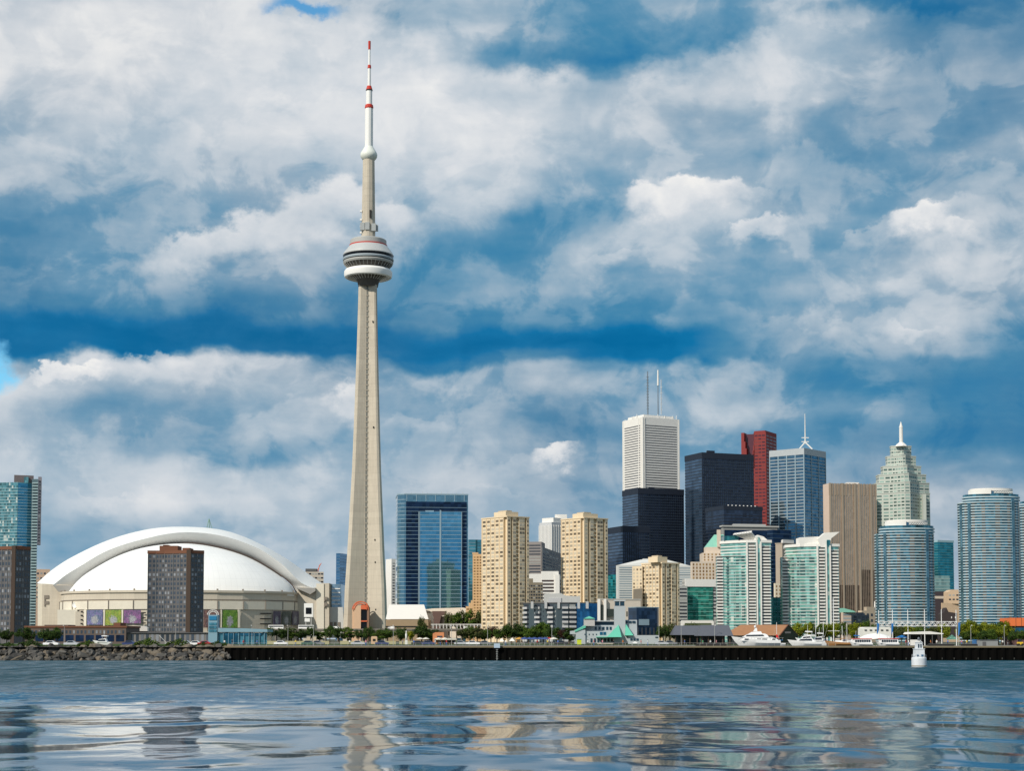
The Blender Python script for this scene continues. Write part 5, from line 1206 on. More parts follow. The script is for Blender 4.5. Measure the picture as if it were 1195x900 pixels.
MB().prism(grow(P, .3), z1+.01, z1+.8).build('parapet', M('putty_wall', (1, 1, 1)), b)
b, P, z1 = B('stone_building', 'small cream stone building low between the two mint condos', 'building', 903, 905, 923, 681, 1200, 75, M('pale_cream_stone', (.66, .58, .45), .85))
Wins(b, w_amber).face(P[1], P[2], Z(700, 1200), z1-1, 4, 5, .4, .55).flush()
b, P, z1 = B('glass_podium', 'dark teal glass low-rise between the two mint condos', 'building', 900, 902, 936, 697.5, 1060, 78, m_tld, body='curtain_wall')
rings(b, P, GZ, z1, 9, .16, M('teal_band', (.10, .26, .30), .5)); fins(b, P[1], P[2], GZ, z1, 6, .3, .3, M('teal_band', (1, 1, 1)))
b, P, z1 = B('terrace_building', 'small pink-cream building with a green roof right of the second mint condo', 'building', 981, 984, 1006, 715, 1100, 75, M('rose_cream', (.55, .44, .36), .85))
prismpx([(984, 715), (984, 710), (996, 713), (999, 715)], P[1].y-.5, 14, 'green_roof', m_cop, b)
Wins(b, WN('grey_ribbon', (1, 1, 1), (1, 1, 1))).face(P[1], P[2], Z(728, 1100), z1-.3, 3, 1, .95, .4).flush()
b, P, z1 = B('office_block', 'slate-grey stepped block with dark windows in front of the pink-cream building', 'building', 993, 996, 1014, 718, 1060, 75, M('slate_frame', (.16, .17, .20), .7))
Wins(b, w_dark).face(P[1], P[2], Z(733, 1060), z1-.5, 4, 4, .7, .6).flush()
MB().prism([P[1].lerp(P[2], .25)+Vector((0, 2)), P[1].lerp(P[2], .6)+Vector((1, 2)), P[1].lerp(P[2], .6)+Vector((1, 9)), P[1].lerp(P[2], .25)+Vector((0, 9))], z1, Z(715, 1060)).build('roof_unit', M('slate_frame', (1, 1, 1)), b)
b, P, z1 = B('stone_building', 'tan stone building with a small turret left of the first round condo', 'building', 1001, 1006, 1024, 713, 1180, 60, M('tan_stone', (.52, .42, .31), .85))
MB().prism([P[1].lerp(P[2], .3), P[1].lerp(P[2], .8), P[1].lerp(P[2], .8)+Vector((0, 9)), P[1].lerp(P[2], .3)+Vector((0, 9))], z1, Z(708.5, 1180)).build('turret', M('tan_stone', (1, 1, 1)), b)
MB().tube((P[2].x-2, P[2].y, z1), (P[2].x-2, P[2].y, Z(702, 1180)), .9, .5).build('vent_pipe', m_wht, b)
Wins(b, w_dark).face(P[1], P[2], GZ+5, z1-1, 4, 4, .5, .5).flush()
b, P, z1 = B('glass_tower', 'dark teal glass tower between the two nearer round condos', 'condo tower', 1090, 1096, 1113.5, 633, 1560, 60, G('ocean_glass', (.03, .24, .28), .75, cw=2.5, ch=3.2, var=.3), body='curtain_wall')
rings(b, P, Z(700, 1560), z1, 22, .16, M('ocean_band', (.10, .26, .28), .5)); MB().prism(grow(P, .4), z1, Z(630.5, 1560)).build('crown_band', M('ocean_cap', (.28, .42, .46), .5), b)
b, P, z1 = B('glass_block', 'pale green glass block below the dark teal tower', 'building', 1088, 1090, 1108.5, 672, 1400, 75, G('sage_glass', (.26, .40, .36), .6, cw=2.4, ch=3, var=.2))
rings(b, P, Z(692, 1400), z1, 5, .2, M('sage_band', (.3, .4, .38), .5))
b, P, z1 = B('dark_podium', 'dark brown podium with one pale band between the round condos', 'building', 1086, 1088, 1108, 690.5, 1300, 75, M('umber_podium', (.06, .045, .05), .8))
strip(b, P[1], P[2], Z(699, 1300), Z(696, 1300), 0, 1, m_bs, 'pale_band', off=.3)
b, P, z1 = B('stone_block', 'sunlit tan building with a rounded top between the round condos', 'building', 1098, 1099.5, 1122, 704, 1200, 75, M('sand_stone', (.58, .42, .28), .85), d=20)
prismpx([(1107, 705), (1107, 691), (1111, 688.5), (1118, 688.5), (1122, 692), (1122, 705)], P[1].y+2, 14, 'upper_wall', M('sand_stone', (1, 1, 1)), b)
Wins(b, w_dark).face((X(1108, 1200), P[1].y+2), (X(1121, 1200), P[1].y+2), Z(702, 1200), Z(692, 1200), 2, 3, .6, .35).flush()
r = thing('station_building', 'small dark station with a pointed centre gable between the round condos', 'building', (X(1108, 900), 900, GZ))
prismpx([(1099, 745), (1099, 717), (1102, 714.5), (1104.5, 709.5), (1107, 714.5), (1117, 716), (1117, 745)], 900, 8, 'wall', M('dark_gable', (.045, .035, .035), .85), r)
for a in (1110, 1114.5): prismpx([(a, 722), (a, 720), (a+1, 720), (a+1, 722)], 899.8, .3, 'window', m_wht, r)

# curved slate apartment block with balconies
Y = 800; r = thing('apartment_block', 'curved slate-blue apartment block with stacked white balconies behind the harbour trees', 'apartment block', (X(660, Y), Y+8, GZ))
m_sl = M('slate_cladding', (.05, .075, .09), .6, var=.12, scale=.2); m_slb = G('cobalt_wall', (.02, .14, .32), .6, cw=1.2, ch=2.6, var=.25, rough=.15)
seg = [(611, 9), (622, 5), (636, 2), (650, 0), (664, 0), (672, 1), (688, 4), (703, 9)]
P = [Q(a, b_, Y) for a, b_ in seg]; z1 = Z(704.5, Y)
MB().prism(P+[Q(708, 22, Y), Q(611, 22, Y)], GZ, z1).build('wall', m_sl, r)
MB().prism(grow(P+[Q(708, 22, Y), Q(611, 22, Y)], .3), z1+.01, z1+.5).build('parapet', m_pier, r)
strip(r, P[5], P[6], GZ, z1, .05, 1, m_slb, 'blue_wall', off=.3); strip(r, P[6], P[7], GZ, z1, 0, .75, m_slb, 'blue_wall', off=.3)
fh = (z1-GZ-1)/8; m_bw = M('balcony_white', (.45, .45, .45), .6); wn_ = Wins(r, w_dark)
def bal(a, b_, k0=0, seg_=None):
    def yat(px):
        for (p, q), (p2, q2) in zip(seg, seg[1:]):
            if p <= px <= p2: return q+(q2-q)*(px-p)/(p2-p)
        return 9
    p0 = Q(a, yat(a), Y); p1 = Q(b_, yat(b_), Y); dd = (p1-p0).normalized(); nn = Vector((dd.y, -dd.x))
    p = MB().prism([p0+nn*1.5, p1+nn*1.5, p1-nn*.1, p0-nn*.1], GZ, GZ+1.05).build('balcony', m_bw, r)
    stack(r, 'b', p, [.6+fh*k for k in range(k0, 8)]); wn_.face(p0, p1, GZ+.6, GZ+.6+fh*8, 8, 1, .95, .56, sill=.4, off=.1)
for a, b_ in ((625, 631), (639.5, 646), (656, 663), (664.5, 671.5), (612, 617)): bal(a, b_)
p0, p1 = P[6].lerp(P[7], .78), P[7]; dd = (p1-p0).normalized(); nn = Vector((dd.y, -dd.x))
p = MB().prism([p0+nn*1.4, p1+nn*1.4+dd*1.2, p1-nn*.1+dd*1.2, p0-nn*.1], GZ, GZ+1.0).build('balcony', m_bw, r); stack(r, 'b', p, [.6+fh*k for k in range(8)])
for p0, p1, n in ((P[1], P[2], 4), (P[2], P[3], 4)): wn_.face(p0, p1, GZ+.6, GZ+.6+fh*8, 8, n, .3, .4)
wn_.flush()
for a in (619.5, 635.5, 650.5, 674, 684): MB().box(X(a, Y), X(a+3, Y), Y-.6+(.0 if a < 660 else 1.2), Y+3, z1-2.6, z1+.9).build('bay_cap', m_bw, r)
prismpx([(635, 705), (635, 694), (637, 693.4), (655, 692.8), (660, 695.5), (677, 696.5), (677, 705)], Y+6, 9, 'penthouse', M('penthouse_pale', (.46, .46, .44), .8), r)
prismpx([(640, 705), (640, 698.5), (655, 698), (655, 705)], Y+5.5, .6, 'penthouse_wall', m_bw, r)
# beige theatre block and dark blue glass box
b, P, z1 = B('theatre_block', 'beige concrete block with tall dark openings behind the green-roofed terminal', 'building', 697, 698, 747.5, 700.5, 700, 80, M('beige_concrete', (.58, .51, .43), .85), d=20)
for a, b_, y0, y1 in ((701, 704, 724, 706), (708.5, 717, 720, 711), (731, 732.5, 720, 714)):
    prismpx([(a, y0), (a, y1), (b_, y1), (b_, y0)], P[1].y-.3, .5, 'opening', M('green_dark_opening', (.03, .04, .035), .4), b)
for a in (704.6, 697.6): prismpx([(a, 745), (a, 699.5), (a+3, 699.5), (a+3, 745)], P[1].y-.9, 1.5, 'pier', m_wht, b)
MB().prism(grow(P, .2), z1+.01, z1+.5).build('parapet', m_conc, b)
b, P, z1 = B('glass_block', 'dark navy glass box with a thin pale rim right of the white harbour tower', 'building', 733, 743, 768.5, 709.5, 620, 70, G('ink_glass', (.018, .04, .08), .6, cw=1.1, ch=1.6, var=.4, rough=.08), body='curtain_wall')
MB().prism(grow(P, .12), z1, z1+.3).build('rim', m_fr, b); strip(b, P[1], P[2], GZ, z1, .93, 1.0, M('dusk_panel', (.10, .11, .13), .6), 'end_panel')
strip(b, P[1], P[2], Z(730, 620), Z(723, 620), .1, .56, M('grey_sign_panel', (.22, .30, .35), .5), 'grey_panel', off=.2)  # even grey-blue panel set slightly proud of the glass
for k in range(5): strip(b, P[1], P[2], GZ, Z(733, 620), .05+k*.18, .07+k*.18, m_pier, 'mullion')

# green-roofed ferry terminal with white tower
Y = 540; r = thing('harbour_terminal', 'white harbour terminal with green pyramid roofs and a tall square white tower', 'terminal building', (X(715, Y), Y, GZ))
m_hw2 = M('terminal_shaded_white', (.42, .45, .47), .65, var=.06); m_gr = M('mint_metal_roof', (.12, .46, .33), .5, var=.08); m_nav = M('navy_window', (.02, .05, .08), .25)  # terminal walls dulled: shade over the building is put into their white
def px_box(a, b_, y0, y1, yy, d, nm, mt_, par=None): return MB().box(X(a, Y), X(b_, Y), yy, yy+d, max(GZ, Z(y0, Y)), Z(y1, Y)).build(nm, mt_, par or r)
px_box(673, 733, 751, 737, Y, 14, 'wall', m_hw2); px_box(682, 718, 738, 730, Y+3, 10, 'upper_wall', m_hw2); px_box(694, 718, 731, 724.5, Y+5, 8, 'gallery', m_nav)
px_box(694, 719, 725.6, 724.6, Y+4, 10, 'gallery_rail', m_hw2)
px_box(732.5, 768.5, 752, 741.8, Y-2, 12, 'annex', m_hw2); px_box(728, 744, 742, 723.8, Y+2, 8, 'rear_wall', m_hw2)
for a in (729.5, 734, 738.5): px_box(a, a+3.4, 727.3, 725, Y+1.7, .3, 'window', m_nav)
px_box(764, 767, 744.7, 743.5, Y-2.2, .2, 'window', m_nav)
px_box(672, 683, 752, 735.5, Y-.6, 12, 'wall', m_hw2)
prismpx([(671, 736.5), (682.5, 730.5), (683.5, 730.5), (683.5, 733), (671, 738)], Y-.9, 13, 'sloped_roof', m_gr, r)
prismpx([(666, 740.5), (666, 736.8), (673, 736.2), (673, 740.5)], Y+1, 8, 'wall', m_hw2, r)
px_box(682, 694, 731, 722.5, Y-.4, 5.5, 'small_turret', M('turret_stone', (.46, .44, .43), .7))
def pyramid(a, b_, yb, yt, y0, d, nm, mt_, frac=.5, apx=None):
    z0, z1 = Z(yb, Y), Z(yt, Y); x0, x1 = X(a, Y), X(b_, Y); xm = X(apx, Y) if apx else (x0+x1)/2
    return MB().add([(x0, y0, z0), (x1, y0, z0), (x1, y0+d, z0), (x0, y0+d, z0), (xm, y0+d*frac, z1)], [(0, 1, 4), (1, 2, 4), (2, 3, 4), (3, 0, 4), (3, 2, 1, 0)]).build(nm, mt_, r)
pyramid(681.3, 694.7, 722.5, 719.3, Y-.8, 6.4, 'turret_roof', m_gr)
TW = px_box(717.5, 730, 752, 707.5, Y+.5, 3.6, 'tower', m_hw2); px_box(718.3, 723, 707.4, 702.2, Y+.6, 3.3, 'lantern_glazing', m_nav, TW); px_box(724, 729, 707.4, 702.2, Y+.6, 3.3, 'lantern_glazing', m_nav, TW)
px_box(723.1, 723.9, 707.4, 702.2, Y+.4, 3.5, 'lantern_post', m_hw2, TW); px_box(717.2, 730.3, 702.1, 700.6, Y+.3, 4, 'tower_cap', m_hw2, TW)
m = MB(); x0, x1, x2 = X(708, Y), X(724, Y), X(718, Y)
pyramid(708, 724.5, 744, 729.5, Y-4, 8, 'pyramid_roof', m_gr, .55, 722)
pyramid(729, 738.5, 742, 728.5, Y-3, 7, 'pyramid_roof', m_gr, .55, 730.5)
prismpx([(696, 744.3), (696, 743.4), (712, 743.4), (712, 744.3)], Y-2.2, 2.2, 'awning', m_gr, r)
for a in (689, 693, 697, 701): px_box(a, a+2.2, 750, 745.5, Y-.15, .2, 'window', m_nav)
for a in (705, 709, 713): px_box(a, a+2.2, 749.5, 745.5, Y-.15, .2, 'window', m_dk)
for a in (735, 738.5, 742): px_box(a, a+2.6, 748, 745.5, Y-2.15, .2, 'window', m_nav)
for a in (694.6, 699, 703.5, 708, 712): px_box(a, a+2.4, 735.4, 731.8, Y+2.85, .2, 'window', m_nav)
for a in (700, 704): px_box(a, a+3.2, 741.3, 738, Y-.15, .2, 'window', m_tqd)
for a in (682, 687, 691.5, 695.5): px_box(a, a+1.0, 741.5, 740, Y-.75 if a < 683 else Y-.15, .2, 'porthole', m_nav)
k_ = thing('kiosk', 'bright lime-yellow kiosk at the left foot of the white harbour terminal', 'kiosk', (X(676, 535), 535, GZ))
MB().box(X(673.5, 535), X(678.5, 535), 535, 536.4, GZ, Z(746.5, 535)).build('body', M('lime_paint', (.55, .62, .03), .6), k_); MB().box(X(673, 535), X(679, 535), 534.8, 536.6, Z(746.4, 535), Z(746, 535)).build('roof', m_gr, k_)

# dark-roofed pavilions on the quay
def pav(label, xa, xb, yr, ye, Y, tilt, mt_):
    r = thing('market_pavilion', label, 'pavilion', (X((xa+xb)/2, Y), Y+5, GZ)); x0, x1 = X(xa, Y), X(xb, Y); zr, ze = Z(yr, Y+6), Z(ye, Y); i0 = (x1-x0)*tilt
    MB().add([(x0, Y, ze), (x1, Y, ze), (x0+i0, Y+6, zr), (x1-i0*.5, Y+6, zr), (x0, Y+12, ze), (x1, Y+12, ze)], [(0, 1, 3, 2), (2, 3, 5, 4), (0, 2, 4), (1, 5, 3), (0, 4, 5, 1)]).build('roof', mt_, r)
    for k in range(5):
        x = x0+1+(x1-x0-2)*k/4; MB().box(x-.15, x+.15, Y+1, Y+1.3, GZ, ze).build('post', m_brd, r)
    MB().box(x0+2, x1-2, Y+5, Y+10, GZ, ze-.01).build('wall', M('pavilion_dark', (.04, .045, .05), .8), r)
    return r
m_sr = M('slate_roof', (.10, .105, .125), .6, var=.12, scale=.5)
pav('dark slate-roofed pavilion just right of the short cream tower', 785, 826, 730.5, 741.5, 530, .12, m_sr)
pav('dark slate-roofed pavilion left of the white motor yacht', 815, 856, 730, 742.5, 500, .12, m_sr)
Y = 545; m_rr = M('brown_shingle', (.34, .17, .085), .85, var=.12, scale=.6)
r = thing('boathouse', 'long brown-roofed boathouse with a dark gable end behind the white yacht', 'boathouse', (X(895, Y), Y, GZ))
xa_, xb_, xc_, xd_ = X(848, Y), X(910, Y), X(924, Y), X(940, Y); ze = Z(742, Y); zr = Z(729.5, Y+4)
MB().add([(xa_, Y, ze), (xb_, Y, ze), (xc_, Y+7, zr), (X(868, Y), Y+7, zr), (xa_, Y+14, ze), (xd_, Y+14, ze)], [(0, 1, 2, 3), (3, 2, 5, 4), (0, 3, 4)]).build('roof', m_rr, r)
MB().add([(xb_, Y+.3, GZ), (xd_, Y+13.7, GZ), (xd_, Y+13.7, ze), (xc_, Y+7, zr-.15), (xb_, Y+.3, ze)], [(0, 1, 2, 3, 4)]).build('gable_wall', M('gable_olive', (.045, .05, .03), .85), r, fix=False)
m = MB(); m.tube((xb_, Y, ze), (xc_, Y+7, zr), .22, n=4); m.tube((xc_, Y+7, zr), (xd_, Y+14, ze), .22, n=4); m.build('barge_board', m_brr, r)
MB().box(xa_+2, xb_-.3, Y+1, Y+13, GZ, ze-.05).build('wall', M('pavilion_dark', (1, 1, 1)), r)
MB().box(X(917.5, Y), X(924, Y), Y+2.0, Y+2.5, Z(739.5, Y), Z(737.5, Y)).build('name_board', m_pier, r)
for a in (861, 873, 885, 898): MB().box(X(a, Y), X(a+5, Y), Y+.7, Y+1.05, GZ+.5, ze-.6).build('window', m_nav, r)
# low white cafe building + orange-roofed hut at right edge + stage roof
r = thing('cafe_building', 'low white cafe building with small dark windows left of the lattice gantry', 'cafe', (X(1024, 560), 560, GZ))
prismpx([(1007, 745), (1007, 733.6), (1010, 732.2), (1038, 732.2), (1040, 733.6), (1040, 745)], 560, 8, 'wall', m_wht, r)
for a in (1009, 1015, 1021, 1028, 1034): prismpx([(a, 736.6), (a, 735), (a+2.6, 735), (a+2.6, 736.6)], 559.8, .3, 'window', m_pier, r)
Y = 520; r = thing('quay_building', 'building with a bright orange top cut off by the right edge of the photo', 'building', (X(1192, Y), Y, GZ))
MB().box(X(1181, Y), X(1230, Y), Y, Y+10, GZ, Z(731, Y)).build('wall', M('plum_wall', (.13, .07, .07), .8), r); MB().box(X(1179, Y), X(1232, Y), Y-.5, Y+11, Z(731, Y), Z(721.5, Y)).build('orange_fascia', M('orange_panel', (.70, .17, .05), .6), r)
for a in (1185, 1191.5, 1198): MB().box(X(a, Y), X(a+.3, Y), Y-.6, Y-.51, Z(731, Y), Z(721.5, Y)).build('seam', m_brr, r)
MB().box(X(1184, Y), X(1225, Y), Y-.15, Y, Z(738, Y), Z(733, Y)).build('window_band', m_tqd, r)
Y = 500; r = thing('stage_canopy', 'open stage with a thin white flat roof beneath the lattice gantry', 'stage', (X(1080, Y), Y, GZ))
prismpx([(1061, 740.5), (1063, 738.2), (1085, 737.2), (1101, 739.6), (1101, 740.6)], Y, 8, 'roof', m_wht, r)
MB().box(X(1064, Y), X(1099, Y), Y+5, Y+8, GZ, Z(740.5, Y)).build('back_wall', m_dk, r)
for a in (1062, 1075, 1088, 1100): MB().box(X(a, Y), X(a+.6, Y), Y+.3, Y+.5, GZ, Z(740.6, Y)).build('post', m_pier, r)
MB().box(X(1062, Y), X(1073, Y), Y-1, Y, GZ, Z(747, Y)).build('counter', m_wht, r)

# ------------------------------------------------------------------ lattice gantry with tall white masts and blue banners
Y = 475; r = thing('lattice_gantry', 'white lattice truss gantry carried on tall white masts above the right-hand quay', 'gantry', (X(1070, Y), Y, GZ))
z0, z1 = Z(731, Y), Z(725.8, Y); x0, x1 = X(1026, Y), X(1117, Y)
for yy in (Y, Y+1.6):
    m = MB(); m.tube((x0, yy, z0), (x1, yy, z0), .09, n=4); m.tube((x0, yy, z1), (x1, yy, z1), .09, n=4); n = 26
    for k in range(n):
        a, b_ = x0+(x1-x0)*k/n, x0+(x1-x0)*(k+1)/n; m.tube((a, yy, z0 if k % 2 else z1), (b_, yy, z1 if k % 2 else z0), .07, n=4)
    m.build('truss', m_white, r)
for a, yt in ((1026.5, 712.5), (1042.5, 712), (1060.5, 712), (1080, 711.5), (1099.8, 711.5), (1117, 712)):
    MB().tube((X(a, Y), Y+.8, GZ-.1), (X(a, Y), Y+.8, Z(yt, Y)), .12, .09, 8).build('mast', m_white, r)
m_blue = M('banner_blue', (.01, .14, .40), .7)
for a, y0, y1, lb in ((1023.6, 741, 728, 'blue banner on the leftmost gantry mast'), (1040.3, 741, 728, 'blue banner on the second gantry mast'), (1118.3, 743, 727, 'long blue banner on the rightmost gantry mast')):
    bn = thing('banner', lb, 'banner', (X(a, Y-1), Y-1, GZ)); MB().tube((X(a, Y-1)-.05, Y-1, GZ), (X(a, Y-1)-.05, Y-1, Z(y1-1, Y)), .05, n=5).build('pole', m_pod, bn)
    MB().add([(X(a, Y-1), Y-1, Z(y0, Y)), (X(a+1.0, Y-1), Y-1.1, Z(y0-2, Y)), (X(a+2.3, Y-1), Y-.9, Z(y0-5, Y)), (X(a+2.6, Y-1), Y-1.1, Z(y1, Y)), (X(a, Y-1), Y-1, Z(y1, Y))], [(0, 1, 2, 3, 4)]).build('cloth', m_blue, bn, fix=False)

# ------------------------------------------------------------------ trees
def crown_mesh(name, seed, shape, ncl, nleaf, leaf):
    rr = random.Random(seed); m = MB(); cl = []
    for i in range(ncl):
        while True:
            p = Vector((rr.uniform(-1, 1), rr.uniform(-1, 1), rr.uniform(-1, 1)))
            if .25 < p.length < 1: break
        p *= (.55+.45*rr.random())/max(p.length, .6)
        q = Vector((p.x*shape[0], p.y*shape[0], shape[2]+p.z*shape[1])); cl.append((q, rr.uniform(.55, 1.15)*shape[3]))
    for i in range(nleaf):
        c, r_ = cl[rr.randrange(ncl)]
        d = Vector((rr.gauss(0, 1), rr.gauss(0, 1), rr.gauss(0, .8))).normalized()*r_*(rr.random()**.4)
        p = c+d; n = (d.normalized()+Vector((rr.gauss(0, .5), rr.gauss(0, .5), rr.gauss(.3, .5)))).normalized()
        u = n.orthogonal().normalized(); v = n.cross(u); a = rr.uniform(0, 6.28); u, v = u*math.cos(a)+v*math.sin(a), v*math.cos(a)-u*math.sin(a)
        s = leaf*rr.uniform(.6, 1.3)
        m.add([p-u*s, p-v*s*.6, p+u*s, p+v*s*.6], [(0, 1, 2, 3)])
    return m
def trunk_mb(seed, h, top, spread, r0=.22):
    rr = random.Random(seed); m = MB(); m.tube((0, 0, -.2), (0, 0, h), r0, r0*.7, 7)
    for k in range(5):
        a = k*1.257+rr.uniform(-.4, .4); q = Vector((math.cos(a)*spread*.7, math.sin(a)*spread*.7, h+(top-h)*rr.uniform(.35, .8))); m.tube((0, 0, h-.1), q, r0*.5, .05, 5)
    m.tube((0, 0, h), (rr.uniform(-.3, .3), 0, top), r0*.6, .05, 5)
    return m
leafs = {'dark': LEAF('leaf_dark', (.014, .034, .008), (.038, .075, .014), (.09, .14, .025)),
         'mid': LEAF('leaf_mid', (.02, .05, .008), (.06, .11, .014), (.15, .20, .03)),
         'bright': LEAF('leaf_bright', (.07, .10, .006), (.20, .24, .015), (.36, .37, .03)),
         'olive': LEAF('leaf_olive', (.03, .045, .012), (.07, .085, .025), (.14, .15, .05)),
         'yellow': LEAF('leaf_yellow', (.14, .16, .01), (.30, .32, .015), (.45, .42, .03)),
         'red': LEAF('leaf_red', (.018, .01, .008), (.05, .022, .014), (.09, .04, .02))}
m_bark = M('bark', (.09, .065, .045), .95)
KIND = {'round': (2.4, 1.9, 4.3, 1.0), 'tall': (1.7, 2.9, 4.6, .8), 'wide': (3.4, 2.0, 4.2, 1.15)}
protos = {}; tcount = {}
def tree(px, Y, top_py, hue, shape, label, wpx=None, group=None, base=GZ):
    n = tcount.get((hue, shape), 0); tcount[(hue, shape)] = n+1; key = (hue, shape, n % 3)
    sh = KIND[shape]; H = .82*sh[1]+sh[2]
    h = Z(top_py-1.2, Y)-base; s = h/H; sw = s if wpx is None else (wpx/2*Y/F)/(sh[0]+sh[3]*.5)
    r = thing('tree', label, 'tree', (X(px, Y), Y, base), group)
    if key not in protos:
        sd = hash(shape) % 7+n*13+len(hue); sd = {'round': 3, 'tall': 5, 'wide': 8}[shape]+n*13+len(hue)
        tk = trunk_mb(sd, sh[2]-sh[1]*.6, sh[2]+sh[1]*.5, sh[0]).build('trunk', m_bark); cr = crown_mesh('crown', sd, sh, 26 if shape != 'wide' else 38, 2600 if shape != 'wide' else 4200, .20).build('crown', leafs[hue], fix=False)
        protos[key] = (tk.data, cr.data); bpy.data.objects.remove(tk); bpy.data.objects.remove(cr)
    for nm, me in zip(('trunk', 'crown'), protos[key]):
        o = bpy.data.objects.new(nm, me); col.objects.link(o); o.parent = r; o.scale = (sw, sw, s); o.rotation_euler = (0, 0, n*1.3)
    return r
ORD = ['first', 'second', 'third', 'fourth', 'fifth', 'sixth', 'seventh', 'eighth', 'ninth', 'tenth', 'eleventh', 'twelfth', 'thirteenth', 'fourteenth', 'fifteenth', 'sixteenth', 'seventeenth', 'eighteenth', 'nineteenth', 'twentieth']
rt_ = random.Random(11)
def row(xs_, Y, tops, hues, shapes, fmt, wp, group):
    for i, x in enumerate(xs_):
        tree(x, Y+rt_.uniform(-5, 5), tops[i % len(tops)]+rt_.uniform(-1, 1), hues[i % len(hues)], shapes[i % len(shapes)], fmt.format(ORD[i]), wp*rt_.uniform(1.1, 1.5), group)
row([-6, 8, 27, 34, 52, 60, 67], 520, [736, 738, 735, 739], ['dark'], ['round', 'wide'], '{} dark tree from the left on the lawn before the brown brick blocks', 15, 'trees before the brown brick blocks')
row([317, 328, 340, 351, 362, 373, 385, 396, 406, 418, 430, 441, 452], 640, [735, 737, 734, 736], ['dark', 'dark', 'mid'], ['round', 'wide', 'tall'], '{} dark green tree from the left in the row below the elevated road', 14, 'row of trees below the elevated road')
row([447, 468, 492, 499, 505], 600, [738, 737, 735], ['mid', 'dark', 'dark'], ['round', 'wide'], '{} broad green tree from the left right of the concrete tower', 18, 'trees right of the concrete tower')
tree(479, 590, 738.5, 'yellow', 'round', 'bright yellow-green tree right of the concrete tower foot', 12)
tree(492.5, 1150, 722, 'olive', 'round', 'small olive tree in front of the white hall roof', 12)
row([524, 533, 540, 549, 557], 1240, [718, 716, 719], ['olive', 'mid'], ['round', 'tall'], '{} olive tree from the left before the long cream hall', 11, 'olive trees before the cream hall')
row([540, 548, 557, 565], 560, [737, 734, 736], ['olive', 'mid'], ['round', 'wide'], '{} olive green tree from the left before the foot of the first cream tower', 16, 'trees before the first cream tower')
row([566, 573, 580], 620, [736, 735, 737], ['red'], ['round'], '{} dark red-leaved tree from the left at the first cream tower', 15, 'red-leaved trees at the first cream tower')
row([588, 597, 606, 617, 627, 634], 590, [733, 730, 732, 735], ['mid', 'dark', 'mid'], ['wide', 'round'], '{} leafy green tree from the left before the curved slate block', 20, 'leafy trees before the curved slate block')
row([641, 650, 658, 664], 560, [736, 733, 736], ['dark', 'dark', 'red'], ['round', 'tall'], '{} dark tree from the left between the slate block and the white terminal', 13, 'dark trees left of the white terminal')
row([774, 781, 789, 800, 809, 822], 545, [734, 731, 735], ['dark', 'olive', 'dark'], ['round', 'wide'], '{} dark tree from the left around the slate-roofed pavilions', 15, 'trees around the slate-roofed pavilions')
row([933, 944, 953, 963, 974, 985, 994, 1004, 1014], 640, [730, 728, 729, 731], ['bright', 'bright', 'mid'], ['wide', 'round'], '{} bright green tree from the left below the mint condos', 17, 'bright trees below the mint condos')
row([1044, 1052, 1061, 1076, 1088, 1100], 560, [733, 734, 731], ['mid', 'olive', 'bright'], ['round', 'wide'], '{} green tree from the left behind the lattice gantry', 15, 'trees behind the lattice gantry')
row([1125, 1133, 1142, 1151, 1160, 1169, 1176], 520, [731, 728, 729, 730], ['bright', 'bright', 'mid'], ['wide', 'round'], '{} tree from the left in the big bright clump below the tall round condo', 19, 'big bright tree clump at the right')
row([1129, 1138, 1147, 1156, 1165, 1183, 1192], 508, [738, 737, 739], ['mid', 'bright', 'dark'], ['round', 'wide'], '{} low bushy tree from the left in front of the big bright clump', 16, 'low trees before the bright clump')

# ------------------------------------------------------------------ boulders along the left shore
rk = random.Random(21); rocks = []; m_rk = [M('boulder_grey', (.10, .094, .085), .95, var=.45, scale=1.2), M('boulder_tan', (.15, .125, .095), .95, var=.45, scale=1.2), M('boulder_dark', (.05, .048, .045), .95, var=.45, scale=1.2)]
for k in range(12):
    bm = bmesh.new(); bmesh.ops.create_icosphere(bm, subdivisions=2, radius=1)
    for v in bm.verts:
        d = v.co.normalized(); f = 1+.55*mnoise.noise(d*1.3+Vector((k*7, 0, 0)))+.22*mnoise.noise(d*4+Vector((0, k*3, 0)))
        v.co = d*f
        for ax in (0, 1, 2): v.co[ax] = max(-.72, min(.78, v.co[ax]))
    me = bpy.data.meshes.new('boulder'); bm.to_mesh(me); bm.free(); me.materials.append(m_rk[k % 3]); rocks.append(me)
xL, xR = X(-6, QY), X(270, QY); nrow = 5; cnt = 0
for j in range(nrow):
    n = 56
    for i in range(n):
        if cnt >= 280: break
        cnt += 1
        x = xL+(xR-xL)*(i+.5*(j % 2)+rk.uniform(-.3, .3))/n; fr = (j+rk.uniform(-.3, .3))/nrow
        if x > X(250, QY) and j > 3 and False: continue
        o = bpy.data.objects.new('boulder', rocks[rk.randrange(12)]); col.objects.link(o)
        o.location = (x, QY-2.6+fr*9.5, .1+fr*4.3); o.rotation_euler = (rk.uniform(0, 6.3), rk.uniform(-.4, .4), rk.uniform(0, 6.3))
        s = rk.choice((.5, .65, .8, .95, 1.1, 1.3))*rk.uniform(.85, 1.15); o.scale = (s*rk.uniform(.9, 1.9), s, s*rk.uniform(.5, .9))
        tag(o, 'rough grey boulder in the heap of shore rocks at the water', 'boulder', 'boulders piled along the left shore')
bmesh_b = crown_mesh('shrub', 77, (1.5, .75, .7, .6), 16, 900, .16)
sh_me = bmesh_b.build('shrub', leafs['dark'], fix=False).data; bpy.data.objects.remove(bpy.data.objects['shrub'])
sh_m2 = sh_me.copy(); sh_m2.materials[0] = leafs['mid']
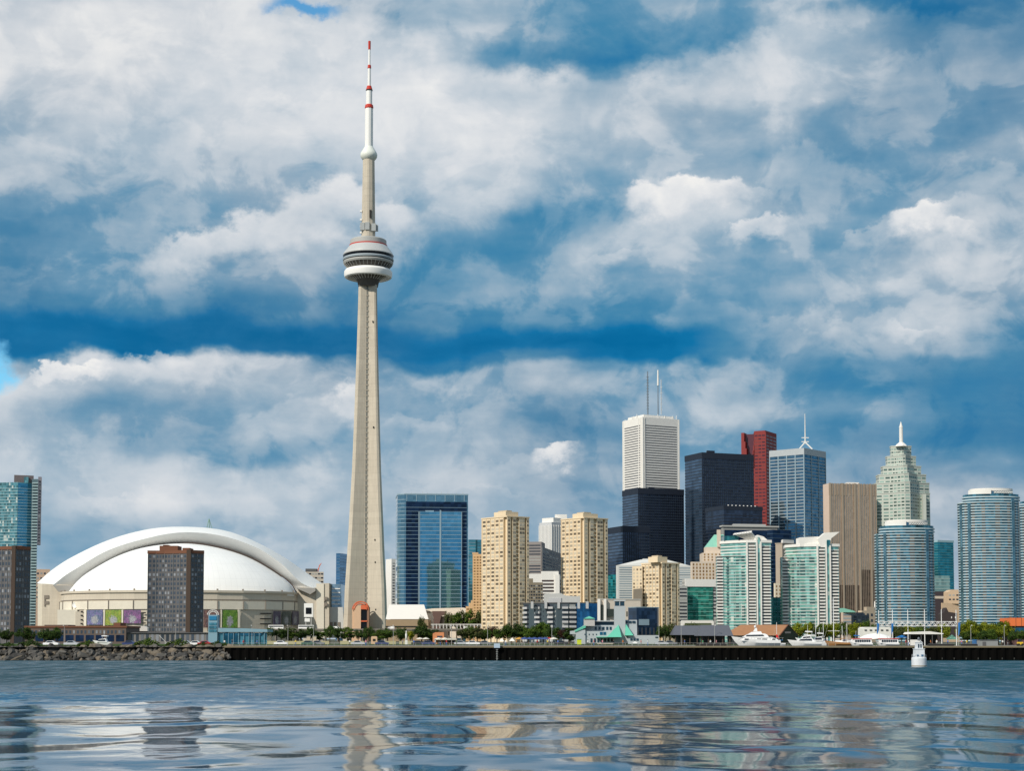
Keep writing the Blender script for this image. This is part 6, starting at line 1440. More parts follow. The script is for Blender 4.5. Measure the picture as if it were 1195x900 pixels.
lbl = ['round dark shrub above the left boulders near the photo edge', 'shrub standing dark on the boulder crest below the left brown block', 'low green shrub on the boulders left of the small white boat', 'wide green shrub on the boulders left of the middle brown block', 'green shrub on the boulders below the middle brown block', 'dark small shrub beside the red car', 'green shrub at the corner where boulders meet the quay wall', 'low shrub at the end of the boulders near the quay']
for (px, s, yy), lb in zip(((9, 1.0, 9), (35, 1.5, 7), (102, 1.3, 8), (172, 1.7, 8), (208, 1.6, 8), (237, 1.0, 7), (253, 1.2, 7), (262, .9, 8)), lbl):
    o = bpy.data.objects.new('shrub', sh_me if px % 2 else sh_m2); col.objects.link(o); o.location = (X(px, QY+yy), QY+yy, 3.5); o.scale = (s*1.3, s, s); tag(o, lb, 'shrub', 'shrubs on the boulder bank')

# ------------------------------------------------------------------ boats (a shallow basin behind the quay)
bs = bpy.data.meshes.new('marina_water'); mbw = MB().add([(X(845, 463), 463, GZ+.03), (X(1062, 463), 463, GZ+.03), (X(1062, 492), 492, GZ+.03), (X(845, 492), 492, GZ+.03)], [(0, 1, 2, 3)])
struct(mbw.build('marina_water', M('marina_water', (.02, .04, .05), .12, var=.1, spec=.6)))
m_gel = M('boat_white', (.78, .78, .77), .35, var=.03, spec=.5); m_tint = M('boat_window', (.015, .02, .03), .1, spec=.8); m_wood = M('varnished_wood', (.38, .19, .07), .5, var=.1)
def hull(L, Bm, h, bowh, mt_, r, flip=1, name='hull'):
    """bow at x=0 pointing to -x; stations along the length"""
    ox, oy, oz = r['_o']; rows = []
    for k in range(13):
        u = k/12; x = L*u; b = Bm/2*min(1, (u*2.4)**.6) if u > 0 else .03; zt_ = h+(bowh-h)*(1-u)**2; keel = -.25; x0 = x
        rows.append([(ox+flip*(x0+.9*(1-u)**2*bowh), oy-b*.55, oz+keel), (ox+flip*(x0+.35*(1-u)**2*bowh), oy-b, oz+zt_*.45), (ox+flip*(x0-.0), oy-b*1.02, oz+zt_), (ox+flip*x0, oy+b*1.02, oz+zt_), (ox+flip*(x0+.35*(1-u)**2*bowh), oy+b, oz+zt_*.45), (ox+flip*(x0+.9*(1-u)**2*bowh), oy+b*.55, oz+keel)])
    m = MB(); m.grid(rows, close=True); m.f.append(tuple(range(6))); m.mi.append(0); m.f.append(tuple(range(len(m.v)-6, len(m.v)))); m.mi.append(0)
    return m.build(name, mt_, r, smooth=35)
def deck(r, prof, y0, y1, name, mt_, flip=1, ins=.25):
    """side profile in boat x-z, tapered inwards at the top"""
    ox, oy, oz = r['_o']; zm = max(p[1] for p in prof); zn = min(p[1] for p in prof); vs = []
    for s in (0, 1):
        for x, z in prof:
            t_ = (z-zn)/max(.01, zm-zn)*ins; vs.append((ox+flip*x, oy+(y0+t_ if s == 0 else y1-t_), oz+z))
    n = len(prof); fs = [tuple(range(n)), tuple(range(2*n-1, n-1, -1))]+[(i, n+i, n+(i+1) % n, (i+1) % n) for i in range(n)]
    return MB().add(vs, fs).build(name, mt_, r)
def tubeb(r, a, b_, rad, name, mt_):
    o = Vector(r['_o']); return MB().tube(Vector(a)+o, Vector(b_)+o, rad, n=5).build(name, mt_, r)
Y = 472; PX = Y/F
def bthing(px0, Y, label, group=None, name='motor_boat', cat='motor boat'):
    return thing(name, label, cat, (X(px0, Y, 752), Y, GZ+.05), group)
y = bthing(853.5, 470, 'large white motor yacht with three decks moored at the quay', name='motor_yacht', cat='yacht')
S = 470/F; hull(56*S, 4.2, 1.6, 2.7, m_gel, y)
deck(y, [(7*S+1, 1.4), (9*S+1.5, 2.4), (42*S+1, 2.5), (52*S, 1.9), (55*S, 1.3)], -1.9, 1.9, 'main_deck', m_gel, ins=.2)
deck(y, [(13*S, 2.4), (19*S, 3.3), (38*S, 3.5), (41*S, 3.2), (43*S, 2.4)], -1.5, 1.5, 'bridge_deck', m_gel, ins=.3)
deck(y, [(19*S, 3.2), (24*S, 3.95), (34*S, 4.15), (36*S, 3.2)], -1.1, 1.1, 'flybridge', m_gel, ins=.3)
deck(y, [(16*S, 2.75), (17.5*S, 3.1), (36*S, 3.2), (37.5*S, 2.8)], -1.56, 1.56, 'window_band', m_tint, ins=.1)
for a, b_ in ((14, 19), (20, 23), (28, 33), (34, 40), (46, 50)): deck(y, [(a*S, 1.65), (a*S+.25, 2.0), (b_*S, 2.0), (b_*S, 1.65)], -1.95, 1.95, 'window', m_tint, ins=.04)
deck(y, [(26*S, 4.1), (28*S, 5.1), (29.5*S, 5.2), (30*S, 4.1)], -.8, .8, 'radar_arch', m_gel, ins=.3)
tubeb(y, (28.6*S, 0, 5.1), (29*S, 0, 6.3), .06, 'mast', m_gel); tubeb(y, (28*S, -.7, 5.4), (28*S, .7, 5.4), .15, 'radar', m_gel)
MB().lathe([(.1, GZ+5.2), (.32, GZ+5.4), (.32, GZ+5.75), (.1, GZ+5.9)], 10, (y['_o'][0]+27.5*S, 470-.5)).build('radome', m_gel, y)
m = MB(); o = Vector(y['_o'])
for k in range(15): m.tube(o+Vector((2+k*.9, -1.9, 1.7)), o+Vector((2+k*.9, -1.9, 2.3)), .03, n=4)
m.tube(o+Vector((1, -1.85, 2.7)), o+Vector((15*1, -1.9, 2.25)), .03, n=4); m.build('rail', m_pod, y)
fl = thing('flag', 'small red and white flag flying at the yacht stern', 'flag', (X(908, 470), 470.5, GZ))
MB().tube((X(908, 470), 470.5, GZ+1), (X(909.5, 470), 470.5, Z(739, 470)), .04, n=4).build('staff', m_pod, fl)
MB().grid([[(X(906+.55*k, 470), 470.5+.12*math.sin(k*1.5), Z(740.5+.35*k, 470)), (X(906.2+.55*k, 470), 470.5+.12*math.sin(k*1.5+1), Z(744.2+.3*k, 470))] for k in range(7)]).build('cloth', M('flag_red', (.60, .02, .02), .7), fl, fix=False)
def cruiser(px0, Lpx, Y, label, flip=1, tall=1.0, mt_=None, group='motor boats moored along the quay', cover=None):
    S = Y/F; r = bthing(px0, Y, label, group); L = Lpx*S
    hull(L, min(3.4, L*.3), .9*tall, 1.4*tall, mt_ or m_gel, r, flip)
    deck(r, [(L*.25, .9*tall), (L*.38, 1.6*tall), (L*.72, 1.8*tall), (L*.8, .9*tall)], -1.0, 1.0, 'cabin', m_gel, flip)
    deck(r, [(L*.31, 1.15*tall), (L*.38, 1.5*tall), (L*.70, 1.6*tall), (L*.72, 1.15*tall)], -1.05, 1.05, 'window_band', m_tint, flip, ins=.1)
    deck(r, [(L*.5, 2.35*tall), (L*.52, 2.55*tall), (L*.8, 2.5*tall), (L*.82, 2.3*tall)], -.9, .9, 'hardtop', cover or m_gel, flip, ins=.05)
    for u in (.55, .78): tubeb(r, (flip*L*u, -.8, 1.6*tall), (flip*L*u, -.8, 2.35*tall), .05, 'post', m_pod)
    tubeb(r, (flip*L*.6, 0, 2.5*tall), (flip*L*.62, 0, 3.6*tall), .04, 'mast', m_gel)
    return r
cruiser(919, 39, 466, 'long pale motor cruiser between the boathouse gable and the wooden ship', tall=1.25)
cruiser(928, 24, 484, 'white cruiser behind the long pale motor cruiser', tall=1.7)
cruiser(944, 20, 486, 'small white motor boat with a hardtop behind the pale cruiser stern', tall=1.5)
cruiser(988, 18, 480, 'small boat with a blue canvas top left of the white tent', tall=1.2, cover=m_blue)
cruiser(1046, 14, 482, 'small white boat just right of the sightseeing ferries', flip=-1, tall=1.1)
def ferry(px0, Lpx, Y, label):
    S = Y/F; r = bthing(px0, Y, label, 'low sightseeing ferries', 'tour_boat', 'tour boat'); L = Lpx*S
    hull(L, 3.4, .75, 1.2, m_gel, r); deck(r, [(L*.16, .75), (L*.2, 1.9), (L*.95, 1.9), (L*.97, .75)], -1.4, 1.4, 'cabin', m_gel, ins=.1)
    for k in range(7): deck(r, [(L*(.22+k*.1), 1.0), (L*(.22+k*.1), 1.65), (L*(.30+k*.1), 1.65), (L*(.30+k*.1), 1.0)], -1.45, 1.45, 'window', m_tint, ins=.02)
    deck(r, [(L*.14, 1.92), (L*.15, 2.1), (L*.98, 2.1), (L*.98, 1.92)], -1.5, 1.5, 'roof', m_red, ins=.02)
    return r
ferry(991, 26, 465, 'low white sightseeing ferry with a red roof in front of the white tent')
ferry(1022, 26, 466, 'second low white sightseeing ferry right of the first one')
s = bthing(962, 468, 'wooden-hulled sailing ship with a tall white mast and crossarms', name='sailing_ship', cat='sailing ship')
S = 468/F; hull(31*S, 3.2, .9, 1.5, m_wood, s); deck(s, [(12*S, .9), (13*S, 1.5), (20*S, 1.5), (20*S, .9)], -.9, .9, 'deckhouse', m_gel)
MS = tubeb(s, (11*S, 0, .6), (11*S, 0, Z(699, 468)-GZ), .11, 'mast', m_gel); tubeb(MS, (6*S, 0, Z(727, 468)-GZ), (16*S, 0, Z(727, 468)-GZ), .06, 'crossarm', m_gel); tubeb(MS, (4.5*S, 0, Z(737, 468)-GZ), (18*S, 0, Z(737, 468)-GZ), .07, 'crossarm', m_gel)
tubeb(s, (11*S, 0, 1.8), (24*S, 0, 2.1), .07, 'boom', m_wood)
for q in (-1, 13*2): tubeb(s, (q*S, 0, 1.2), (11*S, 0, Z(706, 468)-GZ), .02, 'stay', m_pod)
def sloop(px, Y, ytop, Lpx, label, mt_=None):
    S = Y/F; r = bthing(px-Lpx*.4, Y, label, 'small sailing boats with bare masts', 'sailing_boat', 'sailing boat'); L = Lpx*S
    hull(L, 2.0, .7, 1.0, mt_ or m_gel, r); deck(r, [(L*.3, .7), (L*.38, 1.1), (L*.65, 1.1), (L*.68, .7)], -.6, .6, 'cabin', m_gel)
    tubeb(r, (L*.4, 0, .6), (L*.4, 0, Z(ytop, Y)-GZ), .065, 'mast', m_gel); tubeb(r, (L*.42, 0, 1.5), (L*.85, 0, 1.6), .08, 'boom', m_blue); tubeb(r, (L*.02, 0, 1), (L*.4, 0, (Z(ytop, Y)-GZ)*.95), .018, 'stay', m_pod)
sloop(906.5, 488, 727, 16, 'sailing boat with its bare mast behind the yacht stern'); sloop(952, 490, 722, 16, 'sailing boat behind the small motor boat, left of the wooden ship'); sloop(961, 487, 726, 14, 'short-masted sailing boat just left of the wooden ship')
sloop(983, 489, 731, 14, 'sailing boat right of the wooden ship mast'); sloop(988.5, 486, 728, 13, 'sailing boat nearest the small blue-topped boat'); sloop(1003, 490, 732, 14, 'sailing boat behind the left end of the white tent')
# west shore boats
cruiser(108, 22, 463, 'small white cabin boat above the boulders left of the middle brown block', tall=1.15, group=None)
s = bthing(192, 464, 'tiny white sailing dinghy with a tilted spar above the boulders', name='sailing_dinghy', cat='dinghy'); hull(1.9, .9, .6, .8, m_gel, s); tubeb(s, (1.0, 0, .3), (-1.6, 0, 3.0), .05, 'spar', m_gel); tubeb(s, (.4, 0, .6), (1.9, 0, .9), .06, 'boom', m_gel)

# ------------------------------------------------------------------ white tent, umbrellas, small quay furniture
Y = 496; r = thing('marquee', 'long white marquee tent with a humped roof behind the sightseeing ferries', 'tent', (X(1022, Y), Y, GZ)); rows = []
for k in range(17):
    u = k/16; x = X(999+46*u, Y); h = Z(750-10.5*math.sin(math.pi*u)**.55, Y)
    rows.append([(x, Y-3, max(GZ+.5, GZ+.55*(h-GZ))), (x, Y-1.2, h-.35), (x, Y, h), (x, Y+1.2, h-.35), (x, Y+3, max(GZ+.5, GZ+.55*(h-GZ)))])
MB().grid(rows).build('roof', M('tent_white', (.82, .80, .76), .7, var=.03), r, smooth=True)
for k in range(7): MB().tube((X(1002+7*k, Y), Y-2.9, GZ), (X(1002+7*k, Y), Y-2.9, GZ+1.2), .06, n=5).build('pole', m_pod, r)
def tent(px, Y, wpx, ytop, mt_, label, nm='tent'):
    w2 = wpx/2*Y/F; h = Z(ytop, Y)-GZ; r = thing(nm, label, nm.replace('_', ' '), (X(px, Y), Y, GZ)); x = X(px, Y)
    MB().add([(x-w2, Y-w2, GZ+h*.55), (x+w2, Y-w2, GZ+h*.55), (x+w2, Y+w2, GZ+h*.55), (x-w2, Y+w2, GZ+h*.55), (x, Y, GZ+h)], [(0, 1, 4), (1, 2, 4), (2, 3, 4), (3, 0, 4)]).build('canopy', mt_, r)
    for a, b_ in ((-1, -1), (1, -1), (1, 1), (-1, 1)): MB().tube((x+a*w2*.95, Y+b_*w2*.95, GZ), (x+a*w2*.95, Y+b_*w2*.95, GZ+h*.55), .05, n=5).build('pole', m_pod, r)
tent(1111, 480, 13, 741, M('tent_green', (.14, .30, .22), .8), 'pale green square tent right of the stage')
tent(585.5, 480, 6, 745, m_wht, 'small pointed white tent left of the blue umbrellas'); tent(597.5, 482, 7, 744.5, m_wht, 'second pointed white tent nearest the blue umbrellas')
tent(741, 500, 7, 749, m_wht, 'low white stall tent before the navy glass box')
um = None; m_ub = M('umbrella_navy', (.04, .07, .22), .7); m_ur = M('umbrella_red', (.40, .03, .03), .7)
def umb(px, Y, mt_, label, s=1.0, grp='umbrellas on the quay'):
    r = thing('umbrella', label, 'umbrella', (X(px, Y), Y, GZ), grp); x = X(px, Y)
    MB().lathe([(1.35*s, GZ+1.9*s), (.9*s, GZ+2.2*s), (.05, GZ+2.5*s)], 8, (x, Y)).build('canopy', mt_, r); MB().tube((x, Y, GZ), (x, Y, GZ+2.5*s), .04, n=5).build('pole', m_pod, r)
m_uo = M('umbrella_ochre', (.5, .28, .05), .7); m_uw = M('umbrella_cream', (.62, .58, .50), .7)
for i, px in enumerate((612, 618, 624, 630, 636)): umb(px, 478+i % 2*5, m_ub, ORD[i]+' blue umbrella from the left before the leafy trees')
umb(606, 480, m_uo, 'ochre umbrella just left of the blue umbrellas'); umb(641, 482, m_ur, 'red umbrella just right of the blue umbrellas'); umb(646, 479, m_uw, 'cream umbrella right of the red one'); umb(1052.5, 482, m_blue, 'bright blue umbrella between the gantry masts', 1.25)
for i, px in enumerate((490, 497, 512, 519)): umb(px, 560, m_uw, ORD[i]+' cream umbrella from the left before the orange cafe', 1.0, 'cream umbrellas at the orange cafe')
r = thing('cafe', 'orange two-storey cafe with a white awning right of the yellow-green tree', 'cafe', (X(518, 575), 575, GZ)); Y = 575
prismpx([(505, 752), (505, 740), (508, 738.3), (518, 738.3), (518, 752)], Y, 6, 'wall', M('terracotta', (.55, .22, .10), .8), r)
prismpx([(506, 747.2), (508, 745.2), (532, 745.2), (533, 747.2)], Y-2.5, 7, 'awning', m_uw, r); prismpx([(508, 752), (508, 747.4), (531, 747.4), (531, 752)], Y+.2, 5, 'lower_wall', M('terracotta', (1, 1, 1)), r)
prismpx([(510, 744), (510, 742.5), (516, 742.5), (516, 744)], Y-.2, .3, 'window', m_nav, r)
for a in (511, 517, 523, 528): prismpx([(a, 751), (a, 748.2), (a+3, 748.2), (a+3, 751)], Y-.1, .3, 'window', m_nav, r)
r = thing('garden_wall', 'low sunlit cream wall behind the parked cars below the elevated road', 'wall', (X(390, 560), 560, GZ))
for a, b_ in ((312, 330), (333, 356), (372, 384), (397, 425), (438, 462), (466, 482)): MB().box(X(a, 560), X(b_, 560), 560, 560.5, GZ, Z(748.6, 560)).build('wall_segment', M('cream_render', (.42, .38, .22), .8), r)
for a, lb in ((358, 'left'), (365, 'right')):
    r = thing('gate_pillar', 'tan square gate pillar, %s one of the pair before the dark green trees' % lb, 'pillar', (X(a, 556), 556, GZ)); MB().box(X(a, 556), X(a+4, 556), 556, 557, GZ, Z(743.5, 556)).build('shaft', M('tan_stone', (1, 1, 1)), r); MB().box(X(a, 556)-.1, X(a+4, 556)+.1, 555.9, 557.1, Z(743.4, 556), Z(742.8, 556)).build('cap', m_conc, r)
r = thing('ticket_booth', 'small salmon ticket booth with a dark hatch below the concrete tower', 'booth', (X(436, 552), 552, GZ)); prismpx([(433, 752), (433, 744), (434, 743), (439, 743), (440, 744), (440, 752)], 552, 2, 'wall', m_sal, r); prismpx([(435, 748.5), (435, 746), (438, 746), (438, 748.5)], 551.85, .2, 'hatch', m_dk, r)
r = thing('statue', 'slender white statue on a plinth right of the concrete tower', 'statue', (X(474, 540), 540, GZ)); MB().box(X(472.6, 540), X(475.6, 540), 540, 540.8, GZ, Z(747.5, 540)).build('plinth', m_wht, r); MB().lathe([(.38, Z(747.5, 540)), (.3, Z(744, 540)), (.36, Z(741, 540)), (.15, Z(738.5, 540)), (.2, Z(737.5, 540)), (.05, Z(736.4, 540))], 10, (X(474, 540), 540.4)).build('figure', m_wht, r, smooth=True)
# navigation board with ladder at the wall
r = thing('navigation_marker', 'pale blue marker box on a white post standing against the quay wall', 'marker', (X(580, QY), QY-.6, 0))
MB().box(X(576.5, QY), X(583.5, QY), QY-1.2, QY-.3, Z(756.5, QY), Z(751.5, QY)).build('box', M('marker_blue', (.42, .52, .62), .6), r); MB().tube((X(580, QY), QY-.7, -.5), (X(580, QY), QY-.7, Z(756, QY)), .08, n=6).build('post', m_pod, r)
for k in range(5): MB().box(X(578.8, QY), X(581.2, QY), QY-.95, QY-.86, .5+k*.6, .6+k*.6).build('rung', m_pod, r)
r = thing('equipment_shed', 'plain grey flat-roofed shed on the quay before the bright tree clump', 'shed', (X(1151, 458), 458, GZ)); MB().box(X(1141, 458), X(1162, 458), 456, 460, GZ-.05, Z(747.6, 458)).build('wall', M('shed_grey', (.24, .25, .25), .8), r); MB().box(X(1140.6, 458), X(1162.4, 458), 455.8, 460.2, Z(747.5, 458), Z(747, 458)).build('roof', m_pier, r); MB().box(X(1144, 458), X(1148, 458), 455.92, 455.99, GZ, GZ+1.2).build('door', m_pier, r)
r = thing('freight_container', 'small blue container beside the grey quay shed', 'container', (X(1138, 460), 460, GZ)); MB().box(X(1135.5, 460), X(1140.2, 460), 459, 461, GZ, Z(746.8, 460)).build('body', M('container_blue', (.04, .14, .32), .6), r); MB().box(X(1137.7, 460), X(1137.9, 460), 458.95, 459, GZ+.1, Z(747.2, 460)).build('door_seam', m_dk, r)
r = thing('forklift', 'small yellow loader at the right edge of the quay', 'loader', (X(1189.5, 462), 462, GZ)); MB().box(X(1187, 462), X(1193, 462), 461.3, 462.5, GZ+.3, GZ+1.1).build('body', M('loader_yellow', (.7, .45, .03), .5), r); MB().box(X(1188.5, 462), X(1191, 462), 461.4, 462.4, GZ+1.1, GZ+1.9).build('cab', m_tint, r)
for q in (1188, 1192): MB().tube((X(q, 462), 461.2, GZ+.35), (X(q, 462), 462.6, GZ+.35), .35, n=12).build('wheel', m_dk, r)
for i, (a, b_) in enumerate(((812, 848), (1083, 1112), (1122, 1139))):
    r = thing('floating_dock', ['long black floating dock before the slate-roofed pavilion', 'black dock plank before the green tent', 'short black dock plank left of the grey shed'][i], 'dock', (X((a+b_)/2, 455), 455, GZ), 'black docks on the quay edge')
    MB().box(X(a, 455), X(b_, 455), 453.5, 456, GZ+.03, GZ+.5).build('deck', m_dk, r); MB().box(X(a, 455)+.3, X(b_, 455)-.3, 453.6, 455.8, GZ+.5, GZ+.62).build('planking', m_pier, r)
# lamp posts
lp0 = thing('street_lamp', 'lamp', 'street lamp', (0, 0, GZ), 'street lamps along the quay')
MB().tube((0, 0, GZ-.02), (0, 0, GZ+6), .08, .05, 6).build('post', m_pod, lp0); MB().tube((0, 0, GZ+5.9), (0, -.9, GZ+6.2), .04, n=5).build('arm', m_pod, lp0); ARM = [o_ for o_ in lp0.children if o_.name.startswith('arm')][0]; MB().box(-.15, .15, -1.3, -.8, GZ+6.1, GZ+6.25).build('lamp_head', m_white, ARM)
spots = [(366, 'before the gate pillars'), (459, 'right of the concrete tower'), (336, 'before the stadium posters'), (527, 'right of the orange cafe'), (569, 'at the red-leaved trees'), (644, 'before the curved slate block'), (769, 'at the right end of the white terminal'), (795, 'before the first slate-roofed pavilion'), (834, 'between the slate pavilions and the yacht'), (1133, 'at the left of the bright tree clump'), (1172, 'at the right of the bright tree clump'), (75, 'on the left lawn before the terminal shed'), (205, 'below the middle brown block'), (294, 'before the turquoise pavilion')]
for i, (px, tx) in enumerate(spots):
    lb = 'thin grey street lamp '+tx; p = (X(px, 500), 500, GZ)
    if i == 0: lp0.location = p; lp0['label'] = lb
    else: dup(lp0, p, 0, lb)

# ------------------------------------------------------------------ cars
def car(mt_, nm='car', van=False, bus=False):
    r = thing(nm, 'x', 'bus' if bus else ('van' if van else 'car'), (0, 0, 0)); L, H = (11, 3.0) if bus else ((5.2, 2.1) if van else (4.5, 1.45))
    if bus: pr = [(-5.5, .35), (-5.5, 2.9), (-5.2, 3.0), (5.4, 3.0), (5.5, 2.8), (5.5, .35)]
    elif van: pr = [(-2.6, .3), (-2.6, 1.9), (-2.4, 2.05), (1.2, 2.05), (1.9, 1.3), (2.6, 1.05), (2.6, .3)]
    else: pr = [(-2.2, .3), (-2.25, .85), (-1.5, .95), (-1.0, 1.42), (.4, 1.45), (1.1, .98), (2.1, .8), (2.25, .55), (2.2, .3)]
    r['_o'] = (0, 0, 0); W = 1.25 if bus else .9
    deck(r, pr, -W, W, 'body', mt_, ins=.15)
    gl = [(-5.2, 1.6), (-5.2, 2.5), (5.3, 2.5), (5.3, 1.6)] if bus else ([(.2, 1.3), (.2, 1.85), (1.15, 1.85), (1.7, 1.32)] if van else [(-1.3, .98), (-.9, 1.34), (.35, 1.36), (.85, 1.0)])
    deck(r, gl, -W-.01, W+.01, 'window', m_tint, ins=.12)
    for x in ((-3.6, 3.6) if bus else (-1.4, 1.4)):
        for y_ in (-W+.05, W-.25):
            wh = MB().tube((x, y_, .34), (x, y_+.2, .34), .34, n=12).build('wheel', m_dk, r); MB().tube((x, y_-.015, .34), (x, y_+.215, .34), .19, n=10).build('rim', m_pod, wh)
    return r
cols = [('red', (.42, .015, .02)), ('white', (.75, .75, .74)), ('silver', (.42, .44, .46)), ('dark blue', (.02, .035, .12)), ('black', (.015, .015, .017)), ('grey', (.16, .17, .18)), ('green', (.04, .10, .07))]
cars = {n: car(M('car_'+n.replace(' ', '_'), c, .3, var=.02, spec=.6)) for n, c in cols}; cars['van'] = car(m_white, 'van', van=True); cars['bus'] = car(m_white, 'bus', bus=True); used = set()
def putcar(kind, px, Y, label, z=GZ, rz=0.0, grp=None):
    root = cars[kind]
    if kind in used: dup(root, (X(px, Y), Y, z), rz, label, group=grp)
    else:
        used.add(kind); root.location = (X(px, Y), Y, z); root.rotation_euler = (0, 0, rz); root['label'] = label
        if grp: root['group'] = grp
gp = 'cars parked along the waterfront'
for k, px, Y, lb in (('red', 240, 463, 'red car parked above the boulders at the turquoise pavilion'), ('white', 229, 468, 'white car parked left of the red car'), ('silver', 218, 470, 'silver car below the middle brown block stair rib'), ('grey', 371, 520, 'grey car parked before the gate pillars'), ('green', 360, 518, 'dark green car parked left of the grey car'), ('silver', 418, 522, 'silver car parked below the concrete tower'),
    ('white', 328, 524, 'white car parked right of the turquoise pavilion'), ('dark blue', 446, 520, 'dark blue car parked right of the ticket booth'), ('black', 488, 524, 'black car parked before the cream umbrellas'), ('dark blue', 500, 521, 'dark blue car parked right of the black one'), ('silver', 538, 523, 'silver car parked right of the orange cafe'), ('white', 552, 520, 'white car parked before the olive trees'), ('grey', 566, 522, 'grey car parked left of the red-leaved trees edge'),
    ('black', 655, 520, 'black car parked left of the lime kiosk'), ('silver', 772, 520, 'silver car at the right end of the white terminal'), ('grey', 782, 522, 'grey car before the first slate pavilion'), ('white', 1068, 505, 'white car parked under the stage edge'), ('white', 60, 474, 'white car on the left lawn path'), ('silver', 84, 476, 'silver car on the left path near the white boat'), ('dark blue', 152, 474, 'dark blue car on the path left of the middle brown block')):
    putcar(k, px, Y, lb, grp=gp)
putcar('van', 393, 1184, 'small white van on the elevated road at the tower foot', Z(734.6, 1180)); putcar('van', 456, 1184, 'white van on the elevated road right of the tower foot', Z(734.6, 1180), rz=math.pi); putcar('van', 545, 1184, 'white van on the elevated road near the first cream tower', Z(734.6, 1180))
putcar('bus', 322, 1184, 'long white bus on the elevated road before the stadium', Z(734.6, 1180)); putcar('bus', 357, 1184, 'second white bus on the elevated road near the video screen', Z(734.6, 1180), rz=math.pi)
for n, c in cars.items():
    if n not in used: print('unused', n)

# ------------------------------------------------------------------ people on the quay
def skin_person(pose):
    V = {'pel': (0, 0, .95), 'che': (0, 0, 1.32), 'nec': (0, 0, 1.50), 'hea': (0, -.02, 1.66)}
    st = {'stand': .0, 'walk': .22, 'lean': .08}[pose]
    V.update({'hl': (-.10, 0, .90), 'kl': (-.11, -st, .50), 'al': (-.12, -st*.8+(.12 if st > .1 else 0)*0, .09), 'fl': (-.12, -st*.8-.14, .05), 'hr': (.10, 0, .90), 'kr': (.11, st*.3, .50), 'ar': (.12, st*1.4, .10), 'fr': (.12, st*1.4-.14, .05),
              'sl': (-.19, 0, 1.42), 'el': (-.26, st*.6, 1.15), 'wl': (-.25, st*.3-.1, .92), 'tl': (-.25, st*.3-.13, .82), 'sr': (.19, 0, 1.42), 'er': (.26, -st*.4, 1.15), 'wr': (.24, -st-.12, .95 if pose != 'lean' else 1.2), 'tr': (.24, -st-.18, .86 if pose != 'lean' else 1.27)})
    E = [('pel', 'che'), ('che', 'nec'), ('nec', 'hea'), ('pel', 'hl'), ('hl', 'kl'), ('kl', 'al'), ('al', 'fl'), ('pel', 'hr'), ('hr', 'kr'), ('kr', 'ar'), ('ar', 'fr'), ('che', 'sl'), ('sl', 'el'), ('el', 'wl'), ('wl', 'tl'), ('che', 'sr'), ('sr', 'er'), ('er', 'wr'), ('wr', 'tr')]
    Rd = {'pel': .15, 'che': .16, 'nec': .06, 'hea': .105, 'hl': .09, 'kl': .06, 'al': .045, 'fl': .04, 'hr': .09, 'kr': .06, 'ar': .045, 'fr': .04, 'sl': .07, 'el': .045, 'wl': .033, 'tl': .035, 'sr': .07, 'er': .045, 'wr': .033, 'tr': .035}
    ks = list(V); me = bpy.data.meshes.new('person'); me.from_pydata([V[k] for k in ks], [(ks.index(a), ks.index(b)) for a, b in E], [])
    o = bpy.data.objects.new('tmp', me); col.objects.link(o); md = o.modifiers.new('s', 'SKIN'); 
    for i, k in enumerate(ks):
        sv_ = me.skin_vertices[0].data[i]; sv_.radius = (Rd[k], Rd[k]*.85); sv_.use_root = (k == 'pel')
    o.modifiers.new('u', 'SUBSURF').levels = 1
    dg = bpy.context.evaluated_depsgraph_get(); r_ = bpy.data.meshes.new_from_object(o.evaluated_get(dg)); bpy.data.objects.remove(o)
    for p in r_.polygons: p.use_smooth = True
    return r_
base = {p: skin_person(p) for p in ('stand', 'walk', 'lean')}
m_skin = M('skin', (.45, .27, .19), .6); hairs = [M('hair_dark', (.03, .02, .015), .8), M('hair_fair', (.30, .20, .09), .8)]
CL = {'white': (.75, .75, .73), 'red': (.45, .03, .03), 'blue': (.05, .14, .42), 'black': (.02, .02, .022), 'green': (.05, .22, .10), 'yellow': (.62, .48, .06), 'grey': (.25, .25, .26), 'orange': (.6, .2, .04), 'pink': (.6, .25, .3)}
PM = {}
def person(px, Y, shirt, pants, pose, tx, rz):
    key = (shirt, pants, pose)
    if key not in PM:
        me = base[pose].copy()
        for m_ in (m_skin, M('shirt_'+shirt, CL[shirt], .85), M('trousers_'+pants, CL[pants], .85), M('shoe_black', (.02, .02, .02), .7)): me.materials.append(m_)
        for p in me.polygons:
            x, y_, z = p.center; p.material_index = 3 if z < .1 else 2 if z < .98 and abs(x) < .2 else 1 if (z < 1.5 and (z > 1.1 or abs(x) < .2)) else 0
        PM[key] = me
    o = bpy.data.objects.new('person', PM[key]); col.objects.link(o); o.location = (X(px, Y), Y, GZ+.02); o.rotation_euler = (0, 0, rz); o['_o'] = (0, 0, 0)
    act = {'stand': '', 'walk': 'walking ', 'lean': 'gesturing '}[pose]
    tag(o, 'person %sin %s top and %s trousers %s' % (act, shirt, pants, tx), 'person', 'people along the quay')
    h = MB(); h.lathe([(.085, 1.62), (.118, 1.68), (.11, 1.76), (.05, 1.81)], 10, (0, .01)); hh = h.build('hair', hairs[int(px) % 2]); hh.parent = o; return o
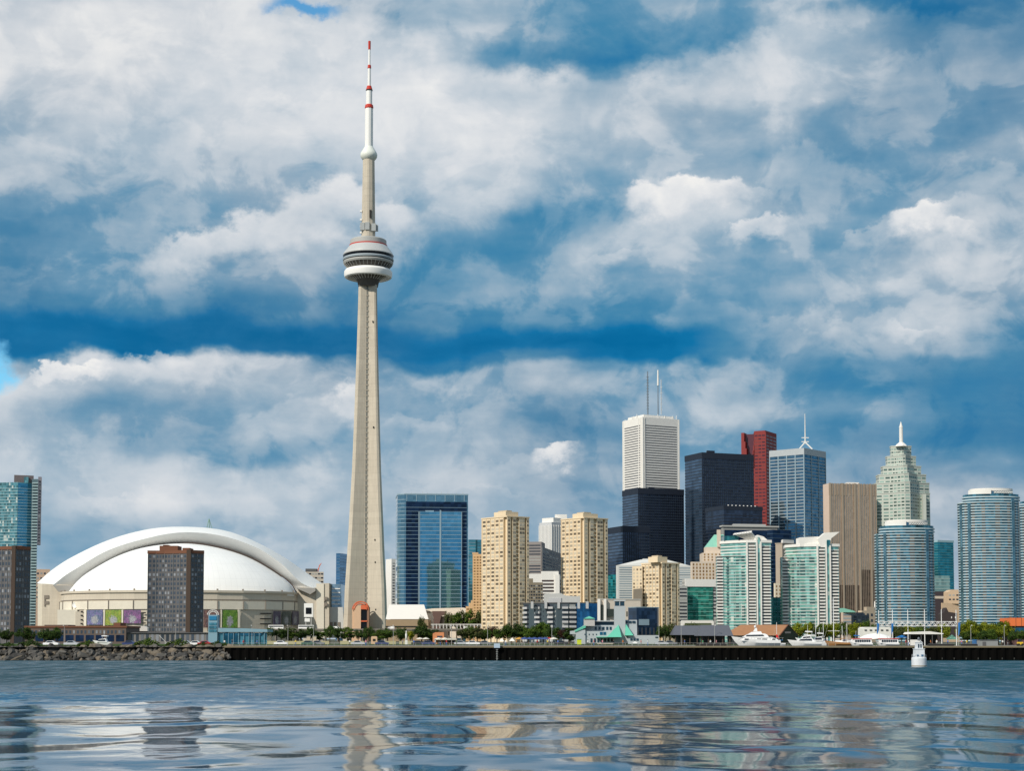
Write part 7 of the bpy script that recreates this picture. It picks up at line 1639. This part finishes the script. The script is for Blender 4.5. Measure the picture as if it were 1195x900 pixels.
ppl = [(262, 'white', 'blue', 'before the turquoise pavilion'), (271, 'black', 'grey', 'before the turquoise pavilion'), (284, 'red', 'black', 'before the turquoise pavilion'), (300, 'blue', 'black', 'right of the turquoise pavilion'), (345, 'yellow', 'blue', 'near the stadium gate pillars'), (408, 'white', 'black', 'below the concrete tower'), (427, 'pink', 'blue', 'below the orange entrance arch'), (470, 'grey', 'black', 'beside the white statue'),
       (483, 'blue', 'grey', 'near the cream umbrellas'), (508, 'white', 'grey', 'before the orange cafe'), (514, 'black', 'blue', 'before the orange cafe'), (521, 'red', 'blue', 'before the orange cafe'), (533, 'green', 'black', 'right of the orange cafe'), (590, 'white', 'blue', 'between the two pointed white tents'), (603, 'orange', 'black', 'near the ochre umbrella'), (609, 'black', 'grey', 'near the ochre umbrella'), (621, 'white', 'black', 'among the blue umbrellas'), (627, 'red', 'black', 'among the blue umbrellas'), (639, 'yellow', 'black', 'near the red umbrella'), (651, 'blue', 'black', 'near the cream umbrella'),
       (686, 'white', 'black', 'before the white terminal'), (693, 'red', 'blue', 'before the white terminal'), (703, 'pink', 'grey', 'before the white terminal'), (716, 'black', 'black', 'at the foot of the white tower'), (727, 'orange', 'grey', 'at the foot of the white tower'), (748, 'red', 'grey', 'before the terminal annex'), (756, 'white', 'blue', 'before the terminal annex'), (799, 'blue', 'grey', 'before the first slate pavilion'), (820, 'green', 'grey', 'before the second slate pavilion'), (829, 'white', 'black', 'before the second slate pavilion'), (836, 'pink', 'black', 'before the second slate pavilion'),
       (1047, 'red', 'black', 'right of the ferries'), (1057, 'red', 'grey', 'right of the blue umbrella'), (1060, 'white', 'blue', 'right of the blue umbrella'), (1086, 'orange', 'black', 'on the quay before the stage'), (1093, 'white', 'grey', 'on the quay before the stage'), (1106, 'blue', 'black', 'beside the pale green tent'), (1122, 'pink', 'blue', 'right of the pale green tent'), (1128, 'yellow', 'grey', 'right of the pale green tent'), (1170, 'white', 'black', 'between the grey shed and the loader'), (1176, 'black', 'grey', 'between the grey shed and the loader')]
rp = random.Random(9)
for i, (px, a, b_, tx) in enumerate(ppl): person(px, 462+(i*7 % 13), a, b_, ('stand', 'walk', 'lean')[i % 3 if i % 5 else 1], tx, rp.uniform(0, 6.28))
# low railing along the quay: posts carry two rails
r = thing('quay_railing', 'thin grey railing running along the quay edge', 'railing', (0, QY+1.9, GZ))
xa_ = X(270, QY)
for k in range(90): MB().tube((xa_+k*1.9, QY+2.2, GZ), (xa_+k*1.9, QY+2.2, GZ+.85), .035, n=4).build('post', m_pod, r)
MB().tube((xa_, QY+2.2, GZ+.83), (xa_+89*1.9, QY+2.2, GZ+.83), .03, n=4).build('rail', m_pod, r)

# ------------------------------------------------------------------ channel buoy in the foreground
Yb_ = 6*F/(778.5-746); b0 = thing('channel_buoy', 'white channel buoy with a stepped grey-white tower floating off the right-hand quay', 'buoy', (X(1072, Yb_), Yb_, 0))
m_bu = M('buoy_white', (.62, .65, .68), .6, var=.12, scale=1.5, streak=.15); m_rust = M('buoy_stain', (.30, .27, .22), .8); S = Yb_/F; xb0 = X(1072, Yb_)
MB().lathe([(8.3*S, -.5), (8.6*S, .25), (8.6*S, 10*S), (7.8*S, 10.9*S), (.5, 11*S)], 28, (xb0, Yb_)).build('float', m_bu, b0, smooth=40)
MB().lathe([(8.66*S, .1), (8.68*S, .32)], 28, (xb0, Yb_)).build('water_stain', m_rust, b0)
def frus(w0, w1, z0, z1, nm, mt_): 
    return MB().prism([(xb0-w0, Yb_-w0), (xb0+w0, Yb_-w0), (xb0+w0, Yb_+w0), (xb0-w0, Yb_+w0)], z0*S, z1*S, top=[(xb0-w1, Yb_-w1), (xb0+w1, Yb_-w1), (xb0+w1, Yb_+w1), (xb0-w1, Yb_+w1)]).build(nm, mt_, b0)
frus(5.6*S, 5.2*S, 11, 20.5, 'lower_cage', m_bu); frus(5.75*S, 5.75*S, 20.5, 21.2, 'deck_plate', m_bu); frus(3.9*S, 3.3*S, 21.2, 28, 'upper_cage', m_bu); frus(3.9*S, 3.9*S, 28, 28.6, 'top_plate', m_bu)
for a, w_, z0, z1 in ((-2.8, 2.2, 12.3, 14.5), (2.6, 2.6, 12.3, 14.5)): MB().box(xb0+(a-w_/2)*S, xb0+(a+w_/2)*S, Yb_-5.85*S, Yb_-5.4*S, z0*S, z1*S).build('opening', M('buoy_blue', (.05, .14, .25), .6), b0)
MB().box(xb0-1.9*S, xb0-.4*S, Yb_-4.1*S, Yb_-3.5*S, 22*S, 26.5*S).build('opening', m_nav, b0); MB().box(xb0+.8*S, xb0+2.2*S, Yb_-4.1*S, Yb_-3.5*S, 22*S, 26.5*S).build('opening', m_nav, b0)
for a in (-1, 1):
    for c_ in (-1, 1): MB().tube((xb0+a*3*S, Yb_+c_*3*S, 28.6*S), (xb0+a*1.2*S, Yb_+c_*1.2*S, 30.5*S), .05, n=5).build('strut', m_bu, b0)
MB().lathe([(1.2*S, 30.4*S), (1.5*S, 31*S), (1.5*S, 33*S), (.9*S, 34.2*S), (.2*S, 34.6*S)], 12, (xb0, Yb_)).build('lantern', M('lantern_grey', (.12, .13, .15), .4), b0, smooth=30)
m = MB()
for k in range(12):
    a = 2*math.pi*k/12; m.tube((xb0+8*S*math.cos(a), Yb_+8*S*math.sin(a), 10.9*S), (xb0+8*S*math.cos(a), Yb_+8*S*math.sin(a), 14*S), .03, n=4)
    a2 = a+2*math.pi/12; m.tube((xb0+8*S*math.cos(a), Yb_+8*S*math.sin(a), 14*S), (xb0+8*S*math.cos(a2), Yb_+8*S*math.sin(a2), 14*S), .03, n=4)
m.build('guard_rail', m_bu, b0)

for o in list(bpy.data.objects):
    if '_o' in o: del o['_o']
